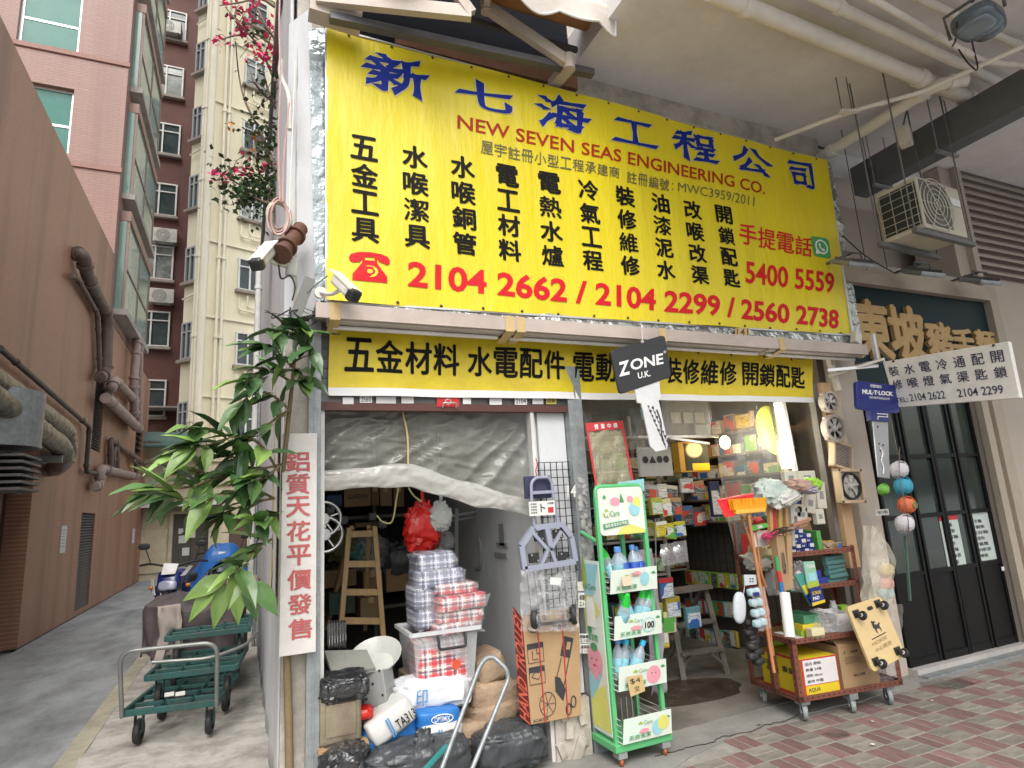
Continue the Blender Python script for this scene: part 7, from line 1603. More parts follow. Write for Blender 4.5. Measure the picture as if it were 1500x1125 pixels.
G().bar(fl.lerp(tl_,.12),fl.lerp(tl_,.27)+Vector((.12,0,0)),.02,.02).build('brace',m_oldwood,sl2);G().bar(fr.lerp(tr_,.12),fr.lerp(tr_,.27)-Vector((.12,0,0)),.02,.02).build('brace',m_oldwood,sl2)
# ================================================================== GREEN BOTTLE RACK
m_rg=mat('rack_green',(.10,.42,.17),.4,var=.08,bump=.04,dirt=.1)
m_pl=mat('poster_pale',(.50,.66,.60),.35,var=.35,vs=3.5,bump=0,c2=(.62,.58,.50));m_py=mat('poster_yellow',(.62,.62,.15),.4,bump=0);m_pp_=mat('poster_pink',(.70,.30,.36),.4,bump=0);m_pb=mat('poster_sky',(.28,.55,.62),.4,bump=0);m_pg=mat('poster_green',(.06,.28,.10),.4,bump=0)
gr_=thing('green_display_rack','tall green bottle display rack on casters with pastel posters','display rack',(2.27,3.55,0),rad(-2))
gx0,gx1,gy0,gy1=2.085,2.44,3.44,3.72
for(x,y)in((gx0,gy0),(gx1,gy0),(gx0,gy1),(gx1,gy1)):
 ztop=1.38 if y>gy0+.1 else 1.62
 G().box(x-.014,x+.014,y-.014,y+.014,.10,ztop-.04).build('post',m_rg,gr_,bevel=.003)
g=G();g.tube(arc([(gx0,gy0+.002,1.56),(gx0,gy0+.002,1.645),(gx1,gy0+.002,1.645),(gx1,gy0+.002,1.56)],.05,6),.014,8);g.build('top_rail',m_rg,gr_)
for x in(gx0,gx1-.0):g=G();g.tube(arc([(x,gy0+.03,1.30),(x,gy1-.05,1.36),(x,gy1,1.30),(x,gy1,1.1)],.06,5),.014,8);g.build('side_rail',m_rg,gr_)
G().box(gx0-.03,gx1+.03,gy0-.04,gy1+.03,.085,.13).build('base',m_rg,gr_,bevel=.006)
g=G().use(m_pl);tq=[Vector((gx0+.005,gy0-.018,1.635)),Vector((gx1-.005,gy0-.018,1.635)),Vector((gx1-.005,gy0-.018,1.335)),Vector((gx0+.005,gy0-.018,1.335))]
P_=rnd_poly([(0,0),(1,0),(1,1),(0,1)],.10);f1=[bil(tq,a,b)for a,b in P_];n=len(f1);g.add(f1+[p+Vector((0,.012,0))for p in f1],[tuple(range(n)),tuple(reversed(range(n,2*n)))]+[(i,n+i,n+(i+1)%n,(i+1)%n)for i in range(n)])
def art(g,q,items,base=.002):
 for k,(mt,pts)in enumerate(items):g.use(mt);g.poly([bil(q,a,b)+Vector((0,-base-.0004*k,0))if abs(q[1].y-q[0].y)<.05 else bil(q,a,b)+Vector((-base-.0004*k,0,0))for a,b in pts])
ell=lambda x,y,a,b,n=16:[(x+a*cos(2*pi*k/n),y+b*sin(2*pi*k/n))for k in range(n)]
drop=lambda x,y,s:[(x,y-s*1.6)]+[(x+s*sin(t),y-s*cos(t)*.9)for t in[.7+(2*pi-1.4)*k/12 for k in range(13)]]
art(g,tq,[(m_py,[(.35,1),(.45,.86),(.65,.80),(.98,.92),(.98,1)]),(m_pp_,ell(.36,.30,.11,.09)),(m_pp_,ell(.70,.26,.07,.07)),(m_pb,ell(.78,.48,.12,.15)),(m_py,ell(.84,.34,.09,.12)),(m_pb,ell(.78,.50,.09,.10)),(m_pg,[(.50,.12),(.56,.32),(.46,.32)]),(m_wprint,[(.45,.34),(.56,.34),(.58,.72),(.44,.72)]),(m_pg,drop(.13,.20,.035)),
   (mat('lime_print',(.33,.42,.05),.4,bump=0),drop(.15,.55,.075)),(m_pg,[(.05,.76),(.60,.70),(.62,.79),(.06,.87)])])
g.use(m_wprint);put(g,'W',[bil(tq,a,b)+Vector((0,-.009,0))for a,b in((.09,.50),(.21,.50),(.21,.62),(.09,.62))],.04);g.use(m_pg);put(g,'Care',[bil(tq,a,b)+Vector((0,-.006,0))for a,b in((.23,.49),(.43,.48),(.43,.60),(.23,.61))],.0)
g.use(m_wprint);rowq(g,'環保清潔洗衣用品',[bil(tq,a,b)+Vector((0,-.008,0))for a,b in((.08,.775),(.58,.72),(.59,.78),(.09,.845))],.02);g.build('top_poster',None,gr_)
tag(G().add(qW([(905,707),(943,701),(944,719),(905,722)],3.50)[::-1],[(0,1,2,3)]).build('blue_header_strip',m_pb,solid=.003),'sky blue header strip behind the top of the green rack','strip')
sq=[Vector((gx0-.018,gy1-.01,1.18)),Vector((gx0-.018,gy0+.01,1.18)),Vector((gx0-.018,gy0+.01,.16)),Vector((gx0-.018,gy1-.01,.16))]
g=G().use(m_pl);g.add(sq+[p+Vector((.006,0,0))for p in sq],[(3,2,1,0),(4,5,6,7),(0,1,5,4),(1,2,6,5),(2,3,7,6),(3,0,4,7)])
art(g,sq,[(m_pb,[(0,.02),(.98,.02),(.7,.2),(0,.28)]),(m_py,[(0,.24),(.5,.2),(.9,.3),(.4,.42),(0,.4)]),(m_py,[(.2,.80),(.9,.72),(1,.98),(0,.98)]),(m_pb,[(0,.7),(.8,.66),(.3,.82),(0,.84)]),(m_pp_,ell(.48,.60,.36,.09)),(m_pp_,[(.16,.62),(.8,.62),(.5,.72)]),(m_pg,ell(.5,.52,.16,.025)),(m_pg,ell(.38,.42,.10,.025)),(mat('lime_print',(.33,.42,.05),.4),drop(.3,.10,.10)),
   (m_ink,ell(.38,.59,.025,.006,8)),(m_ink,ell(.60,.59,.025,.006,8)),(m_redprint,ell(.49,.625,.08,.006,8)),(m_wprint,[(.40,.22),(.62,.22),(.72,.27),(.72,.40),(.30,.40),(.30,.27)]),(m_pb,ell(.52,.205,.06,.014))])
g.use(m_pg);put(g,'We Care',[bil(sq,a,b)+Vector((-.01,0,0))for a,b in((.12,.14),(.85,.14),(.85,.175),(.12,.175))],.02);put(g,'清潔劑',[bil(sq,a,b)+Vector((-.01,0,0))for a,b in((.3,.44),(.75,.44),(.75,.48),(.3,.48))],.02);g.build('side_poster',None,gr_)
m_wirew=mat('white_wire',(.62,.64,.62),.4,bump=0)
tiers=[.99,.72,.43,.14]
for ti,z in enumerate(tiers):
 g=G()
 for k in range(5):zz=z+.032*k;g.bar((gx0+.005,gy0-.06,zz),(gx0+.005,gy1-.02,zz),.0035);g.bar((gx1-.005,gy0-.06,zz),(gx1-.005,gy1-.02,zz),.0035)
 for k in range(9):x=gx0+.01+(gx1-gx0-.02)*k/8;g.bar((x,gy0-.05,z),(x,gy1-.02,z),.0035);g.bar((x,gy1-.02,z),(x,gy1-.02,z+.14),.0035)
 g.build('wire_basket',m_wirew,gr_)
 q=[Vector((gx0+.02,gy0-.075,z+.135)),Vector((gx1+.01,gy0-.075,z+.135)),Vector((gx1+.01,gy0-.060,z-.005)),Vector((gx0+.01,gy0-.060,z-.005))]
 g=G().use(m_pl);g.add(q+[p+Vector((0,.004,0))for p in q],[(0,1,2,3),(7,6,5,4),(0,4,5,1),(1,5,6,2),(2,6,7,3),(3,7,4,0)])
 fr_=[(m_pg,drop(.92,.28,.05)),(mat('lime_print',(.33,.42,.05),.4),drop(.34,.30,.05))]
 fr_+=[[(m_pp_,ell(.55,.25,.10,.12)),(m_pb,ell(.72,.5,.1,.3))],[(m_pb,ell(.72,.55,.15,.32)),(m_pl,ell(.72,.55,.13,.27)),(m_pp_,ell(.45,.6,.12,.1))],[(m_pp_,ell(.72,.55,.15,.38)),(m_ink,ell(.68,.48,.012,.03,8)),(m_ink,ell(.76,.48,.012,.03,8))],[(m_pb,ell(.70,.6,.12,.32)),(m_py,ell(.82,.45,.12,.3)),(m_pp_,ell(.42,.62,.10,.1))]][ti]
 art(g,q,fr_);g.use(m_pg);rowq(g,'天然洗潔',[bil(q,a,b)+Vector((0,-.008,0))for a,b in((.10,.70),(.55,.68),(.55,.86),(.10,.88))],.02);put(g,'Care',[bil(q,a,b)+Vector((0,-.008,0))for a,b in((.40,.20),(.58,.20),(.58,.36),(.40,.36))])
 if ti==1:g.use(m_blk);put(g,'100',[bil(q,a,b)+Vector((0,-.010,0))for a,b in((.62,.40),(.82,.40),(.82,.68),(.62,.68))],.02)
 g.build('basket_front',None,gr_)
for(x,y)in((gx0+.02,gy0),(gx1-.02,gy0),(gx0+.02,gy1-.02),(gx1-.02,gy1-.02)):
 w_=G();w_.lathe([(0,-.012),(.022,-.012),(.027,-.006),(.027,.006),(.022,.012),(0,.012)],(x,y-.01,.027),n=16,axis=(.3,-.1,0)if 0 else(.8,-.5,0));cw=w_.build('caster',mat('amber_caster',(.30,.08,.03),.4),gr_);g=G();g.box(x-.03,x+.03,y-.035,y+.03,.05,.084);g.build('caster_fork',m_greyp,cw)
nq=qW([(918,992),(941,988),(945,1012),(924,1021)],3.345);g=G().use(m_tape);g.add(nq+[p+Vector((0,.003,0))for p in nq],[(0,1,2,3),(7,6,5,4),(0,4,5,1),(1,5,6,2),(2,6,7,3),(3,7,4,0)]);g.use(m_ink);put(g,'$4',[p+Vector((0,-.003,0))for p in subq(nq,.15,.12,.8,.42)]);put(g,'文',[p+Vector((0,-.003,0))for p in subq(nq,.3,.55,.7,.85)]);tag(g.build('price_note',None),'tan cardboard price note tied to the third basket of the green rack','price tag')
nq=qW([(910,845),(924,843),(926,857),(913,859)],3.345);g=G().use(mat('cream_note',(.6,.52,.38),.7));g.poly(nq[::-1]);tag(g.build('price_note',None,solid=.002),'small cream note on the top basket of the green rack','price tag')
m_bot=mat('clear_bottle',(.55,.66,.74),.08,var=.1,bump=.0,alpha=.38,spec=1);m_capb=mat('blue_cap',(.10,.28,.68),.35,bump=0);m_capc=mat('cyan_cap',(.03,.50,.78),.35,bump=0);m_capg=mat('green_cap',(.02,.55,.05),.35,bump=0);m_labb=mat('blue_label',(.02,.08,.42),.4,var=.3,vs=20);m_labc=mat('cyan_label',(.25,.52,.62),.4,var=.4,vs=25)
def bottle(x,y,z,lean,rz,capm,labm,label,grp,s=1.,squat=False):
 o=thing('bottle',label,'bottle',(x,y,z),0,grp);T=Matrix.Translation((x,y,z))@Euler((rad(lean[0]),rad(lean[1]),rz)).to_matrix().to_4x4()
 G().lathe([(0,0),(.030*s,0),(.034*s,.01*s),(.034*s,.12*s),(.028*s,.15*s),(.013*s,.175*s),(.013*s,.185*s)],n=18,M=T).build('body',m_bot,o)
 G().lathe([(.0345*s,.04*s),(.0350*s,.045*s),(.0350*s,.105*s),(.0345*s,.11*s)],n=18,M=T).build('label',labm,o)
 if capm is m_capg:G().lathe([(.024*s,.150*s),(.020*s,.19*s),(.012*s,.225*s),(0,.23*s)],n=14,M=T).build('cap',capm,o)
 else:G().lathe([(.016*s,.183*s),(.017*s,.188*s),(.016*s,.21*s),(0,.212*s)],n=14,M=T).build('cap',capm,o)
 return o
BT=[(906,838,0,-16,-4,m_capb,m_labc,'clear bottle with a blue cap at the left of the top basket'),(935,835,0,-12,8,m_capb,m_labb,'clear bottle with a blue cap in the middle of the top basket'),(950,843,0,-14,26,m_capb,m_labb,'clear bottle with a blue cap leaning right in the top basket'),(912,838,1,-25,28,m_capg,m_labc,'bottle with a bright green top lying in the top basket'),(925,840,0,-20,14,m_capb,m_labb,'half-hidden blue labelled bottle in the top basket'),
      (932,905,0,-14,14,m_capg,m_labc,'tall bottle with a green top in the second basket'),(946,907,0,-14,24,m_capg,m_labc,'bottle with a green top leaning right in the second basket'),(903,918,0,-18,-25,m_capg,m_labc,'bottle with a green top low at the left of the second basket'),(938,903,0,-8,20,m_capg,m_labc,'hidden bottle with a green top behind the tall one in the second basket'),
      (915,985,0,-18,22,m_capc,m_labc,'clear bottle with a cyan cap at the left of the third basket'),(934,984,0,-14,24,m_capc,m_labc,'clear bottle with a cyan cap in the middle of the third basket'),(948,986,0,-10,34,m_capc,m_labc,'clear bottle with a cyan cap leaning far right in the third basket'),(905,988,0,-8,-6,m_capb,m_labc,'pale bottle without bright label in the third basket')]
zt3=[.995,.725,.435]
for i,(px,py,_,rx,ry,cm_,lm,lab)in enumerate(BT):
 ti=0 if py<860 else(1 if py<930 else 2);Y=gy0+ru(-.01,.05);x=W(px,py+25,Y).x-.17*sin(rad(ry))*.5;bottle(x,Y,zt3[ti]+.03,(-rx*.5,ry),ru(0,3),cm_,lm,lab,'bottles on the green rack',1.12)
g=G();g.grid(lambda u,v:Vector((2.56+.14*u+.03*sin(v*3)+.02*NZ.noise(Vector((u*4,v*7,1))),3.72+.06*sin(u*14)*v*.5+.03*u,1.2-.95*v)),30,40);tag(g.build('grey_cloth',mat('lavender_cloth',(.27,.24,.27),.85,bump=.3),solid=.006),'long grey lavender cloth hanging just right of the green rack','cloth')
g=G();[g.bar(W(960,760+3*k,3.9),W(962,930,3.9),.006)for k in range(1)];tag(g.build('hanging_chain',m_steel),'thin vertical display rod behind the green rack','rod')
# ================================================================== RED-BROWN ANGLE RACK AND ITS GOODS
random.seed(9)
m_ang=mat('red_brown_angle',(.20,.065,.04),.55,.1,var=.3,vs=8,bump=.15,dirt=.35,dcol=(.10,.05,.035),ds=5)
m_ply=mat('rack_board',(.30,.15,.09),.7,var=.25,vs=5,bump=.1,dirt=.3)
rk0=WZ(1172,1030,.13);rk1=WZ(1323,1003,.13);U=(rk1-rk0);RW=U.length;U.normalize();V=Vector((-U.y,U.x,0));RD=.52
RO=Vector((rk0.x,rk0.y,0));rang=math.atan2(U.y,U.x);RM=Matrix.Translation(RO)@Matrix.Rotation(rang,4,'Z')
rk=thing('angle_iron_rack','red-brown slotted angle rack on casters loaded with hardware goods','rack',RO,rang)
def angle(a,b,par=rk,w_=.038,side=(1,1)):
 """an L-section from a to b (rack coordinates) with slot holes as dark insets"""
 a,b=Vector(a),Vector(b);d=(b-a);L=d.length;d.normalize();g=G()
 if abs(d.z)>.9:x,y=Vector((side[0],0,0)),Vector((0,side[1],0))
 elif abs(d.x)>.9:x,y=Vector((0,side[1],0)),Vector((0,0,side[0]))
 else:x,y=Vector((side[1],0,0)),Vector((0,0,side[0]))
 def fl(u_,v_):
  th=.0025;P=[a,a+u_*w_,a+u_*w_+v_*th,a+v_*th];Q=[p+d*L for p in P];g.add(P+Q,[(3,2,1,0),(4,5,6,7),(0,1,5,4),(1,2,6,5),(2,3,7,6),(3,0,4,7)])
 fl(x,y);fl(y,x);g.use(m_ang);g.mats=[m_ang];g.m=[0]*len(g.f)
 g.use(m_black);n=int(L/.045)
 for k in range(n):
  c=a+d*(.02+.045*k)
  for u_,v_ in((x,y),(y,x)):
   p=c+u_*w_*.5-v_*.0007;h1,h2=d*.010,u_*.004
   g.add([p-h1-h2,p+h1-h2,p+h1+h2,p-h1+h2],[(0,1,2,3)])
 return g.build('angle_bar',None,par,world=False)
ZS=[.13,.50,.80,1.05];upY=.24
def shelfz(z,y0,y1,x1=RW):
 angle((0,y0,z),(x1,y0,z),side=(1,1));angle((0,y1,z),(x1,y1,z),side=(1,-1));angle((0,y0,z),(0,y1,z),side=(1,1));angle((x1,y0,z),(x1,y1,z),side=(1,-1))
 G().box(.004,x1-.004,y0+.004,y1-.004,z+.003,z+.012).build('shelf_board',m_ply,rk,world=False)
shelfz(ZS[0],0,RD);shelfz(ZS[1],0,RD,RW*.66 if 0 else RW);shelfz(ZS[2],upY,RD);shelfz(ZS[3],upY,RD)
for(x,y,z1,s)in((0,0,ZS[1]+.03,(1,1)),(RW,0,ZS[1]-.0,(-1,1)),(0,RD,1.32,(1,-1)),(RW,RD,1.1,(-1,-1)),(0,upY,1.1,(1,1)),(RW,upY,1.1,(-1,1))):angle((x,y,ZS[0]),(x,y,z1),side=s)
for i,(x,y,r)in enumerate(((.06,.05,.052),(RW*.5,.03,.045),(RW-.10,.05,.055),(.06,RD-.05,.05),(RW-.1,RD-.05,.05))):
 c=Vector((x,y,r));g=G();g.lathe([(r*.55,-.014),(r*.9,-.015),(r,-.008),(r,.008),(r*.9,.015),(r*.55,.014),(r*.55,-.014)],c,n=22,axis=(.9,-.4,0));cw=g.build('caster_wheel',mat('grey_caster_tyre',(.22,.25,.25),.5),rk,world=False)
 g=G();g.lathe([(0,-.02),(r*.2,-.02),(r*.3,-.008),(r*.55,-.008),(r*.55,.008),(r*.3,.008),(r*.2,.02),(0,.02)],(0,0,0),n=16,axis=(.9,-.4,0));g.v=[v+c for v in g.v];g.build('hub',mat('pale_hub',(.42,.46,.45),.4),cw,world=False)
 g=G();n_=Vector((.9,-.4,0)).normalized()
 for s in(-1,1):a=c+n_*.022*s;g.bar(a,a+Vector((.01,.01,r*1.05)),.028,.004,up=n_)
 g.box(x-.032,x+.04,y-.03,y+.04,r*2+.0,ZS[0]-.001);g.build('fork',m_steel,cw,world=False)
def R_(x,y,z):return RM@Vector((x,y,z))
def rbox(x0,x1,y0,y1,z0,h,mt,lab,rz=0,name='carton',cat='box',faces=None,grp=None,open_=False):
 c=R_((x0+x1)/2,(y0+y1)/2,z0);o=thing(name,lab,cat,c,rang+rad(rz),grp);T=Matrix.Translation(c)@Matrix.Rotation(rang+rad(rz),4,'Z');w_,d_=(x1-x0)/2,(y1-y0)/2
 if not open_:G().box(-w_,w_,-d_,d_,0,h,T).build('carton',mt,o,bevel=.003)
 else:
  g=G();t=.004;g.box(-w_,w_,-d_,-d_+t,0,h,T);g.box(-w_,w_,d_-t,d_,0,h,T);g.box(-w_,-w_+t,-d_+t,d_-t,0,h,T);g.box(w_-t,w_,-d_+t,d_-t,0,h,T);g.box(-w_+t,w_-t,-d_+t,d_-t,0,t,T);g.build('carton',mt,o)
 F=[T@Vector(p)for p in((-w_,-d_-.002,h),(w_,-d_-.002,h),(w_,-d_-.002,0),(-w_,-d_-.002,0))]
 L_=[T@Vector(p)for p in((-w_-.002,d_,h),(-w_-.002,-d_,h),(-w_-.002,-d_,0),(-w_-.002,d_,0))]
 return o,F,L_,T
m_yb=mat('yellow_carton',(.62,.47,.02),.5,var=.1,bump=.05);m_ow=mat('white_carton_face',(.62,.60,.60),.5,var=.08)
def onF(F,a0,b0,a1,b1,k=.001,n=None):
 n=n or(F[0]-F[3]).cross(F[1]-F[0]).normalized();n=n if n.dot(EYE-F[0])>0 else-n;return[p+n*k for p in subq(F,a0,b0,a1,b1)]
o,F,L_,T=rbox(.06,.37,.02,.44,.145,.25,m_yb,'yellow carton with a red-edged white printed face at the bottom left of the rack')
g=G().use(m_redprint);g.poly(onF(F,0,0,1,1)[::-1]);g.use(m_ow);g.poly(onF(F,.06,.04,.97,.68,.002)[::-1]);g.use(m_yb);g.poly(onF(F,.06,.70,.97,.97,.002)[::-1]);g.use(m_ink)
for j,s in enumerate(('品名 膠紙','數量 24卷','規格 48mm','產地 中國')):put(g,s,onF(F,.12,.10+.15*j,.55,.18+.15*j,.003),.01)
g.use(m_ink);put(g,'AQUA',onF(F,.12,.76,.45,.88,.003),.02);put(g,'重量',onF(L_,.55,.3,.85,.45,.003),.02);g.use(m_redprint);g.poly(onF(L_,0,.0,1,.06,.002));g.poly(onF(L_,0,.94,1,1,.002));g.use(m_ink);put(g,'潔具',onF(L_,.15,.25,.45,.55,.003),.03);g.build('printing',None,o)
o,F,L_,T=rbox(.40,.74,.04,.44,.145,.29,m_card,'brown carton with small black printing in the middle of the bottom shelf',rz=3)
g=G().use(m_ink);put(g,'T',onF(F,.12,.12,.16,.19,.003),.05);put(g,'勿重壓',onF(F,.3,.12,.5,.17,.003),.01)
for j in range(4):g.poly(onF(F,.12,.26+.045*j,.5+.06*(j%2),.268+.045*j,.003)[::-1])
put(g,'BULL NOSE',onF(F,.30,.66,.62,.72,.003),.01);g.build('printing',None,o)
g=G()
for s in(-1,1):a=[T@Vector(p)for p in((-.17,s*.2,.29),(.17,s*.2,.29),(.17,s*.11,.36),(-.17,s*.11,.36))];g.poly(a)
g.build('flap',m_card,o,solid=.003)
g=G();c=R_(.83,.12,.25);g.blob(c,(.24,.24,.22),p=.7,noise=.2,seed=3,fold=.4);tag(g.build('clear_bag',m_clear),'crumpled clear plastic at the bottom right of the rack','bag')
rbox(.70,.88,.18,.42,.145,.3,m_cardd,'dark brown carton at the bottom right of the rack')
for i in range(4):rbox(.42+.01*i,.80-.01*i,.1,.42,.45+.011*i+.0,.01,m_card,['lowest','second','third','uppermost'][i]+' flat folded cardboard sheet above the brown carton',rz=ru(-5,5),name='cardboard_sheet',cat='cardboard')
rbox(.10,.16,.05,.3,.515,.01,gm[1],'thin white sheet on the second rack shelf')
tag((lambda g:(g.cyl(W(1157,933,3.22),W(1149,868,3.26),.034,n=24),g.build('white_roll',mat('white_roll',(.70,.70,.68),.5)))[1])(G()),'upright white paper roll at the front left corner of the rack','roll')
x=.17
for i,(w_,h_,mt,lab)in enumerate(((.16,.045,mat('lime_box',(.30,.42,.04),.4),'lime flat box, lowest of the three flat boxes'),(.16,.04,mat('yellow_box',(.62,.5,.03),.4),'yellow flat box in the stack of flat boxes'),(.15,.06,mat('green_box',(.06,.22,.11),.4),'green flat box on top of the stack of flat boxes'))):
 rbox(.17+.008*i,.17+w_+.008*i,.08,.3,.515+.002+sum((.045,.04,.06)[:i]),h_,mt,lab,rz=ru(-4,4))
o,F,L_,T=rbox(.18,.29,.0,.06,.515,.07,mat('tape_box',(.62,.56,.35),.5),'pale box of yellow tape at the front of the second shelf')
o,F,L_,T=rbox(.48,.62,.06,.28,.515,.13,m_ow,'white open carton on the second rack shelf',open_=True,rz=-5)
for i,(x_,z_,sx,lab)in enumerate(((.40,.60,.24,'big crumpled clear bag on the second shelf'),(.33,.57,.16,'small crumpled clear bag left on the second shelf'))):g=G();g.blob(R_(x_,.12,z_),(sx,.2,sx*.62),p=.75,noise=.2,seed=i+40,fold=.45,nu=36,nv=24);tag(g.build('clear_bag',m_clear),lab,'bag')
dl=thing('wooden_dolly','pale wooden dolly board with four black casters and a horse print leaning on the rack','dolly',W(1290,985,3.2))
DQ=[W(1240,889,3.22),W(1290,873,3.22),W(1327,960,3.12),W(1279,985,3.12)]
nD=(DQ[1]-DQ[0]).cross(DQ[3]-DQ[0]).normalized();nD=nD if nD.dot(EYE-DQ[0])>0 else-nD
pl2=rnd_poly([(0,0),(1,0),(1,1),(0,1)],.08);f1=[bil(DQ,a,b)for a,b in pl2];n=len(f1);g=G();g.add([p for p in f1]+[p-nD*.018 for p in f1],[tuple(range(n)),tuple(reversed(range(n,2*n)))]+[(i,n+i,n+(i+1)%n,(i+1)%n)for i in range(n)]);g.build('board',mat('pale_ply',(.56,.42,.21),.5,var=.12,vs=3,bump=.08,stretch=(1,1,4)),dl)
onD=lambda a,b,k=.002:bil(DQ,a,b)+nD*k
G().poly([onD(a,b)for a,b in rnd_poly([(.50,.10),(.66,.10),(.66,.16),(.50,.16)],.3)]).build('hand_hole',m_black,dl)
for(a,b)in((.17,.14),(.83,.10),(.17,.88),(.83,.88)):
 c=onD(a,b);ux_=(DQ[1]-DQ[0]).normalized();uy_=(DQ[3]-DQ[0]).normalized()
 g=G();g.add([c+ux_*sx*.03+uy_*sy*.025+nD*k for k in(0,.006)for sx,sy in((-1,-1),(1,-1),(1,1),(-1,1))],[(0,1,2,3),(7,6,5,4),(0,4,5,1),(1,5,6,2),(2,6,7,3),(3,7,4,0)]);cp=g.build('caster',m_kblk,dl)
 wc=c+nD*.045+uy_*.018;g=G();g.lathe([(0,-.011),(.014,-.011),(.016,-.008),(.030,-.010),(.034,0),(.030,.010),(.016,.008),(.014,.011),(0,.011)],wc,n=20,axis=(ux_*.8+uy_*.5));g.build('wheel',m_black,cp)
 g=G();g.lathe([(0,-.0125),(.013,-.0125),(.013,.0125),(0,.0125)],wc,n=14,axis=(ux_*.8+uy_*.5));g.build('hub',m_ow,cp)
 g=G();g.bar(c+nD*.006,wc,.03,.02,up=uy_);g.build('fork',m_kblk,cp)
horse=[(40,5),(46,12),(58,14),(66,20),(62,26),(52,24),(54,34),(66,40),(80,38),(92,30),(96,40),(86,48),(84,60),(90,74),(84,92),(80,92),(82,76),(74,66),(56,66),(52,78),(56,92),(50,92),(44,78),(44,64),(34,52),(36,30),(34,16)]
g=G().use(m_ink);g.poly([onD(.33+.36*a/100,.30+.24*b/100)for a,b in horse]);g.poly([onD(.34+.0*a,b)for a,b in()])if 0 else None
g.bar(onD(.30,.575),onD(.72,.555),.004,.004);g.use(mat('faint_brown_print',(.25,.16,.06),.6));put(g,'HORSE',[onD(a,b)for a,b in((.26,.62),(.70,.60),(.70,.65),(.26,.67))],.0);rowq(g,'小心輕放',[onD(a,b)for a,b in((.26,.71),(.78,.69),(.78,.755),(.26,.775))],.0);g.build('horse_print',None,dl)
m_tealp=mat('teal_film',(.03,.12,.11),.2,var=.4,bump=.6,bs=12,bd=.02,c2=(.12,.2,.19));m_blubox=mat('blue_violet_box',(.03,.045,.30),.4,var=.2)
rbox(.55,.66,.30,.46,.815,.055,m_blubox,'lower blue box on the third rack shelf');rbox(.50,.62,.32,.48,.872,.05,m_blubox,'upper blue box on the third rack shelf',rz=6)
rbox(.32,.50,.26,.42,.815,.075,m_card,'open cardboard tray on the third rack shelf',open_=True)
for i in range(6):
 g=G();a=R_(.66+ru(-.02,.02),.30,.83+.035*i);b=R_(.86,.34+ru(-.02,.02),.835+.035*i);g.cyl(a,b,.022,n=12);tag(g.build('teal_roll',m_tealp),['lowest','second','third','fourth','fifth','topmost'][i]+' dark teal wrapped roll at the right of the third shelf','roll','teal rolls on the rack')
g=G();g.blob(R_(.37,.27,.93),(.11,.10,.17),p=.7,noise=.2,seed=52,fold=.4);tag(g.build('clear_bag',m_clear),'clear bag of white bulbs on the third shelf','bag');g=G();g.blob(R_(.37,.28,.89),(.07,.07,.11),p=.9,noise=0);tag(g.build('white_bulb',m_ow),'white bulb inside the clear bag on the third shelf','bulb')
def card(q,Y,mt,lab,items=(),txt=None,cat='packet',name='hanging_card',th=.012):
 P=[W(a,b,Y)for a,b in q];o=thing(name,lab,cat,P[3]);g=G();g.add(P+[p+Vector((0,th,0))for p in P],[(0,1,2,3),(7,6,5,4),(0,4,5,1),(1,5,6,2),(2,6,7,3),(3,7,4,0)]);g.build('card',mt,o,bevel=.002)
 g=G()
 for k,(m_,a0,b0,a1,b1)in enumerate(items):g.use(m_);g.poly([p+Vector((0,-.002-.0004*k,0))for p in subq(P,a0,b0,a1,b1)][::-1])
 for(s,a0,b0,a1,b1,m_)in(txt or()):g.use(m_);put(g,s,[p+Vector((0,-.005,0))for p in subq(P,a0,b0,a1,b1)],.02)
 if g.f:g.build('printing',None,o)
 return o
YC=3.34
card([(1164,843),(1178,838),(1207,882),(1188,888)],YC,mat('teal_card',(.06,.26,.22),.4),'teal and yellow hanging card in front of the third shelf',((m_yb,.1,.35,.9,.62),(m_lblue,.0,.65,1,1)),(('BRUSH',.15,.72,.85,.84,m_wprint),))
card([(1177,823),(1193,822),(1200,858),(1184,862)],YC-.02,mat('sky_card',(.25,.45,.52),.4,c2=(.2,.4,.12)),'sky blue and lime cleaning pack hanging at the rack',((mat('lime_print',(.33,.42,.05),.4),.0,.78,1,1),(m_pb,.2,.45,.8,.75)),(('CLEAN',.15,.12,.85,.26,m_wprint),))
card([(1186,862),(1203,859),(1209,882),(1190,888)],YC-.03,m_lblue,'dark blue and yellow card under the sky blue pack',((m_yb,.0,.82,1,1),),(('SCRUB',.1,.2,.8,.4,m_yb),('PAD',.1,.5,.6,.7,m_wprint)))
card([(1137,786),(1148,784),(1158,864),(1147,866)],3.3,m_card,'tall narrow kraft box with vertical wording at the rack front',(),(('ALSIA',.25,.3,.75,.7,m_ink),),'box','tall_kraft_box',.06)
card([(1152,785),(1160,783),(1162,862),(1157,864)],3.3,m_card,'second tall narrow kraft box beside the worded one',(),(),'box','tall_kraft_box',.06)
for i,(y0,y1,mt,nm)in enumerate(((815,836,m_pg,'green'),(836,852,m_redprint,'red'),(852,870,mat('blue_tape',(.03,.14,.36),.4),'blue'))):
 a,b=W(1137+i*3,y0,3.27),W(1140+i*3,y1,3.27);g=G();g.cyl(a,b,.016,n=14);tag(g.build('tape_roll',mt),nm+' tape roll in the upright stack at the rack front','tape','stacked tape rolls')
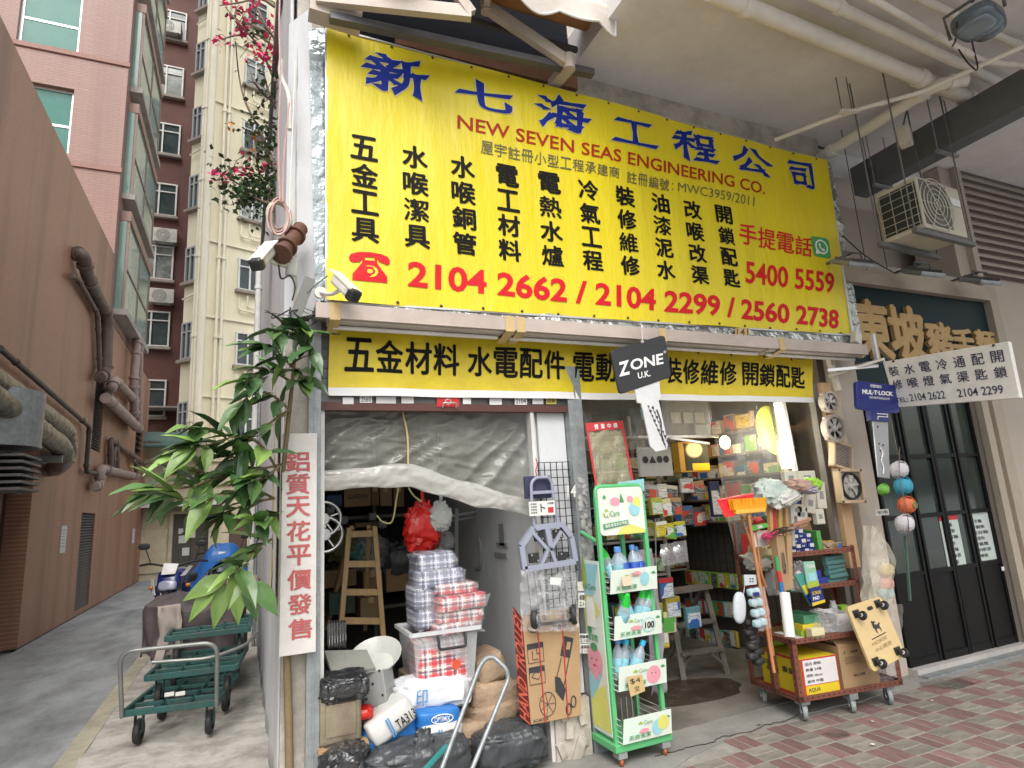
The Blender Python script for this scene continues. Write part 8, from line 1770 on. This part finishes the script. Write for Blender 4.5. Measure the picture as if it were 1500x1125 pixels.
for r in range(5):
 for c in range(4):
  x0=.34+.062*c;z=1.067+.037*r
  if(r,c)in((4,3),):continue
  o,F,L_,T=rbox(x0,x0+.058,.30+.02*r*.4,.42,z,.034,MATS['deep_blue_plastic']if 0 else mat('navy_small_box',(.015,.04,.20),.4,var=.2),f'navy bulb box, {ORD[c]} from the left in the {("bottom","second","third","fourth","top")[r]} layer of the pile',rz=ru(-3,3),grp='navy bulb boxes on the top rack shelf')
  if(r+c)%2==0:G().poly(onF(F,.3,.1,.95,.9)[::-1]).build('white_label',m_ow,o)
  else:g=G();put(g,'led',onF(F,.1,.3,.5,.7,.002),.02);g.build('printing',m_wprint,o)
o,F,L_,T=rbox(.12,.32,.26,.42,1.067,.11,m_card,'open cardboard tray of green tubes on the top rack shelf',open_=True)
for i in range(5):g=G();p=R_(.15+.036*i,.32,1.075);g.lathe([(0,0),(.015,0),(.015,.12),(.009,.14),(.009,.155),(0,.155)],p,n=12);tag(g.build('glue_tube',(mat('pale_green_tube',(.30,.48,.28),.4),m_ow)[i%2]if i else m_redprint),['red-capped','white','pale green','second white','second pale green'][i]+' glue tube in the open tray','tube','glue tubes in the tray')
rbox(.60,.64,.28,.42,1.067,.16,mat('green_slim_box',(.08,.30,.07),.4),'slim green box at the right of the navy bulb boxes')
g=G();a=R_(.38,.44,1.25);g.poly([R_(.36,.40,1.27),R_(.72,.46,1.22),R_(.74,.50,1.33),R_(.42,.46,1.36)]);tag(g.build('cardboard_flap',m_card,solid=.004),'open brown cardboard flap behind the navy boxes','cardboard')
g=G();g.blob(R_(.72,.34,1.10),(.16,.14,.07),p=.7,noise=.3,seed=61,fold=.4);tag(g.build('paper_scrap',m_kraft),'crumpled brown paper scrap at the right end of the top shelf','paper')
for i,(x_,z_,c_)in enumerate(((.05,1.12,(.5,.42,.2)),(.12,1.2,(.5,.2,.2)),(.0,1.05,(.55,.55,.5)))):g=G();g.blob(R_(x_-.02,.22,z_),(.2,.16,.13),p=.7,noise=.2,seed=70+i,fold=.4);tag(g.build('goods_bag',mat('goods_bag_%d'%i if 0 else('amber_bag','rose_bag','milky_bag')[i],c_,.3,bump=.6,bs=12,alpha=.85)),['amber clear bag','rose tinted bag','milky clear bag'][i]+' at the left of the top rack shelf','bag')
for i,(q,mt,lab,n_)in enumerate((((1108,702,1150,742),mat('mint_net_bag',(.52,.62,.56),.4,var=.3,vs=20,bump=.8,bs=20,alpha=.9),'large pale mint bag hanging above the rack',81),((1124,715,1168,742),mat('white_net_bag',(.60,.60,.56),.4,var=.3,bump=.8,bs=20,alpha=.9),'white bag with green cap overlapping the mint bag',82),
      ((1175,700,1193,720),mat('lime_bag',(.28,.55,.05),.4),'bright lime bag top at the right of the hanging bags',83),((1150,702,1178,720),mat('pinkish_bag',(.48,.32,.26),.5,bump=.6),'pinkish wrapped bundle between the bags',84),((1168,712,1184,724),mat('lilac_bag',(.38,.34,.42),.5,bump=.6),'lilac wrapped bundle beside the lime bag',85))):
 x0,x1,z0,z1=fb(*q,3.50-.01*i);g=G();g.blob(((x0+x1)/2,3.50-.02*i,(z0+z1)/2),(x1-x0,.16,z1-z0),(0,-18 if i==1 else 8,0),p=.75,noise=.14,seed=n_,fold=.35,nu=34,nv=22);tag(g.build('hanging_bag',mt),lab,'bag')
for i,q in enumerate(((1147,690,1165,710),(1167,690,1192,708),(1158,738,1172,757),(1177,722,1192,752),(1194,706,1207,745),(1165,742,1180,765),(1193,745,1205,768))):
 x0,x1,z0,z1=fb(*q,3.60);T=Matrix.Translation(((x0+x1)/2,3.60,(z0+z1)/2))@Euler((0,rad((0,0,8,14,4,10,0)[i]),0)).to_matrix().to_4x4();w_,h_=(x1-x0)/2,(z1-z0)/2
 o=thing('electrical_fitting',['left white boxed fitting under the lit tube','right white boxed fitting under the lit tube','small white socket box above the kraft boxes','long grey-white junction strip tilted right','white switch box beside the wooden post','second white socket box behind the red stick','pale fitting low by the wooden post'][i],'fitting',((x0+x1)/2,3.6,z0))
 G().box(-w_,w_,-.02,.02,-h_,h_,T).build('case',m_offw,o,bevel=.004);g=G();g.box(-w_*.4,w_*.4,-.023,-.0205,-h_*.3,h_*.3,T);g.build('socket',m_greyp,o)
for i,(x_,c_,nm)in enumerate(((1132,(.42,.03,.03),'red'),(1140,(.45,.30,.08),'tan'),(1150,(.42,.25,.10),'brown'),(1127,(.48,.24,.10),'orange wooden'),(1158,(.4,.4,.36),'grey'))):
 g=G();g.bar(W(x_,742,3.52),W(x_+3,800,3.50),.03);tag(g.build('upright_stick',mat(nm+'_stick',c_,.5,bump=.05)),nm+' upright stick behind the kraft boxes','stick')
g=G();g.bar(W(1160,770,3.4),W(1186,760,3.4),.03,.02);g.bar(W(1160,776,3.4),W(1182,768,3.4),.012);tag(g.build('copper_packet',mat('copper_foil',(.45,.22,.14),.3,.4)),'shiny copper-coloured packet lying above the tray of tubes','packet')
for i in range(18):
 a=W(1142+ru(-4,14),780+ru(-3,2),3.3)
g=G()
for i in range(22):a=W(1147,779,3.28);g.tube(spl([a,a+Vector((ru(-.06,.08),ru(-.03,.03),ru(-.0,.035))),a+Vector((ru(-.12,.14),ru(-.05,.05),ru(-.03,.03)))],4),.003,4)
tag(g.build('brown_straps',m_dkdoor),'bunch of dark brown straps over the kraft boxes','straps')
card([(1100,770),(1123,766),(1127,772),(1103,778)],3.38,mat('green_pack',(.10,.42,.06),.35),'green and white small pack above the brooms',((m_ow,.35,.2,.65,.8),))
card([(1104,780),(1122,778),(1124,800),(1106,802)],3.42,m_ow,'white flat pack beside the broom handles')
hbag(1117,778,1136,790,3.36,mat('hot_pink_bag',(.6,.06,.16),.4,bump=.5),'small hot pink bag above the white flat pack',91,neck=False)
m_hand=mat('orange_wood_handle',(.50,.22,.10),.5,var=.15,vs=4,stretch=(6,6,1),bump=.05)
br=thing('yellow_broom','upside-down broom with bright yellow-orange bristles leaning on the rack','broom',W(1136,985,3.35))
a,b=W(1096,752,3.30),W(1134,985,3.36)
G().cyl(a,b,.0115,n=12).build('handle',m_hand,br)
hq=[W(1072,741,3.30),W(1119,738,3.30)];d=(hq[1]-hq[0])
g=G()
for k in range(60):
 for r in range(3):
  p=hq[0]+d*(k/59)+Vector((0,-.018+.018*r,-.03));g.bar(p,p+Vector((ru(-.004,.004),ru(-.004,.004),.075)),.004)
g.build('bristles',mat('orange_bristle',(.85,.36,.01),.5,bump=0),br,kind='stuff')
g=G();g.bar(hq[0]+Vector((.012,0,-.045)),hq[1]+Vector((-.012,0,-.04)),.05,.03);g.build('head',mat('amber_head',(.75,.42,.06),.4,bump=0),br,bevel=.006)
dp=thing('red_dustpan','long-handled red dustpan hung upside down with the yellow broom','dustpan',W(1080,760,3.40))
q=[W(1051,734,3.36),W(1103,724,3.36),W(1103,748,3.30),W(1062,758,3.30)];g=G();g.add(q+[W(1058,748,3.46),W(1100,744,3.46)],[(0,1,2,3),(3,2,5,4),(0,3,4),(1,5,2)]);g.build('pan',mat('dustpan_red',(.62,.02,.03),.35,bump=.02),dp,solid=.006)
g=G();g.bar(q[0]+Vector((0,0,.005)),q[1]+Vector((0,0,.005)),.02,.012);g.build('lip',mat('dustpan_pink',(.70,.10,.12),.35,bump=0),dp)
G().cyl(W(1086,756,3.38),W(1122,860,3.42),.0095,n=10).build('handle',m_hand,dp)
for i,(a,b)in enumerate((((1094,756),(1126,900)),((1105,770),(1133,960)))):tag((lambda g:(g.cyl(W(*a,3.42),W(*b,3.46),.009,n=10),g.build('broom_handle',m_hand))[1])(G()),['thin wooden broom handle left of the yellow broom handle','thin wooden broom handle just behind the yellow broom'][i],'broom handle')
card([(1091,842),(1108,842),(1109,856),(1092,858)],3.34,mat('pale_header',(.50,.54,.58),.5),'pale header card with little marks above the sponge pack',(),(('::',.3,.3,.7,.7,m_ink),))
o=thing('sponge_pack','clear pack of pale blue sponges hanging from the rack corner','packet',W(1118,926,3.32))
Pk=[W(1096,860,3.33),W(1117,858,3.33),W(1127,918,3.33),W(1108,925,3.33)]
g=G();
for k in range(4):
 for c_ in range(2):p=bil(Pk,.28+.44*c_,.14+.24*k);g.blob(p+Vector((0,.02,0)),(.055,.05,.05),p=.6,noise=.05,seed=k)
g.build('sponge',mat('sponge_blue',(.30,.48,.55),.9,bump=.5,bs=80,c2=(.5,.6,.62)),o);g=G();g.grid(lambda u,v:bil(Pk,u,v)+Vector((0,-.02-.02*NZ.noise(Vector((u*4,v*6,3))),0)),12,20);g.build('clear_pack',m_clear,o)
g=G();g.poly([p+Vector((0,-.025,0))for p in subq(Pk,.05,.12,.5,.2)][::-1]);g.build('printing',m_lblue,o)
g=G();g.blob(W(1083,890,3.33),(.10,.05,.20),(0,10,0),p=.8,noise=.05,seed=2);g.tube(spl([W(1089,872,3.33),W(1091,855,3.33),W(1090,842,3.33)]),.002,4);tag(g.build('white_net_ball',mat('pale_plastic_ball',(.55,.60,.64),.3,bump=.3,alpha=.9)),'pale teardrop-shaped bag left of the sponge pack','bag')
g=G()
for k in range(10):g.blob(W(1098+ru(-4,6)+k*.9,905+k*7,3.42),(.09,.07,.05),(0,ru(-15,15),0),p=.7,noise=.1,seed=k)
tag(g.build('black_hose_bundle',m_black),'bundle of black plastic fittings hanging behind the sponge pack','fittings')
# ================================================================== FANS ON THE WOODEN POST
m_post=mat('light_wood_post',(.50,.33,.18),.7,var=.2,vs=3,bump=.1,stretch=(5,5,.6))
o=thing('wooden_post','light wooden board post carrying the four ventilating fans','post',(4.62,3.66,0));G().box(4.56,4.68,3.64,3.70,.9,2.45).build('board',m_post,o);G().box(4.50,4.555,3.68,3.74,.6,2.45).build('batten',m_oldwood,o)
m_fanc=mat('fan_cream',(.47,.40,.34),.5,dirt=.3,var=.1);m_fanb=mat('fan_blade',(.50,.48,.45),.45,bump=0);m_mesh=mat('fan_dark',(.035,.033,.03),.7)
def fan(c,r,label,square=False,mesh=False,rot=0,nb_=6,tilt=0):
 c=Vector(c);o=thing('ventilating_fan',label,'fan',c+Vector((0,0,-r)),group='ventilating fans on the wooden post');ax=Vector((0,-1,0))
 if square:
  T=Matrix.Translation(c)@Matrix.Rotation(rad(rot),4,'Y');s=r*1.12;g=G()
  for a in range(4):g.box(-s,s,-.03,.03,s*.82,s,T@Matrix.Rotation(a*pi/2,4,'Y'))
  g.build('frame',mat('fan_frame_wood',(.56,.42,.27),.6),o,bevel=.004)
  g=G();g.box(-s*.82,s*.82,.0,.01,-s*.82,s*.82,T);g.build('back',m_fanb if not mesh else m_mesh,o)
 if mesh:
  T=Matrix.Translation(c)@Matrix.Rotation(rad(rot),4,'Y');g=G()
  for k in range(15):x=-s*.8+s*1.6*k/14;g.bar(T@Vector((-s*.8,-.022,x)),T@Vector((s*.8,-.022,x)),.005)
  g.build('grille',m_fanc,o)
  return o
 g=G();g.lathe([(r*.80,-.03),(r*.9,-.038),(r*(.88 if square else 1),-.02),(r*(.88 if square else 1),.03),(r*.8,.03),(r*.80,-.03)],c,n=36,axis=ax);g.build('ring',m_fanc if not square else m_mesh,o)
 g=G();g.lathe([(0,.02),(r*.8,.02),(r*.8,.024),(0,.024)],c+Vector((0,.0,0)),n=30,axis=(0,1,0));g.build('dark_back',m_mesh,o)
 for k in range(nb_):
  a0=2*pi*k/nb_+tilt;g=G();vs=[]
  for t,rr_ in((0,.24),(.5,.5),(1,.76)):
   hw=.20+.10*t
   for s_ in(-1,1):a=a0+s_*hw*(1 if t else 1.4)+.12*t;vs.append(c+Vector((r*rr_*cos(a),-.012+.005*s_,r*rr_*sin(a))))
  g.add(vs,[(0,1,3,2),(2,3,5,4)]);g.build('blade',m_fanb,o,solid=.003)
 g=G();g.lathe([(0,-.03),(r*.16,-.028),(r*.24,-.01),(r*.24,.015),(0,.015)],c,n=20,axis=(0,1,0));g.v=[Vector((v.x,2*c.y-v.y if 0 else v.y,v.z))for v in g.v];g.build('hub',m_fanb,o)
 if not square:g=G();[g.cyl(c+Vector((r*1.02*cos(a),-.01,r*1.02*sin(a))),c+Vector((r*1.02*cos(a),.02,r*1.02*sin(a))),.014,n=8)for a in(.8,2.3,3.9,5.4)];g.build('lug',m_fanc,o)
 return o
fan(W(1214,589,3.56),.090,'smallest round ventilating fan, topmost on the wooden post')
fan(W(1221,628,3.55),.118,'larger round ventilating fan below the smallest one',tilt=.3)
fan(W(1232,668,3.58),.10,'square ventilating fan with a closed brown grille, tilted',square=True,mesh=True,rot=14)
fan(W(1244,712,3.55),.125,'lowest square ventilating fan with open blades',square=True,rot=2,nb_=6,tilt=.2)
for i,(px,py,r,c_,lab)in enumerate(((1317,688,.066,(.60,.58,.62),'white twine ball, topmost of the hanging string of balls'),(1323,712,.068,(.03,.30,.45),'blue twine ball under the top white one'),(1328,740,.066,(.62,.14,.05),'orange twine ball with a green ring label'),(1325,767,.068,(.62,.60,.62),'lowest white twine ball of the string'),(1294,717,.042,(.14,.40,.05),'small green twine ball beside the blue one'))):
 c=W(px,py,3.2);nm=('white_twine','blue_twine','orange_twine','white_twine','green_twine')[i];mt=mat(nm,c_,.45,var=.3,vs=20,bump=.6,bs=60,stretch=(1,1,4))
 o=thing('twine_ball',lab,'twine',c-Vector((0,0,r*.8)),group='hanging twine balls');g=G();g.lathe([(.012,-r*.72),(r*.6,-r*.78),(r*.93,-r*.45),(r,0),(r*.93,r*.45),(r*.6,r*.78),(.012,r*.72)],c,n=28,axis=(.15,-.1,1));g.build('ball',mt,o)
 g=G()
 for k in range(7):a=k*.45;e=Vector((cos(a),sin(a)*.4,.25*sin(a*2))).normalized();f_=Vector((0,0,1));g.tube([c+(e*cos(t*pi/12)+f_*sin(t*pi/12))*r*.99 for t in range(24)],.0022,4,closed=True)
 g.build('strands',mt,o)
 if i==2:g=G().use(m_pg);g.tube([c+Vector((.022*cos(a*pi/8),-r-.003,.022*sin(a*pi/8)))for a in range(16)],.004,5,closed=True);g.build('ring_label',None,o)
g=G();g.tube(spl([W(1318,655,3.2),W(1318,700,3.13),W(1330,760,3.13),W(1330,800,3.2)]),.003,5);g.tube(spl([W(1296,560,3.3),W(1310,640,3.25),W(1318,672,3.2)]),.003,5);tag(g.build('hanging_string',m_rustpipe),'thin string carrying the row of twine balls','string')
g=G();g.bar(W(1326,785,3.25),W(1333,880,3.3),.016);tag(g.build('green_rod',mat('green_rod_paint',(.06,.12,.09),.5)),'dark green rod hanging below the lowest white twine ball','rod')
def tallbag(u,v):
 x=W(1277+(8+28*min(1,v*2.2)*(1-.15*v))*1.0*u-3*v+12*v*u*.2,770+112*v,3.32);return x+Vector((0,-.06*sin(pi*u)*min(1,v*2)+.03*NZ.noise(Vector((u*4,v*6,5))),0))
g=G();g.grid(tallbag,30,50);g.grid(lambda u,v:tallbag(u,v)+Vector((0,.07,0)),20,20);tag(g.build('long_clear_bag',mat('milky_bag_plastic',(.60,.56,.46),.25,var=.2,vs=4,bump=.8,bs=8,bd=.04,alpha=.26,aglaze=.3)),'long milky plastic bag hanging at the right end of the rack','bag')
for i,(py,c_,lab)in enumerate(((835,(.6,.5,.25),'yellowish bundle inside the long milky bag'),(856,(.6,.28,.25),'pink bundle inside the long milky bag'),(868,(.3,.42,.45),'pale blue bundle inside the long milky bag'))):g=G();g.blob(W(1297,py,3.33),(.16,.08,.10),p=.8,noise=.15,seed=i);tag(g.build('soft_bundle',mat(('cream_bundle','rose_bundle','sky_bundle')[i],c_,.6)),lab,'bundle')
g=G();g.grid(lambda u,v:W(1302+20*u,885+70*v,3.42)+Vector((0,.03*NZ.noise(Vector((u*3,v*4,0))),0)),10,20);tag(g.build('loose_film',m_film2),'loose film hanging below the long milky bag','plastic sheet')
g=G();g.bar(Vector((4.62,3.60,WQ[0].z-.06)),Vector((XW,3.25,WQ[0].z+.02)),.03,.02);g.bar(W(1213,520,3.6),W(1228,572,3.6),.04);tag(g.build('sign_arm',m_offw),'pale metal arm linking the lamp ledge and the projecting sign','bracket')
x0,x1,z0,z1=fb(1283,746,1302,755,3.45);g=G().use(m_paper);g.box(x0,x1,3.45,3.452,z0,z1);g.use(m_ink);put(g,'午市',[Vector((x0+.01,3.448,z1-.01)),Vector((x1-.01,3.448,z1-.01)),Vector((x1-.01,3.448,z0+.01)),Vector((x0+.01,3.448,z0+.01))],.01);tag(g.build('small_card',None),'little white price card left of the twine balls','card')
st=G();c=WZ(1030,1022,.012);V_=[]
for k in range(40):a=2*pi*k/40;r=1+.16*NZ.noise(Vector((cos(a)*2,sin(a)*2,3)))+.06*NZ.noise(Vector((cos(a)*7,sin(a)*7,1)));V_.append(Vector((c.x+.50*r*cos(a),c.y+.20+.30*r*sin(a),.0135)))
st.poly(V_);struct(st.build('wet_patch',mat('wet_brown_patch',(.055,.042,.026),.35,var=.5,vs=5,bump=.25,bs=25,alpha=.45,aglaze=.5)))
mix=[('lime',(.25,.45,.04)),('sky',(.2,.4,.5)),('scarlet',(.5,.03,.03)),('ivory',(.6,.57,.48)),('amber',(.55,.32,.03)),('pine green',(.03,.16,.08)),('charcoal',(.04,.04,.05)),('silver',(.4,.41,.42))]
def loose(xs,y,z,who,n,hm=.14):
 for k in range(n):
  nm,c=mix[random.randrange(8)];x=xs[0]+(xs[1]-xs[0])*(k+.5)/n;w_=(xs[1]-xs[0])/n*.8;h_=ru(.05,hm);mt=mat('stock_'+nm.replace(' ','_'),c,.45,var=.3,vs=15,rndv=.25);r=rnd();lab=f'{nm} {("carton","tub","pouch")[0 if r<.4 else 1 if r<.65 else 2]}, {ORD[k]} from the left {who}'
  c_=R_(x,y+ru(-.02,.03),z)
  if r<.4:g=G().use(mt);g.cb(c_+Vector((0,0,h_/2)),(w_,.09,h_),(0,ru(-6,6),math.degrees(rang)+ru(-15,15)));g.use(pm[k%5]);g.cb(c_+Vector((0,-.047,h_*.5)),(w_*.8,.003,h_*.8),(0,0,math.degrees(rang)))
  elif r<.65:g=G().use(mt);g.lathe([(0,0),(w_*.42,0),(w_*.42,h_*.8),(w_*.3,h_*.86),(w_*.3,h_),(0,h_)],c_,n=16);g.use(pm[(k+2)%5]);g.lathe([(w_*.425,h_*.15),(w_*.425,h_*.7)],c_,n=16)
  else:g=G().use(mt);g.blob(c_+Vector((0,0,h_*.45)),(w_*1.3,.11,h_),(ru(-15,15),ru(-20,20),0),p=.6,noise=.12,seed=k+int(z*90),fold=.2)
  tag(g.build('rack_stock',None),lab,'goods','loose stock on the rack')
loose((.02,.30),.18,.815,'on the left of the third rack shelf',4,.2);loose((.30,.62),.38,.522,'at the back of the second rack shelf',4,.24);loose((.62,.88),.28,.522,'on the right of the second rack shelf',3,.18)
loose((.0,.28),.36,1.067,'at the back left of the top rack shelf',4,.2);loose((.10,.62),.47,1.27,'heaped above the navy boxes',6,.12);loose((.64,.86),.34,1.067,'at the right end of the top rack shelf',3,.09)
loose((.12,.60),.38,.41,'lying on the bottom shelf cartons',5,.07)
for i,(px,py,r,lab)in enumerate(((1385,1000,.5,''),(1225,1075,.2,''),(930,1100,.35,''))):
 c=WZ(px,py,-.012 if px<400 else.0);V_=[]
 for k in range(36):a=2*pi*k/36;q=1+.35*NZ.noise(Vector((cos(a)*1.5,sin(a)*1.5,i*3.)))+.15*NZ.noise(Vector((cos(a)*6,sin(a)*6,i)));V_.append(Vector((c.x+r*.45*q*cos(a),c.y+r*(1.6 if px<400 else.3)*q*sin(a),(-.0185 if px<400 else.0035)+.0004*i)))
 if px<400:V_=[Vector((min(v.x,-1.2),v.y,v.z))for v in V_]
 struct(G().poly(V_).build('ground_stain',mat('stain_film',(.06,.055,.05),.6,var=.6,vs=4,bump=0,alpha=.05,aglaze=.5)))
for i in range(14):
 p=WZ(random.choice((1380,1420,1450,1480,1300,1010,940,1200,1100))+ru(-25,25),1010+ru(-25,100),0)
 if p.y>3.6 or p.y<2.4:continue
 g=G();n=7;r=ru(.006,.018);g.poly([(p.x+r*ru(.5,1.4)*cos(2*pi*k/n),p.y+r*ru(.5,1.2)*sin(2*pi*k/n),.012+ru(0,.003))for k in range(n)]);tag(g.build('litter',m_paper if i%2 else m_kraft),'tiny scrap of paper litter on the paving before the shops','litter','paper scraps on the paving')
